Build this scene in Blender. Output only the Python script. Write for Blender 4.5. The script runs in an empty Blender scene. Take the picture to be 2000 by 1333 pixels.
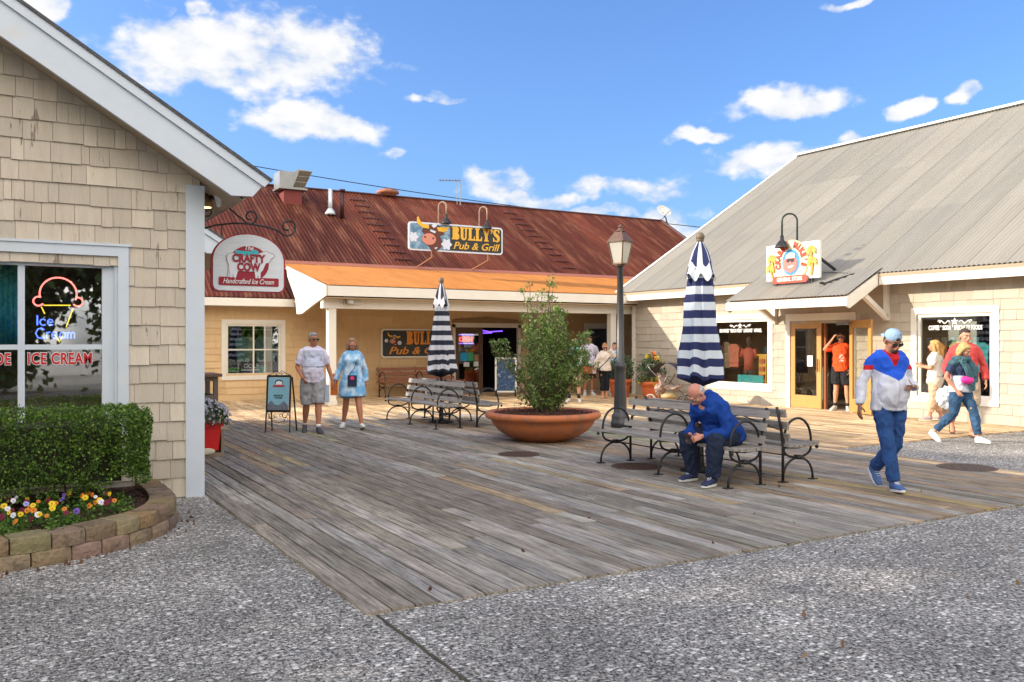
import bpy, math, random
import numpy as np
from mathutils import Vector, Matrix, noise
from math import radians, sin, cos, pi, atan2, sqrt
R = random.Random(7)
S = bpy.context.scene
COL = S.collection

# ------------------------------------------------------------------ camera
CAMH = 1.63
TH = radians(30.4)
F = Vector((sin(TH), cos(TH), 0)); RT = Vector((cos(TH), -sin(TH), 0))
FPX = 1703.0
cd = bpy.data.cameras.new("camera"); cam = bpy.data.objects.new("camera", cd); COL.objects.link(cam)
cam.location = (0, 0, CAMH); cam.rotation_euler = (radians(90), 0, -TH)
cd.sensor_width = 36; cd.lens = FPX / 2000 * 36; cd.clip_end = 2000; cd.clip_start = 0.05
S.camera = cam

# ------------------------------------------------------------------ light
SUN = Vector((1, -0.45, -0.42)).normalized()          # travel direction of the light
sd = bpy.data.lights.new("sun", 'SUN'); sd.energy = 2.5; sd.angle = radians(0.9); sd.color = (1, .86, .68)
so = bpy.data.objects.new("sun", sd); COL.objects.link(so)
so.rotation_euler = SUN.to_track_quat('-Z', 'Y').to_euler(); so.location = (-20, 10, 20)
W = bpy.data.worlds.new("World"); S.world = W; W.use_nodes = True
wt = W.node_tree; wt.nodes.clear()
def wn(t, **k):
    n = wt.nodes.new(t)
    for a, b in k.items(): setattr(n, a, b)
    return n
def wm(op, a, b=None, clamp=False):
    n = wn('ShaderNodeMath', operation=op, use_clamp=clamp)
    for i, v in enumerate((a, b)):
        if v is None: continue
        if isinstance(v, (int, float)): n.inputs[i].default_value = v
        else: wt.links.new(v, n.inputs[i])
    return n.outputs[0]
sky = wn('ShaderNodeTexSky', sky_type='NISHITA', sun_disc=False)
sky.sun_elevation = math.asin(-SUN.z); sky.sun_rotation = atan2(-SUN.x, -SUN.y)
sky.altitude = 0; sky.air_density = 1.0; sky.dust_density = 2.4; sky.ozone_density = 2.2
SKY_STR = 0.15
tint = wn('ShaderNodeMix', data_type='RGBA', blend_type='MULTIPLY'); tint.inputs[0].default_value = 1
wt.links.new(sky.outputs[0], tint.inputs[6]); tint.inputs[7].default_value = (.39, .535, .76, 1)
tc = wn('ShaderNodeTexCoord'); sp = wn('ShaderNodeSeparateXYZ'); wt.links.new(tc.outputs['Generated'], sp.inputs[0])
nw = wn('ShaderNodeTexNoise'); nw.inputs['Scale'].default_value = 17; nw.inputs['Detail'].default_value = 6; wt.links.new(tc.outputs['Generated'], nw.inputs[0]); ws = wn('ShaderNodeSeparateColor'); wt.links.new(nw.outputs['Color'], ws.inputs[0])
az = wm('ADD', wm('ARCTAN2', sp.outputs[0], sp.outputs[1]), wm('MULTIPLY', wm('SUBTRACT', ws.outputs[0], .5), .10)); el = wm('ADD', wm('ARCSINE', sp.outputs[2]), wm('MULTIPLY', wm('SUBTRACT', ws.outputs[1], .5), .055))
# clouds: bearing and elevation of each, in world directions
CL = [(470, 105, 300, 90, 1), (560, 100, 170, 75, 1), (330, 140, 170, 50, 1), (605, 243, 150, 36, 1), (95, 0, 45, 40, .8), (310, 8, 38, 26, .5), (385, 5, 42, 22, .6),
      (770, 298, 60, 20, .55), (985, 362, 85, 40, .95), (1060, 392, 100, 26, .8), (1230, 366, 150, 32, .72), (1545, 200, 142, 34, 1),
      (1380, 263, 80, 20, .75), (1530, 315, 150, 40, 1), (1660, 290, 60, 26, .8), (1775, 211, 52, 19, .85), (1893, 193, 50, 19, .85), (1300, 425, 100, 38, .8),
      (1700, 0, 120, 14, .8), (860, 190, 90, 14, .28), (1150, 420, 120, 22, .7), (1300, 470, 160, 40, .6)]
best = None
for px, py, rx, ry, st in CL:
    a = atan2((px - 1000) / FPX, 1) + TH
    k = cos(a - TH)
    e = math.atan((667 - py) / FPX * k)
    rxa = rx / FPX * k * k; rya = ry / FPX * k
    q1 = wm('DIVIDE', wm('SUBTRACT', az, a), rxa); q2 = wm('DIVIDE', wm('SUBTRACT', el, e), rya)
    q = wm('SUBTRACT', 1.0, wm('SQRT', wm('ADD', wm('MULTIPLY', q1, q1), wm('MULTIPLY', q2, q2))))
    q = wm('MINIMUM', wm('ADD', wm('MULTIPLY', q, 1.5), .08), .78)
    q = wm('SUBTRACT', q, (1 - st) * .42)
    best = q if best is None else wm('MAXIMUM', best, q)
mp = wn('ShaderNodeMapping'); wt.links.new(tc.outputs['Generated'], mp.inputs[0]); mp.inputs['Scale'].default_value = (1, 1, 1.7)
nz = wn('ShaderNodeTexNoise'); nz.inputs['Scale'].default_value = 13; nz.inputs['Detail'].default_value = 9; nz.inputs['Roughness'].default_value = .58
wt.links.new(mp.outputs[0], nz.inputs[0])
nz2 = wn('ShaderNodeTexNoise'); nz2.inputs['Scale'].default_value = 34; nz2.inputs['Detail'].default_value = 6; wt.links.new(mp.outputs[0], nz2.inputs[0])
v = wm('ADD', best, wm('MULTIPLY', wm('SUBTRACT', nz.outputs[0], .5), 2.2))
v = wm('ADD', v, wm('MULTIPLY', wm('SUBTRACT', nz2.outputs[0], .5), 1.3))
mr = wn('ShaderNodeMapRange', interpolation_type='SMOOTHSTEP'); wt.links.new(v, mr.inputs[0])
mr.inputs[1].default_value = .04; mr.inputs[2].default_value = .80; mr.inputs[4].default_value = .97
cr = wn('ShaderNodeMix', data_type='RGBA'); wt.links.new(wm('MULTIPLY', wm('SUBTRACT', wm('ADD', nz2.outputs[0], nz.outputs[0]), .72), 2.2, True), cr.inputs[0])
CW = 2.75
cr.inputs[6].default_value = (.66 * CW, .73 * CW, .84 * CW, 1); cr.inputs[7].default_value = (CW, CW * .985, CW * .97, 1)
mx = wn('ShaderNodeMix', data_type='RGBA'); wt.links.new(mr.outputs[0], mx.inputs[0])
wt.links.new(tint.outputs[2], mx.inputs[6]); wt.links.new(cr.outputs[2], mx.inputs[7])
# bright cloud added to the unseen sky behind the viewpoint, as neutral fill light
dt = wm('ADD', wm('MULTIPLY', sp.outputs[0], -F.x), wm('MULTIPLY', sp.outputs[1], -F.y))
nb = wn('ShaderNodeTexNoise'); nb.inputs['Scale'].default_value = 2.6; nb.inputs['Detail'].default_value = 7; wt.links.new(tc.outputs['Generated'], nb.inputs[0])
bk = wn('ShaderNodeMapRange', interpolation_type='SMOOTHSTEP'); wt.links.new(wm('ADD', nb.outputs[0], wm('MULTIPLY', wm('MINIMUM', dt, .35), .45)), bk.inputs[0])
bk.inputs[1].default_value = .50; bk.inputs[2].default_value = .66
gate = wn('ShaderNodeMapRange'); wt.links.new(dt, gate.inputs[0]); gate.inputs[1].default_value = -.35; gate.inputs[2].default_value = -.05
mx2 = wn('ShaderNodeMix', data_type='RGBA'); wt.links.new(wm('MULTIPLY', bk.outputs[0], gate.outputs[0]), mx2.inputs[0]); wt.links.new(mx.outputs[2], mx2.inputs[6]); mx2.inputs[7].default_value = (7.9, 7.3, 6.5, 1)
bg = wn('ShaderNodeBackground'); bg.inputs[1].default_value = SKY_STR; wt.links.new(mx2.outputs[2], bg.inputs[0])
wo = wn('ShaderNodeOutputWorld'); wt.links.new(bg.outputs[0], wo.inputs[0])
S.view_settings.view_transform = 'Standard'; S.view_settings.look = 'None'
S.view_settings.exposure = 1.37; S.view_settings.gamma = 1
S.render.engine = 'CYCLES'; S.cycles.max_bounces = 6; S.cycles.transparent_max_bounces = 12
try: S.cycles.use_denoising = True
except Exception: pass

# ------------------------------------------------------------------ helpers
def J(px, py, d):                                     # a world point seen at a bearing, d metres ahead
    return Vector((0, 0, CAMH)) + F * d + RT * ((px - 1000) / FPX * d) + Vector((0, 0, (667 - py) / FPX * d))
def tag(o, label=None, cat=None, group=None, kind=None):
    if label: o['label'] = label
    if cat: o['category'] = cat
    if group: o['group'] = group
    if kind: o['kind'] = kind
    return o
ORI = {}
def thing(name, label, cat, loc=(0, 0, 0), rz=0, group=None, world=True):
    o = bpy.data.objects.new(name, None); COL.objects.link(o); o.location = loc; o.rotation_euler = (0, 0, rz)
    o.empty_display_size = .1
    if world: ORI[o.name] = tuple(loc)          # parts are given in world coordinates
    return tag(o, label, cat, group)
def dup(root, loc=None, rz=None, label=None):
    def cp(o, par):
        c = o.copy(); COL.objects.link(c); c.parent = par
        for ch in o.children: cp(ch, c)
        return c
    c = cp(root, None)
    if loc is not None: c.location = loc
    if rz is not None: c.rotation_euler = (0, 0, rz)
    if label: c['label'] = label
    return c
MATS = {}
def new_mat(name):
    m = bpy.data.materials.new(name); m.use_nodes = True; m.node_tree.nodes.clear(); MATS[name] = m
    return m, m.node_tree
def nd(t, ty, **k):
    n = t.nodes.new(ty)
    for a, b in k.items(): setattr(n, a, b)
    return n
def mat(name, col=(.5, .5, .5), rough=.7, metal=0, var=.12, scale=6, bump=.0, bscale=40, attr=False, stretch=(1, 1, 1),
        col2=None, c2amt=(.45, .7), c2scale=3, emit=None, spec=.4, trans=0, sub=0, coat=0, wave=None):
    if name in MATS: return MATS[name]
    m, t = new_mat(name)
    out = nd(t, 'ShaderNodeOutputMaterial'); b = nd(t, 'ShaderNodeBsdfPrincipled'); L = t.links.new
    L(b.outputs[0], out.inputs[0])
    b.inputs['Roughness'].default_value = rough; b.inputs['Metallic'].default_value = metal
    b.inputs['Specular IOR Level'].default_value = spec; b.inputs['Coat Weight'].default_value = coat
    tcn = nd(t, 'ShaderNodeTexCoord'); mpn = nd(t, 'ShaderNodeMapping'); L(tcn.outputs['Object'], mpn.inputs[0]); mpn.inputs['Scale'].default_value = stretch
    if attr:
        a = nd(t, 'ShaderNodeAttribute', attribute_name='col'); base = a.outputs['Color']
    else:
        a = nd(t, 'ShaderNodeRGB'); a.outputs[0].default_value = (*col, 1); base = a.outputs[0]
    if col2:
        n2 = nd(t, 'ShaderNodeTexNoise'); n2.inputs['Scale'].default_value = c2scale; n2.inputs['Detail'].default_value = 6; n2.inputs['Roughness'].default_value = .65
        L(mpn.outputs[0], n2.inputs[0])
        r2 = nd(t, 'ShaderNodeMapRange'); L(n2.outputs[0], r2.inputs[0]); r2.inputs[1].default_value = c2amt[0]; r2.inputs[2].default_value = c2amt[1]
        x2 = nd(t, 'ShaderNodeMix', data_type='RGBA'); L(r2.outputs[0], x2.inputs[0]); L(base, x2.inputs[6]); x2.inputs[7].default_value = (*col2, 1)
        base = x2.outputs[2]
    if var:
        n = nd(t, 'ShaderNodeTexNoise'); n.inputs['Scale'].default_value = scale; n.inputs['Detail'].default_value = 7; n.inputs['Roughness'].default_value = .6
        L(mpn.outputs[0], n.inputs[0])
        r = nd(t, 'ShaderNodeMapRange'); L(n.outputs[0], r.inputs[0]); r.inputs[1].default_value = .25; r.inputs[2].default_value = .75
        r.inputs[3].default_value = 1 - var; r.inputs[4].default_value = 1 + var
        x = nd(t, 'ShaderNodeVectorMath', operation='SCALE'); L(base, x.inputs[0]); L(r.outputs[0], x.inputs['Scale'])
        base = x.outputs[0]
    L(base, b.inputs['Base Color'])
    if bump:
        n3 = nd(t, 'ShaderNodeTexNoise'); n3.inputs['Scale'].default_value = bscale; n3.inputs['Detail'].default_value = 5; L(mpn.outputs[0], n3.inputs[0])
        bp = nd(t, 'ShaderNodeBump'); bp.inputs['Strength'].default_value = bump; bp.inputs['Distance'].default_value = .02
        L(n3.outputs[0], bp.inputs['Height']); L(bp.outputs[0], b.inputs['Normal'])
    if emit:
        b.inputs['Emission Color'].default_value = (*emit[0], 1); b.inputs['Emission Strength'].default_value = emit[1]
    if trans:
        tr = nd(t, 'ShaderNodeBsdfTranslucent'); L(base, tr.inputs[0]); ms = nd(t, 'ShaderNodeMixShader'); ms.inputs[0].default_value = trans
        L(b.outputs[0], ms.inputs[1]); L(tr.outputs[0], ms.inputs[2]); L(ms.outputs[0], out.inputs[0])
    return m
def glass(name='window glass', refl=.35, tintc=(.75, .8, .8)):
    if name in MATS: return MATS[name]
    m, t = new_mat(name); L = t.links.new
    out = nd(t, 'ShaderNodeOutputMaterial'); g = nd(t, 'ShaderNodeBsdfGlossy'); g.inputs['Roughness'].default_value = .015
    g.inputs[0].default_value = (.95, .97, 1, 1)
    tr = nd(t, 'ShaderNodeBsdfTransparent'); tr.inputs[0].default_value = (*tintc, 1)
    ge = nd(t, 'ShaderNodeNewGeometry'); dp = nd(t, 'ShaderNodeVectorMath', operation='DOT_PRODUCT'); L(ge.outputs['Incoming'], dp.inputs[0]); L(ge.outputs['Normal'], dp.inputs[1])
    def MM(op, a, b=None, cl=False):
        n = nd(t, 'ShaderNodeMath', operation=op, use_clamp=cl)
        for i, q in enumerate((a, b)):
            if q is None: continue
            if isinstance(q, (int, float)): n.inputs[i].default_value = q
            else: L(q, n.inputs[i])
        return n.outputs[0]
    sch = MM('POWER', MM('SUBTRACT', 1.0, MM('ABSOLUTE', dp.outputs['Value'])), 5.0)
    ad0 = MM('ADD', MM('MULTIPLY', sch, .9), refl, True)
    ad = nd(t, 'ShaderNodeMath', operation='MULTIPLY'); L(ad0, ad.inputs[0]); L(MM('SUBTRACT', 1.0, ge.outputs['Backfacing']), ad.inputs[1])
    ms = nd(t, 'ShaderNodeMixShader'); L(ad.outputs[0], ms.inputs[0]); L(tr.outputs[0], ms.inputs[1]); L(g.outputs[0], ms.inputs[2]); L(ms.outputs[0], out.inputs[0])
    return m

def mesh_obj(name, verts, faces, m, parent=None, smooth=False, cols=None, vcols=None, midx=None, off=True):
    me = bpy.data.meshes.new(name)
    ori = ORI.get(parent.name, (0, 0, 0)) if parent is not None else (0, 0, 0)
    verts = [(v[0] - ori[0], v[1] - ori[1], v[2] - ori[2]) for v in verts]
    me.from_pydata([tuple(v) for v in verts], [], faces)
    ms = m if isinstance(m, (list, tuple)) else [m]
    for q in ms: me.materials.append(q)
    if midx is not None: me.polygons.foreach_set('material_index', midx)
    if cols is not None:
        a = me.attributes.new('col', 'FLOAT_COLOR', 'FACE')
        a.data.foreach_set('color', np.array([(*c, 1) for c in cols], dtype=np.float32).ravel())
    if smooth: me.polygons.foreach_set('use_smooth', [True] * len(me.polygons))
    me.update()
    o = bpy.data.objects.new(name, me); COL.objects.link(o)
    if parent is not None: o.parent = parent; ORI[o.name] = ori
    return o

class MB:
    def __init__(s): s.v = []; s.f = []; s.c = []; s.m = []; s.col = None; s.mi = 0
    def add(s, vs, fs):
        b = len(s.v); s.v += [Vector(x) for x in vs]
        for f in fs: s.f.append(tuple(i + b for i in f)); s.c.append(s.col or (1, 1, 1)); s.m.append(s.mi)
        return s
    def box(s, x0, x1, y0, y1, z0, z1):
        return s.add([(x0, y0, z0), (x1, y0, z0), (x1, y1, z0), (x0, y1, z0), (x0, y0, z1), (x1, y0, z1), (x1, y1, z1), (x0, y1, z1)],
                     [(0, 3, 2, 1), (4, 5, 6, 7), (0, 1, 5, 4), (1, 2, 6, 5), (2, 3, 7, 6), (3, 0, 4, 7)])
    def bar(s, a, b, w, h, up=(0, 0, 1)):              # rectangular bar from a to b
        a, b = Vector(a), Vector(b); d = (b - a).normalized(); u = Vector(up); sx = d.cross(u)
        if sx.length < 1e-4: sx = d.cross(Vector((1, 0, 0)))
        sx.normalize(); u = sx.cross(d); sx *= w / 2; u *= h / 2
        return s.add([a - sx - u, a + sx - u, a + sx + u, a - sx + u, b - sx - u, b + sx - u, b + sx + u, b - sx + u],
                     [(0, 1, 2, 3), (7, 6, 5, 4), (0, 4, 5, 1), (1, 5, 6, 2), (2, 6, 7, 3), (3, 7, 4, 0)])
    def tube(s, pts, r, n=8, caps=True, flat=None, side=None):
        pts = [Vector(p) for p in pts]; k = len(pts)
        rs = r if isinstance(r, (list, tuple)) else [r] * k
        vs = []; prev = None
        for i, p in enumerate(pts):
            d = (pts[min(i + 1, k - 1)] - pts[max(i - 1, 0)])
            if d.length < 1e-6: d = Vector((0, 0, 1))
            d.normalize()
            if side is not None:
                x = Vector(side); x = x - d * x.dot(d)
            elif prev is None:
                x = d.cross(Vector((0, 0, 1)))
                if x.length < .05: x = d.cross(Vector((0, 1, 0)))
            else: x = prev - d * prev.dot(d)
            if x.length < 1e-5: x = d.orthogonal()
            x.normalize(); prev = x; y = d.cross(x)
            rr = rs[i]; ra, rb = rr if isinstance(rr, (list, tuple)) else (rr, rr * (flat or 1))
            for j in range(n):
                t = 2 * pi * j / n; vs.append(p + x * (ra * cos(t)) + y * (rb * sin(t)))
        fs = [(i * n + j, i * n + (j + 1) % n, (i + 1) * n + (j + 1) % n, (i + 1) * n + j) for i in range(k - 1) for j in range(n)]
        if caps: fs += [tuple(range(n))[::-1], tuple((k - 1) * n + j for j in range(n))]
        return s.add(vs, fs)
    def ell(s, c, rx, ry, rz, M=None, nu=14, nv=9):
        c = Vector(c); vs = []; M = M or Matrix.Identity(3)
        for i in range(nv + 1):
            ph = pi * i / nv
            for j in range(nu):
                t = 2 * pi * j / nu; vs.append(c + M @ Vector((rx * sin(ph) * cos(t), ry * sin(ph) * sin(t), -rz * cos(ph))))
        fs = [(i * nu + j, i * nu + (j + 1) % nu, (i + 1) * nu + (j + 1) % nu, (i + 1) * nu + j) for i in range(nv) for j in range(nu)]
        return s.add(vs, fs)
    def lathe(s, prof, c=(0, 0, 0), n=32, caps=True, fn=None):
        vs = []
        for r, z in prof:
            for j in range(n):
                t = 2 * pi * j / n; q = r * (fn(t, z) if fn else 1); vs.append((c[0] + q * cos(t), c[1] + q * sin(t), c[2] + z))
        k = len(prof)
        fs = [(i * n + j, i * n + (j + 1) % n, (i + 1) * n + (j + 1) % n, (i + 1) * n + j) for i in range(k - 1) for j in range(n)]
        if caps: fs += [tuple(range(n))[::-1], tuple((k - 1) * n + j for j in range(n))]
        return s.add(vs, fs)
    def prism(s, poly, O, U, V, N, t):                 # polygon (u,v) on plane O,U,V pushed t along N
        O, U, V, N = map(Vector, (O, U, V, N)); n = len(poly)
        a = [O + U * p[0] + V * p[1] for p in poly]
        ar = sum(poly[i][0] * poly[(i + 1) % n][1] - poly[(i + 1) % n][0] * poly[i][1] for i in range(n))
        flip = (ar > 0) != (U.cross(V).dot(N) > 0)
        b = [p + N * t for p in a]
        top = tuple(range(n, 2 * n)); bot = tuple(range(n))[::-1]
        sd_ = [(i, (i + 1) % n, n + (i + 1) % n, n + i) for i in range(n)]
        if flip: top = top[::-1]; bot = bot[::-1]; sd_ = [q[::-1] for q in sd_]
        return s.add(a + b, [top, bot] + sd_)
    def build(s, name, m, parent=None, smooth=False, usecol=False, off=True):
        return mesh_obj(name, s.v, s.f, m, parent, smooth, s.c if usecol else None, None, s.m if isinstance(m, (list, tuple)) else None, off)

def text_mesh(txt, size, O, U, V, N, m, name, parent, depth=.006, bold=0, shear=0, align='CENTER', xs=1.0, spacing=1.0):
    c = bpy.data.curves.new('t', 'FONT'); c.body = txt; c.size = size; c.align_x = align; c.align_y = 'CENTER'
    c.extrude = depth / 2; c.offset = bold; c.shear = shear; c.space_character = spacing; c.resolution_u = 3
    o = bpy.data.objects.new('t', c); COL.objects.link(o)
    bpy.context.view_layer.update()
    me = bpy.data.meshes.new_from_object(o.evaluated_get(bpy.context.evaluated_depsgraph_get()))
    COL.objects.unlink(o); bpy.data.objects.remove(o); bpy.data.curves.remove(c)
    O, U, V, N = map(Vector, (O, U, V, N))
    vs = [O + U * (v.co.x * xs) + V * v.co.y + N * (v.co.z + depth / 2) for v in me.vertices]
    fs = [tuple(p.vertices) for p in me.polygons]; bpy.data.meshes.remove(me)
    return mesh_obj(name, vs, fs, m, parent)

def leaves(name, pts, sizes, m, parent, cols, rnd, up=0.2, asp=.55, dirs=None):
    n = len(pts); off = ORI.get(parent.name, (0, 0, 0)) if parent is not None else (0, 0, 0); P = np.array(pts, dtype=np.float32) - np.array(off, dtype=np.float32)
    rg = np.random.default_rng(rnd); a = rg.normal(size=(n, 3)) if dirs is None else np.array(dirs) + rg.normal(size=(n, 3)) * .6
    a[:, 2] += up; a /= np.linalg.norm(a, axis=1)[:, None]
    b = rg.normal(size=(n, 3)); b -= a * (a * b).sum(1)[:, None]; b /= np.linalg.norm(b, axis=1)[:, None]
    c = np.cross(a, b)
    s = np.array(sizes, dtype=np.float32)[:, None]
    V = np.stack([P - a * s * .5, P + b * s * asp * .5 + c * s * .08, P + a * s * .5, P - b * s * asp * .5 + c * s * .08], 1).reshape(-1, 3)
    me = bpy.data.meshes.new(name); me.vertices.add(4 * n); me.vertices.foreach_set('co', V.ravel().astype(np.float32))
    me.loops.add(4 * n); me.loops.foreach_set('vertex_index', np.arange(4 * n, dtype=np.int32))
    me.polygons.add(n); me.polygons.foreach_set('loop_start', np.arange(0, 4 * n, 4, dtype=np.int32))
    try: me.polygons.foreach_set('loop_total', np.full(n, 4, dtype=np.int32))
    except Exception: pass
    at = me.attributes.new('col', 'FLOAT_COLOR', 'FACE')
    C = np.ones((n, 4), dtype=np.float32); C[:, :3] = np.array(cols, dtype=np.float32); at.data.foreach_set('color', C.ravel())
    me.materials.append(m); me.update(calc_edges=True)
    o = bpy.data.objects.new(name, me); COL.objects.link(o)
    if parent is not None: o.parent = parent
    return o
def pick_cols(n, pal, rnd, j=.25):
    rg = np.random.default_rng(rnd); p = np.array(pal)[rg.integers(0, len(pal), n)]
    return p * (1 + rg.uniform(-j, j, (n, 1)))

M_leaf = mat('leaf', attr=True, rough=.45, var=0, trans=.3, spec=.35)
M_trim = mat('white painted trim', (.56, .625, .71), rough=.5, var=.05, scale=3, bump=.04, bscale=30, col2=(.60, .60, .58), c2amt=(.55, .8), c2scale=2.2)
M_trimw = mat('cream painted trim', (.74, .71, .64), rough=.5, var=.05, scale=3, bump=.04)
M_black = mat('black iron', (.018, .018, .02), rough=.45, var=.2, bump=.05, bscale=120)
M_dark = mat('dark interior', (.03, .027, .025), rough=.9, var=.3, scale=2)
M_soff = mat('tan soffit board', (.42, .34, .25), rough=.7, var=.08, bump=.05, stretch=(1, .1, 1))
M_glass = glass(refl=.2)
M_shg = mat('painted cedar shingle', attr=True, rough=.75, var=.09, scale=5, bump=.35, bscale=26, stretch=(2.6, 2.6, .35), col2=(.24, .20, .16), c2amt=(.635, .67), c2scale=4.2)
M_shg2 = mat('painted siding', attr=True, rough=.75, var=.06, scale=4, bump=.12, bscale=22, stretch=(2, 2, .4))

def siding(name, parent, m, O, U, N, L, z0, z1, opens=(), row=.2, wd=(.1, .3), cols=((.5, .43, .34),), jit=.08, th=.016, roofline=None, gap=.004, rag=.008, seed=1, backm=None):
    """coursed shingles on a wall; O origin, U along, N outward; openings are (u0,u1,z0,z1)"""
    rr = random.Random(seed); O, U, N = Vector(O), Vector(U), Vector(N); mb = MB()
    Z = Vector((0, 0, 1))
    us = sorted({0, L} | {u for o in opens for u in o[:2]})
    mb.col = tuple(c * .5 for c in cols[0])
    for a, b in zip(us, us[1:]):                        # backing wall with holes
        mid = (a + b) / 2; zs = [z0]
        for o in sorted(opens, key=lambda q: q[2]):
            if o[0] < mid < o[1]: zs += [o[2], o[3]]
        zs.append(z1)
        for k in range(0, len(zs), 2):
            za, zb = zs[k], zs[k + 1]
            if zb <= za: continue
            if roofline: p4 = [(a, za), (b, za), (b, min(zb, roofline(b))), (mid, min(zb, roofline(mid))), (a, min(zb, roofline(a)))]
            else: p4 = [(a, za), (b, za), (b, zb), (a, zb)]
            mb.prism(p4, O - N * .1, U, Z, N, .1)
    z = z0; ri = 0
    while z < z1 - .02:
        zt = min(z + row, z1); zm = (z + zt) / 2; segs = [(0, L)]
        for o in opens:
            if o[2] < zm < o[3]:
                ns = []
                for a, b in segs:
                    if o[1] <= a or o[0] >= b: ns.append((a, b))
                    else:
                        if o[0] > a: ns.append((a, o[0]))
                        if o[1] < b: ns.append((o[1], b))
                segs = ns
        for a, b in segs:
            u = a - rr.random() * wd[0]
            while u < b:
                w = rr.uniform(*wd)
                if rr.random() < .12: w *= .4
                ua, ub = max(u, a), min(u + w - gap, b); u += w
                if ub - ua < .012: continue
                zb_ = z - rr.uniform(0, rag); t1 = th * rr.uniform(.8, 1.25); t2 = th * .25
                ztl = ztr = zt + .004
                if roofline:
                    if zb_ > min(roofline(ua), roofline(ub)): 
                        continue
                    ztl = min(ztl, roofline(ua)); ztr = min(ztr, roofline(ub))
                c = rr.choice(cols); k = 1 + rr.uniform(-jit, jit); mb.col = tuple(x * k for x in c)
                P = lambda uu, zz, dd: O + U * uu + Z * zz + N * dd
                vs = [P(ua, zb_, .001), P(ub, zb_, .001), P(ub, zb_, t1), P(ua, zb_, t1), P(ua, ztl, .001), P(ub, ztr, .001), P(ub, ztr, t2), P(ua, ztl, t2)]
                fs = [(3, 2, 6, 7), (0, 1, 2, 3), (1, 5, 6, 2), (0, 3, 7, 4)]
                if U.cross(Z).dot(N) < 0: fs = [q[::-1] for q in fs]
                mb.add(vs, fs)
        z += row; ri += 1
    return mb.build(name, m, parent, usecol=True)

def corrugated(name, parent, m, A, U, L, V, H, pitch=.1, amp=.012, seg=6, sheet=8, cols=((.3, .1, .06),), jit=.12, seed=1, rows=1, clip=None):
    """A lower corner, U along the eave, V up the slope"""
    rr = random.Random(seed); A, U, V = Vector(A), Vector(U), Vector(V); N = U.cross(V).normalized()
    if N.z < 0: N = -N
    n = int(L / pitch * seg); vs = []; fs = []; cc = []
    for i in range(n + 1):
        u = L * i / n; h = amp * cos(2 * pi * u / pitch)
        v0, v1 = clip(u) if clip else (0, H)
        for r in range(rows + 1): vs.append(A + U * u + V * (v0 + (v1 - v0) * r / rows) + N * h)
    flip = U.cross(V).z < 0; sheetc = {}
    for i in range(n):
        for r in range(rows):
            k = (int(i / seg / sheet), r)
            if k not in sheetc:
                q = 1 + rr.uniform(-jit, jit); sheetc[k] = tuple(x * q for x in rr.choice(cols))
            lap = .84 if (i / seg) % sheet < .3 else 1
            b = i * (rows + 1) + r; f = (b, b + rows + 1, b + rows + 2, b + 1)
            fs.append(f[::-1] if flip else f); cc.append(tuple(x * lap for x in sheetc[k]))
    return mesh_obj(name, vs, fs, m, parent, True, cc)
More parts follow.
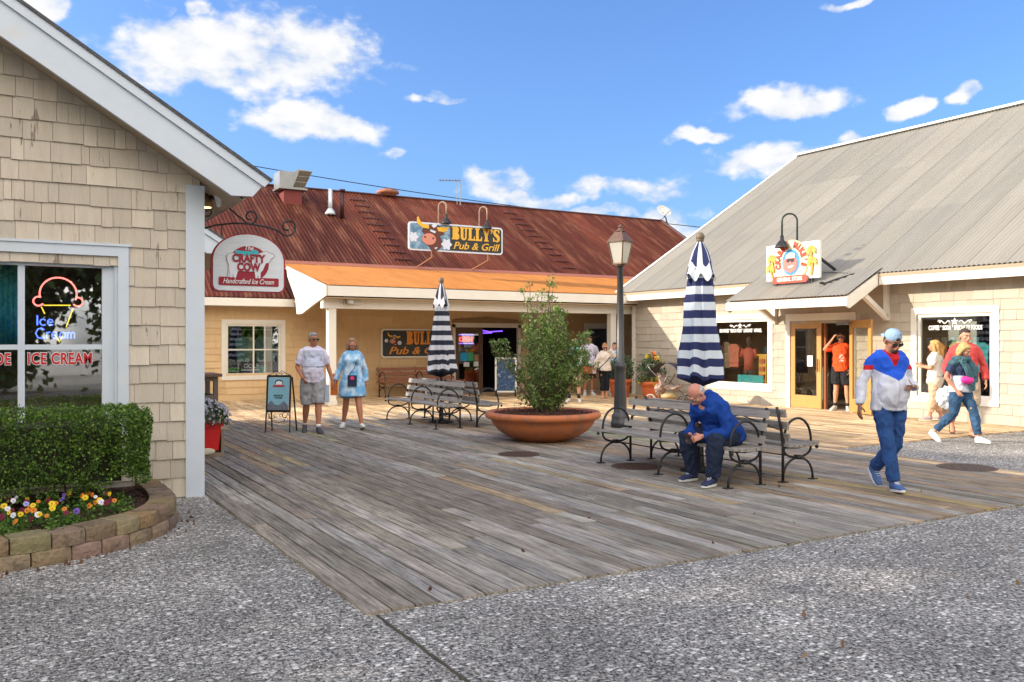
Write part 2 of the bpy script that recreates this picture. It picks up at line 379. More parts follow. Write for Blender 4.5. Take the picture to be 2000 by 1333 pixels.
# ================================================================== SETTING
def ground_mat():
    m, t = new_mat('shell aggregate concrete'); L = t.links.new
    out = nd(t, 'ShaderNodeOutputMaterial'); b = nd(t, 'ShaderNodeBsdfPrincipled'); L(b.outputs[0], out.inputs[0]); b.inputs['Roughness'].default_value = .85
    tcn = nd(t, 'ShaderNodeTexCoord')
    dn = nd(t, 'ShaderNodeTexNoise'); dn.inputs['Scale'].default_value = 30; L(tcn.outputs['Object'], dn.inputs[0])
    mxn = nd(t, 'ShaderNodeMix', data_type='VECTOR'); mxn.inputs[0].default_value = .02; L(tcn.outputs['Object'], mxn.inputs[4]); L(dn.outputs[1], mxn.inputs[5])
    def M(op, a, b_=None, cl=False):
        n = nd(t, 'ShaderNodeMath', operation=op, use_clamp=cl)
        for i, v_ in enumerate((a, b_)):
            if v_ is None: continue
            if isinstance(v_, (int, float)): n.inputs[i].default_value = v_
            else: L(v_, n.inputs[i])
        return n.outputs[0]
    layers = []
    for sc, th_, st in ((25, .70, (1, 1.5, 1)), (46, .46, (1.5, 1, 1)), (85, .45, (1, 1.4, 1))):
        mp_ = nd(t, 'ShaderNodeMapping'); mp_.inputs['Scale'].default_value = st; L(mxn.outputs[1], mp_.inputs[0])
        vo = nd(t, 'ShaderNodeTexVoronoi'); vo.inputs['Scale'].default_value = sc; L(mp_.outputs[0], vo.inputs[0])
        sc_ = nd(t, 'ShaderNodeSeparateColor'); L(vo.outputs['Color'], sc_.inputs[0])
        on = M('GREATER_THAN', sc_.outputs[0], th_)
        shape = nd(t, 'ShaderNodeMapRange'); L(vo.outputs['Distance'], shape.inputs[0]); shape.inputs[1].default_value = .52; shape.inputs[2].default_value = .30
        layers.append((M('MULTIPLY', on, shape.outputs[0]), sc_.outputs[1]))
    big = nd(t, 'ShaderNodeTexNoise'); big.inputs['Scale'].default_value = .9; big.inputs['Detail'].default_value = 8; big.inputs['Roughness'].default_value = .7; L(tcn.outputs['Object'], big.inputs[0])
    fine = nd(t, 'ShaderNodeTexNoise'); fine.inputs['Scale'].default_value = 42; fine.inputs['Detail'].default_value = 6; L(tcn.outputs['Object'], fine.inputs[0])
    cr_ = nd(t, 'ShaderNodeValToRGB'); L(fine.outputs[0], cr_.inputs[0]); e = cr_.color_ramp.elements
    e[0].position = .40; e[0].color = (.03, .028, .025, 1); e[1].position = .62; e[1].color = (.34, .325, .30, 1)
    base = cr_.outputs[0]
    for (mk, rnd_), c in zip(layers[::-1], ((.50, .485, .45), (.80, .775, .73), (1.0, .98, .94))):
        cc = nd(t, 'ShaderNodeMix', data_type='RGBA'); L(rnd_, cc.inputs[0]); cc.inputs[6].default_value = (c[0] * .50, c[1] * .47, c[2] * .43, 1); cc.inputs[7].default_value = (*c, 1)
        x = nd(t, 'ShaderNodeMix', data_type='RGBA'); L(M('MULTIPLY', mk, .86), x.inputs[0]); L(base, x.inputs[6]); L(cc.outputs[2], x.inputs[7]); base = x.outputs[2]
    r = nd(t, 'ShaderNodeMapRange'); L(big.outputs[0], r.inputs[0]); r.inputs[1].default_value = .3; r.inputs[2].default_value = .7; r.inputs[3].default_value = .58; r.inputs[4].default_value = 1.32
    x = nd(t, 'ShaderNodeVectorMath', operation='SCALE'); L(base, x.inputs[0]); L(r.outputs[0], x.inputs['Scale']); L(x.outputs[0], b.inputs['Base Color'])
    h = M('ADD', M('MULTIPLY', layers[0][0], .8), M('ADD', M('MULTIPLY', layers[1][0], .5), fine.outputs[0]))
    bp = nd(t, 'ShaderNodeBump'); bp.inputs['Strength'].default_value = .8; bp.inputs['Distance'].default_value = .006; L(h, bp.inputs['Height']); L(bp.outputs[0], b.inputs['Normal'])
    return m
GZ = -.02
g = MB(); g.add([(-400, -400, GZ), (400, -400, GZ), (400, 600, GZ), (-400, 600, GZ)], [(0, 1, 2, 3)])
tag(g.build('ground', ground_mat()), kind='structure')
# expansion joint running on from the deck's corner, filled with grit and moss
mj = mat('joint grit', (.075, .06, .04), var=.5, scale=30, bump=.6, bscale=60, col2=(.05, .08, .02), c2amt=(.5, .62), c2scale=8)
jb = MB(); pts = []
yy = 4.93
while yy > -6:
    pts.append((1.95 + R.uniform(-.004, .004), yy, .012 * R.uniform(.7, 1.4))); yy -= .06
vs = []; [vs.extend([(x - w, y, GZ + .004), (x + w, y, GZ + .004)]) for x, y, w in pts]
jb.add(vs, [(2 * i, 2 * i + 2, 2 * i + 3, 2 * i + 1) for i in range(len(pts) - 1)])
tag(jb.build('ground_joint', mj), kind='structure')

def plank_mat():
    m, t = new_mat('weathered deck plank'); L = t.links.new
    out = nd(t, 'ShaderNodeOutputMaterial'); b = nd(t, 'ShaderNodeBsdfPrincipled'); L(b.outputs[0], out.inputs[0]); b.inputs['Roughness'].default_value = .82; b.inputs['Specular IOR Level'].default_value = .25
    a = nd(t, 'ShaderNodeAttribute', attribute_name='col'); tcn = nd(t, 'ShaderNodeTexCoord')
    # each plank's own grain: shift coordinates by its colour
    sv = nd(t, 'ShaderNodeVectorMath', operation='SCALE'); L(a.outputs['Color'], sv.inputs[0]); sv.inputs['Scale'].default_value = 90
    ad = nd(t, 'ShaderNodeVectorMath', operation='ADD'); L(tcn.outputs['Object'], ad.inputs[0]); L(sv.outputs[0], ad.inputs[1])
    def tex(scale, st, detail=6, rough=.6, dist=0, src=None):
        mp_ = nd(t, 'ShaderNodeMapping'); mp_.inputs['Scale'].default_value = st; L(src or ad.outputs[0], mp_.inputs[0])
        n = nd(t, 'ShaderNodeTexNoise'); n.inputs['Scale'].default_value = scale; n.inputs['Detail'].default_value = detail; n.inputs['Roughness'].default_value = rough; n.inputs['Distortion'].default_value = dist
        L(mp_.outputs[0], n.inputs[0]); return n.outputs[0]
    grain = tex(55, (1, .035, 1), 8, .65, .6); blot = tex(3.5, (1.2, .5, 1), 6, .65); fleck = tex(30, (1, .25, 1), 4, .6); wide = tex(.45, (1, 1, 1), 5, .6, 0, tcn.outputs['Object'])
    def MR(s_, a0, a1, b0, b1):
        r = nd(t, 'ShaderNodeMapRange'); L(s_, r.inputs[0])
        for i, q in enumerate((a0, a1, b0, b1)): r.inputs[i + 1].default_value = q
        return r.outputs[0]
    def MU(p, q):
        n = nd(t, 'ShaderNodeMath', operation='MULTIPLY'); L(p, n.inputs[0]); L(q, n.inputs[1]); return n.outputs[0]
    k = MU(MU(MR(grain, .36, .60, .42, 1.24), MR(blot, .3, .7, .72, 1.28)), MU(MR(fleck, .28, .42, .6, 1), MR(wide, .3, .7, .82, 1.2)))
    x = nd(t, 'ShaderNodeVectorMath', operation='SCALE'); L(a.outputs['Color'], x.inputs[0]); L(k, x.inputs['Scale'])
    L(x.outputs[0], b.inputs['Base Color'])
    bp = nd(t, 'ShaderNodeBump'); bp.inputs['Strength'].default_value = .55; bp.inputs['Distance'].default_value = .006; L(grain, bp.inputs['Height']); L(bp.outputs[0], b.inputs['Normal'])
    return m
def deck():
    mb = MB(); w = .163; x = 1.90; rr = random.Random(11); i = 0
    grey = [(.28, .252, .213), (.32, .292, .25), (.25, .22, .182), (.355, .33, .29), (.285, .245, .198), (.30, .277, .245), (.26, .226, .182)]
    newer = (.40, .31, .19)
    newspots = [(3.1, 11.3, 14.6), (3.4, 11.2, 13.6), (2.95, 10.6, 12.6), (4.45, 6.9, 9.5), (5.75, 7.6, 10.6), (6.3, 6.4, 8.2), (5.2, 9.2, 10.4), (7.9, 5.2, 7.4)]
    while x < 22.6:
        x1 = x + w - rr.uniform(.009, .017)
        y0 = (4.95 if x < 10.9 else 9.0) + rr.uniform(-.012, .012)
        if x > 16.75: y0 = 21.3
        y = y0 - .0; y1 = 24.45; first = True
        while y < y1 - .05:
            ln = rr.uniform(2.2, 4.6)
            if first: ln *= rr.uniform(.35, 1); first = False
            ye = min(y + ln, y1)
            c = rr.choice(grey); k = rr.uniform(.78, 1.15); c = [q * k for q in c]
            c[0] *= rr.uniform(.98, 1.04); c[2] *= rr.uniform(.94, 1.03)
            ym = (y + ye) / 2
            if ym > 17.2 or x > 10.6: c = [c[0] * 2.0, c[1] * 1.6, c[2] * 1.12]  # sunlight put into the plank colour: brighter and warmer at back and right
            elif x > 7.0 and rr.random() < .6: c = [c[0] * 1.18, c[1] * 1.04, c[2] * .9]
            if rr.random() < .035: c = [q * rr.uniform(.7, 1) for q in newer]
            z = rr.uniform(-.004, .003); zz2 = z + rr.uniform(-.003, .003)
            spl = [y, ye]
            for sx, sa, sb in newspots:
                if abs(sx - x) < .08 and sa < ye and sb > y: spl += [max(y, sa), min(ye, sb)]
            spl = sorted(set(spl))
            for ya, yb in zip(spl, spl[1:]):
                if yb - ya < .02: continue
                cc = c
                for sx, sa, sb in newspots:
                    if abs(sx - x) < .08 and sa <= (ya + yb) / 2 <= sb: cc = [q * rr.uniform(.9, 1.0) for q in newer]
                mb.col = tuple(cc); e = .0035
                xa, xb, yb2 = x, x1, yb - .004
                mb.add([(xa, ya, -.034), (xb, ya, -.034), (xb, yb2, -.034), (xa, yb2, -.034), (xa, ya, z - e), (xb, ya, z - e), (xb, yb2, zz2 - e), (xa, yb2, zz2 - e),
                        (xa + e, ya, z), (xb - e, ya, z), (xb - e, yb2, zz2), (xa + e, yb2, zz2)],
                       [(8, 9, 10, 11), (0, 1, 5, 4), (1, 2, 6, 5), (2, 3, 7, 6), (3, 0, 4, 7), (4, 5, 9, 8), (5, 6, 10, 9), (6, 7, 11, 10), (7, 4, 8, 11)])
            y = ye
        x += w
    x = 1.90 - w                                     # the strip behind the cottage
    while x > -9:
        mb.col = tuple(q * rr.uniform(.9, 1.3) for q in rr.choice(grey)); mb.box(x, x + w - .007, 19.0, 24.45, -.034, rr.uniform(-.004, .002)); x -= w
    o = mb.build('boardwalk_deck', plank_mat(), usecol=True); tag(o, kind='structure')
    u = MB(); u.add([(1.9, 4.97, -.014), (10.9, 4.97, -.014), (10.9, 9.02, -.014), (16.75, 9.02, -.014), (16.75, 24.4, -.014), (1.9, 24.4, -.014)], [(0, 1, 2, 3, 4, 5)])
    tag(u.build('deck_gap_shade', mat('dark gap', (.012, .01, .009), var=0)), kind='structure')  # almost black sheet set among the planks as the shade in their gaps
deck()

# ================================================================== ICE CREAM COTTAGE (near left)
cot = thing('shop_cottage', 'beige shingled gable-end shop with white rake boards and an ice cream window', 'building', (-.6, 9.7, 0))
GY = 9.7; SL = .624
rl = lambda X: 5.03 - abs(X + .6) * SL - .13          # underside of roof at the wall
beige = [(.53, .47, .39), (.51, .455, .38), (.555, .495, .41), (.53, .465, .385), (.49, .435, .365)]
WO = (-2.35, 1.03, .80, 2.49)
siding('wall', cot, M_shg, (-3.0, GY, 0), (1, 0, 0), (0, -1, 0), 4.83, .0, 5.1, [(WO[0] + 3.0, WO[1] + 3.0, WO[2], WO[3])], .2, (.1, .3), beige, .10, .024, lambda u: rl(u - 3.0), rag=.018, seed=3)
siding('wall', cot, M_shg, (1.83, GY, 0), (0, 1, 0), (1, 0, 0), 4.9, .0, 3.1, [], .2, (.1, .3), beige, .08, .016, seed=4)
for xa_ in (1.685, -3.05): b = MB(); b.box(xa_, xa_ + .19, GY - .035, GY + .15, -.03, 3.28); b.build('corner_board', M_trim, cot)
RY = 9.25
def rake(px0, z0, px1, z1, y, parent, deep=.27, top=.10, th=.05, name='rake_board', ext=0):
    """two-step rake board from the low end (px0,z0) to the high end"""
    m1 = MB(); d = Vector((px1 - px0, 0, z1 - z0)).normalized(); n = Vector((-d.z, 0, d.x));
    if n.z < 0: n = -n
    A = Vector((px0, y, z0)); B = Vector((px1, y, z1)); Lg = (B - A).length
    hl = .18 if abs(px1 - px0) > .5 else 0
    m1.prism([(0.0, -top), (Lg, -top), (Lg, -top - deep), (.20, -top - deep), (.02, -top - deep * .55)], A, d, n, (0, 1, 0), th)
    m1.prism([(-.04, -.012), (Lg, -.012), (Lg, -top - .0), (-.02, -top - .0)], A - Vector((0, .028, 0)), d, n, (0, 1, 0), th + .028)
    return m1.build(name, M_trim, parent)
M_shroof = mat('asphalt roof shingle', (.09, .09, .095), rough=.9, var=.4, scale=25, bump=.5, bscale=60)
def slope_roof(name, parent, xe, ze, xr, zr, y0, y1, th=.05):
    mb = MB(); d = Vector((xr - xe, 0, zr - ze)).normalized(); n = Vector((-d.z, 0, d.x))
    if n.z < 0: n = -n
    mb.prism([(-.06, 0), ((Vector((xr, 0, zr)) - Vector((xe, 0, ze))).length, 0), ((Vector((xr, 0, zr)) - Vector((xe, 0, ze))).length, -.03), (-.06, -.03)], Vector((xe, y0 - .045, ze + .02)), d, n, (0, 1, 0), y1 - y0 + .045)
    return mb.build(name, M_shroof, parent)
XE = 2.43; ZE = 3.345; XR = -.6; ZR = ZE + SL * (XE - XR)
slope_roof('roof', cot, XE, ZE, XR, ZR, RY, 14.9)
slope_roof('roof', cot, 2 * XR - XE, ZE, XR, ZR, RY, 14.9)
rake(XE, ZE, XR, ZR, RY, cot); rake(2 * XR - XE, ZE, XR, ZR, RY, cot)
b = MB(); SO = .30                                     # soffit following the slope + eave board
for sgn in (1, -1):
    xw = XR + sgn * (1.83 - XR); xe = XR + sgn * (2.19 - XR); xo = XR + sgn * (XE - XR)
    za = 3.11; zb = za + SL * abs(xe - xw)
    b.add([(xe, RY + .05, za), (xe, 14.8, za), (xw, 14.8, zb), (xw, RY + .05, zb)], [(0, 1, 2, 3)])
    b.add([(xe, RY + .05, za + .05), (xe, 14.8, za + .05), (xw, 14.8, zb + .05), (xw, RY + .05, zb + .05)], [(3, 2, 1, 0)])
    b.add([(xw, RY + .05, zb), (xw, GY, zb), (XR, GY, zb + SL * (1.83 - XR)), (XR, RY + .05, zb + SL * (1.83 - XR))], [(0, 1, 2, 3)])
    b.prism([(0, -.01), (.24, .185), (.24, .225), (0, .12)], (xe, RY + .055, za), (sgn, 0, 0), (0, 0, 1), (0, 1, 0), 5.5)
b.build('soffit', M_soff, cot)

# window of the cottage
win = MB(); x0, x1, z0, z1 = WO
win.box(x0 - .11, x1 + .10, GY - .045, GY + .0, z1 - .0, z1 + .10)
win.box(x0 - .13, x1 + .12, GY - .06, GY + .0, z1 + .10, z1 + .125)
win.box(x1, x1 + .10, GY - .045, GY, z0 - .1, z1 - .0); win.box(x0 - .11, x0, GY - .045, GY, z0 - .1, z1)
win.box(x0 - .11, x1 + .10, GY - .06, GY, z0 - .13, z0 - .1)
wobj = win.build('window', M_trim, cot)
fr = MB(); fy0, fy1 = GY + .03, GY + .11
fr.box(x0, x1, fy0, fy1, z1 - .12, z1); fr.box(x0, x1, fy0, fy1, z0 - .1, z0); fr.box(x1 - .14, x1, fy0, fy1, z0, z1 - .12); fr.box(x0, x0 + .12, fy0, fy1, z0, z1 - .12)
fr.box(x0, x1, GY - .0, fy0, z1 - .03, z1); fr.box(x1 - .03, x1, GY, fy0, z0, z1 - .03)
GZT, GZB, GXR = z1 - .12, z0, x1 - .14
for xm in (.175, -.63, -1.44): fr.box(xm - .03, xm + .03, fy0 + .01, fy1 - .01, z0, z1 - .12)
fr.box(x0 + .12, x1 - .14, fy0 + .012, fy1 - .012, 1.545, 1.595)
fr.build('frame', M_trim, wobj)
pn = MB(); pn.box(x0 + .05, x1 - .05, GY + .066, GY + .072, z0 - .02, z1 - .05); pn.build('pane', glass('shop window glass', .42), wobj)
M_red = mat('red vinyl lettering', (.52, .02, .03), rough=.4, var=.03); M_wht = mat('white vinyl', (.8, .8, .8), rough=.4, var=.03)
for (tx, xc) in (('ICE CREAM', .515), ('HOMEMADE', -.26)):
    text_mesh(tx, .155, (xc if tx[0] == 'I' else .14 - .36, GY + .0555, 1.45), (1, 0, 0), (0, 0, 1), (0, -1, 0), M_wht, 'lettering', wobj, .002, .010, 0, 'CENTER' , .70 if tx[0]=='I' else .68, 1.08)
    text_mesh(tx, .155, (xc if tx[0] == 'I' else .14 - .36, GY + .0525, 1.45), (1, 0, 0), (0, 0, 1), (0, -1, 0), M_red, 'lettering', wobj, .002, .004, 0, 'CENTER', .70 if tx[0]=='I' else .68, 1.08)
# shop interior seen through the glass
M_int = mat('shop interior wall', (.55, .46, .33), var=.2)
b = MB(); b.box(-2.9, 1.7, 12.4, 12.5, 0, 3); b.box(-2.9, 1.7, GY + .2, 12.4, .0, .02); b.box(-2.9, 1.7, GY + .2, 12.4, 2.75, 2.8); b.box(-2.9, -2.85, GY + .2, 12.4, 0, 3); b.box(1.66, 1.7, GY + .2, 12.4, 0, 3)
b.build('interior', M_int, cot)
cur = MB(); rr = random.Random(5); xx = -2.3
while xx < .13:
    cur.tube([(xx, GY + .28, 1.6), (xx, GY + .28, 2.5)], .028, 6); xx += .045
cobj = cur.build('curtain', mat('teal curtain', (.06, .55, .62), rough=.8, var=.1), None, True)
tag(cobj, 'teal pleated curtain hanging behind the upper left pane of the ice cream window', 'curtain')
cnt = MB(); cnt.box(-1.2, 1.5, 10.9, 11.3, .0, 1.0); cnt.box(-1.25, 1.55, 10.85, 11.35, 1.0, 1.05); tag(cnt.build('shop_counter', mat('counter front', (.62, .42, .22), var=.2)), 'brown counter inside the ice cream shop behind the red window lettering', 'counter')

# neon sign
def neon(name, m, paths, parent, r=.0075):
    mb = MB()
    for p in paths: mb.tube(p, r, 6)
    return mb.build(name, m, parent, True)
M_nr = mat('pink neon tube', (.9, .3, .3), var=0, emit=((1, .16, .13), 3.2)); M_ny = mat('yellow neon tube', (.8, .6, .1), var=0, emit=((1, .66, .05), 1.6)); M_nb = mat('blue neon tube', (.1, .2, .9), var=0, emit=((.09, .16, 1), 3.0))
NY = GY + .125
ns = thing('neon_sign', 'glowing ice cream cone neon sign with blue Ice Cream lettering behind the pane', 'neon sign', (.52, NY, 1.9))
def arc(cx, cz, r, a0, a1, n=20, rz=None): return [(cx + r * cos(radians(a0 + (a1 - a0) * i / n)), NY, cz + (rz or r) * sin(radians(a0 + (a1 - a0) * i / n))) for i in range(n + 1)]
NX = .50
top = arc(NX, 2.10, .165, 192, -20, 26)
neon('scoop_tube', M_nr, [top, arc(NX - .175, 2.025, .045, 60, 330, 18), arc(NX + .175, 2.025, .045, -150, 120, 18)], ns, .009)
neon('cone_tube', M_ny, [[(NX - .13, NY, 1.985), (NX + .11, NY, 1.99)], [(NX - .15, NY, 1.97), (NX - .12, NY, 1.90)], [(NX + .13, NY, 1.955), (NX + .07, NY, 1.77)], [(NX + .04, NY, 1.68), (NX + .01, NY, 1.62), (NX - .03, NY, 1.69)]], ns, .006)
M_nb2 = M_nb
def strokes(txt, x, z, h):
    """single-line lettering as neon tubes"""
    G = {'I': [[(0, 0), (0, 1)]], 'c': [[(.5, .5), (.35, .62), (.12, .58), (0, .32), (.12, .06), (.35, 0), (.5, .1)]],
         'e': [[(.02, .32), (.5, .34), (.42, .56), (.2, .62), (.02, .42), (.02, .2), (.2, 0), (.5, .08)]],
         'C': [[(.72, .82), (.5, .98), (.2, .9), (0, .5), (.2, .08), (.5, 0), (.75, .14)]], 'r': [[(0, .62), (0, 0)], [(0, .38), (.15, .58), (.3, .6)]],
         'a': [[(.46, .6), (.46, 0)], [(.46, .45), (.28, .62), (.06, .5), (0, .25), (.12, .02), (.32, .02), (.46, .2)]],
         'm': [[(0, .62), (0, 0)], [(0, .4), (.16, .62), (.3, .5), (.3, 0)], [(.3, .4), (.46, .62), (.6, .5), (.6, 0)]]}
    Wd = {'I': .22, 'c': .66, 'e': .68, 'C': .92, 'r': .42, 'a': .66, 'm': .75}; out = []
    for ch in txt:
        for s_ in G[ch]: out.append([(x + p[0] * h, NY - .003, z + p[1] * h) for p in s_])
        x += Wd[ch] * h
    return out
neon('lettering', M_nb2, strokes('Ice', .315, 1.785, .10) + strokes('Cream', .30, 1.655, .105), ns, .007)

# two lamps under the cottage eave
sp_ = thing('spot_lamp', 'white bullet spot lamp fixed under the cottage eave beside the scroll bracket', 'lamp', (2.12, 9.9, 2.95))
b = MB(); b.lathe([(.018, .0), (.03, .05), (.055, .13), (.06, .15)][::-1], (2.06, 9.86, 3.10), 16); ob = b.build('lamp_shade', mat('white enamel', (.75, .77, .8), rough=.3, var=.02), sp_, True)
b = MB(); b.tube([(2.06, 9.86, 3.12), (2.04, 9.9, 3.18), (2.02, 9.95, 3.24)], .012, 6); b.lathe([(.04, 0), (.04, .04)], (2.02, 9.95, 3.19), 12); b.build('mount', M_black, sp_)
cl = thing('eave_light', 'small round light glowing warm yellow in the soffit by the sign bracket', 'lamp', (2.02, 9.75, 2.9))
b = MB(); b.lathe([(.02, -.006), (.055, -.006), (.065, .0), (.065, .14)], (1.97, 10.05, 3.12), 18); b.build('housing', mat('brass can', (.35, .22, .08), rough=.4, metal=.6), cl, True)
b = MB(); b.lathe([(.0, -.012), (.05, -.012)], (1.97, 10.05, 3.12), 18, False); b.build('bulb', mat('lit bulb', (1, .8, .4), var=0, emit=((1, .62, .2), 4)), cl, True)

# ---- hanging CRAFTY COW sign and its iron bracket
SY = 10.2
sg = thing('hanging_sign', 'white arched wooden hanging sign with red border and a cow emblem', 'sign', (2.47, SY, 2.2))
def arch(cx, zb, w, hs, ht, n=24, rc=.06):
    p = [(cx - w / 2, zb + rc), (cx - w / 2 + rc * .3, zb + rc * .3), (cx - w / 2 + rc, zb), (cx + w / 2 - rc, zb), (cx + w / 2 - rc * .3, zb + rc * .3), (cx + w / 2, zb + rc)]
    return p + [(cx + w / 2 * cos(pi * i / n), zb + hs + (ht - hs) * sin(pi * i / n) ** .9) for i in range(n + 1)]
M_maroon = mat('maroon sign paint', (.30, .012, .03), rough=.5, var=.08); M_signw = mat('pale sign boards', (.66, .70, .74), rough=.6, var=.05, bump=.3, bscale=14, stretch=(.3, 1, 5))
XO = (0, SY, 0)
b = MB(); b.prism(arch(2.47, 2.19, .84, .33, .68), XO, (1, 0, 0), (0, 0, 1), (0, 1, 0), .045); b.build('border', M_maroon, sg)
b = MB(); b.prism(arch(2.47, 2.205, .80, .33, .65), (0, SY - .008, 0), (1, 0, 0), (0, 0, 1), (0, 1, 0), .007); b.build('face', M_signw, sg)
b = MB(); n = 40; b.prism([(2.47 + .225 * cos(2 * pi * i / n), 2.52 + .205 * sin(2 * pi * i / n)) for i in range(n)], (0, SY - .014, 0), (1, 0, 0), (0, 0, 1), (0, 1, 0), .006)
b.prism([(2.14, 2.265), (2.80, 2.265), (2.81, 2.275), (2.81, 2.35), (2.80, 2.36), (2.14, 2.36), (2.13, 2.35), (2.13, 2.275)], (0, SY - .016, 0), (1, 0, 0), (0, 0, 1), (0, 1, 0), .008)
b.build('emblem', M_maroon, sg)
cow = [(2.22, 2.355), (2.24, 2.5), (2.215, 2.56), (2.225, 2.615), (2.27, 2.635), (2.56, 2.635), (2.62, 2.66), (2.66, 2.675), (2.70, 2.655), (2.74, 2.65), (2.76, 2.62), (2.745, 2.60), (2.715, 2.585), (2.71, 2.56), (2.69, 2.535), (2.66, 2.53), (2.63, 2.46), (2.60, 2.42), (2.595, 2.355), (2.575, 2.355), (2.57, 2.40), (2.56, 2.355), (2.54, 2.355), (2.53, 2.43), (2.34, 2.43), (2.32, 2.355), (2.295, 2.355), (2.29, 2.40), (2.275, 2.355), (2.255, 2.355), (2.25, 2.44), (2.235, 2.44)]
b = MB(); b.prism(cow, (0, SY - .020, 0), (1, 0, 0), (0, 0, 1), (0, 1, 0), .005); b.build('cow', mat('white cow paint', (.70, .73, .77), var=.03), sg)
b = MB(); b.tube([(p[0], SY - .0205, p[1]) for p in cow[:17]], .0022, 5); b.build('cow_outline', M_maroon, sg)
b = MB(); b.prism([(2.31, 2.60), (2.50, 2.615), (2.52, 2.66), (2.31, 2.665)][::1], (0, SY - .025, 0), (1, 0, 0), (0, 0, 1), (0, 1, 0), .005)
b.prism([(2.535 + .04 * cos(2 * pi * i / 18), 2.64 + .042 * sin(2 * pi * i / 18)) for i in range(18)], (0, SY - .026, 0), (1, 0, 0), (0, 0, 1), (0, 1, 0), .006); b.build('scoop', mat('turquoise paint', (.05, .45, .5), var=.03), sg)
for tx, sz, z, bold, sh, xs, m_ in (('CRAFTY', .125, 2.575, .006, 0, .8, M_maroon), ('COW', .125, 2.475, .006, 0, .8, M_maroon), ('The', .075, 2.695, .001, .3, .9, M_wht), ('Handcrafted Ice Cream', .082, 2.312, .0005, .35, .74, M_wht)):
    text_mesh(tx, sz, (2.46, SY - (.027 if m_ is M_maroon else .022), z), (1, 0, 0), (0, 0, 1), (0, -1, 0), m_, 'lettering', sg, .004, bold, sh, 'CENTER', xs)
br = thing('sign_bracket', 'black wrought iron scroll bracket holding the arched cow sign on the cottage wall', 'bracket', (1.86, SY, 2.9))
def B2(x, z): return (x, SY + .02, z)
def px2(px, py, Y=SY + .02):
    r = (px - 1000) / FPX; d = Y / (F.y + RT.y * r); p = J(px, py, d); return (p.x, p.y, p.z)
def spiral(cx, cy, r0, r1, a0, a1, n=22): return [px2(cx + (r0 + (r1 - r0) * i / n) * cos(radians(a0 + (a1 - a0) * i / n)), cy - (r0 + (r1 - r0) * i / n) * sin(radians(a0 + (a1 - a0) * i / n))) for i in range(n + 1)]
b = MB()
b.tube([px2(*p) for p in ((392, 449), (420, 441), (455, 437), (485, 438), (515, 443), (540, 450))] + spiral(562, 444, 18, 6, -110, 290), .011, 7)
b.tube([px2(*p) for p in ((414, 387), (428, 392), (445, 405), (462, 420), (475, 430))] + spiral(489, 424, 15, 5, -110, 290), .010, 7)
b.tube([px2(*p) for p in ((416, 388), (402, 388), (394, 396), (392, 410), (393, 418), (400, 423), (408, 423), (413, 417), (412, 411), (406, 410), (403, 414))], .008, 7)
b.bar(B2(1.85, 3.08), B2(1.85, 2.85), .03, .03); b.build('scroll', M_black, br, True)
for px, ya, yb in ((433, 441, 462), (541, 451, 472)):
    b = MB()
    for k in range(5):
        y0_ = ya + (yb - ya) * k / 5; y1_ = ya + (yb - ya) * (k + 1) / 5; p0, p1 = Vector(px2(px, y0_)), Vector(px2(px, y1_)); o_ = Vector((.008, 0, 0)) if k % 2 else Vector((0, .008, 0))
        b.tube([p0, p0 * .5 + p1 * .5 + o_, p1], .004, 5); b.tube([p0, p0 * .5 + p1 * .5 - o_, p1], .004, 5)
    b.build('chain', M_black, br, True)

# ---- second cottage further back
ct2 = thing('rear_cottage', 'small gabled shop whose white rake shows behind the arched cow sign', 'building', (.3, 16.1, 0))
siding('wall', ct2, M_shg, (-2.6, 16.1, 0), (1, 0, 0), (0, -1, 0), 5.5, 0, 5.0, [], .2, (.1, .3), beige, .08, .016, lambda u: 3.35 + .62 * (2.75 - abs(u - 2.75)) - .05, seed=8)
siding('wall', ct2, M_shg, (2.9, 16.1, 0), (0, 1, 0), (1, 0, 0), 2.8, 0, 3.3, [], .2, (.1, .3), beige, .08, .016, seed=9)
b = MB(); b.box(-2.6, 2.89, 18.8, 18.9, 0, 3.35); b.prism([(-2.6, 3.35), (2.89, 3.35), (.15, 5.05)], (0, 18.8, 0), (1, 0, 0), (0, 0, 1), (0, 1, 0), .1); b.build('rear_wall', M_soff, ct2)
slope_roof('roof', ct2, 3.45, 3.36, .15, 3.36 + .62 * 3.3, 15.7, 18.95); slope_roof('roof', ct2, -3.15, 3.36, .15, 3.36 + .62 * 3.3, 15.7, 18.95)
rake(3.45, 3.36, .15, 3.36 + .62 * 3.3, 15.7, ct2, .27, .1)
b = MB(); b.add([(3.45, 15.75, 3.0), (3.45, 18.9, 3.0), (2.9, 18.9, 3.34), (2.9, 15.75, 3.34)], [(0, 1, 2, 3)]); b.prism([(0, 0), (.02, 0), (.02, .25), (0, .25)], (3.43, 15.75, 3.0), (1, 0, 0), (0, 0, 1), (0, 1, 0), 3.15); b.build('soffit', M_soff, ct2)

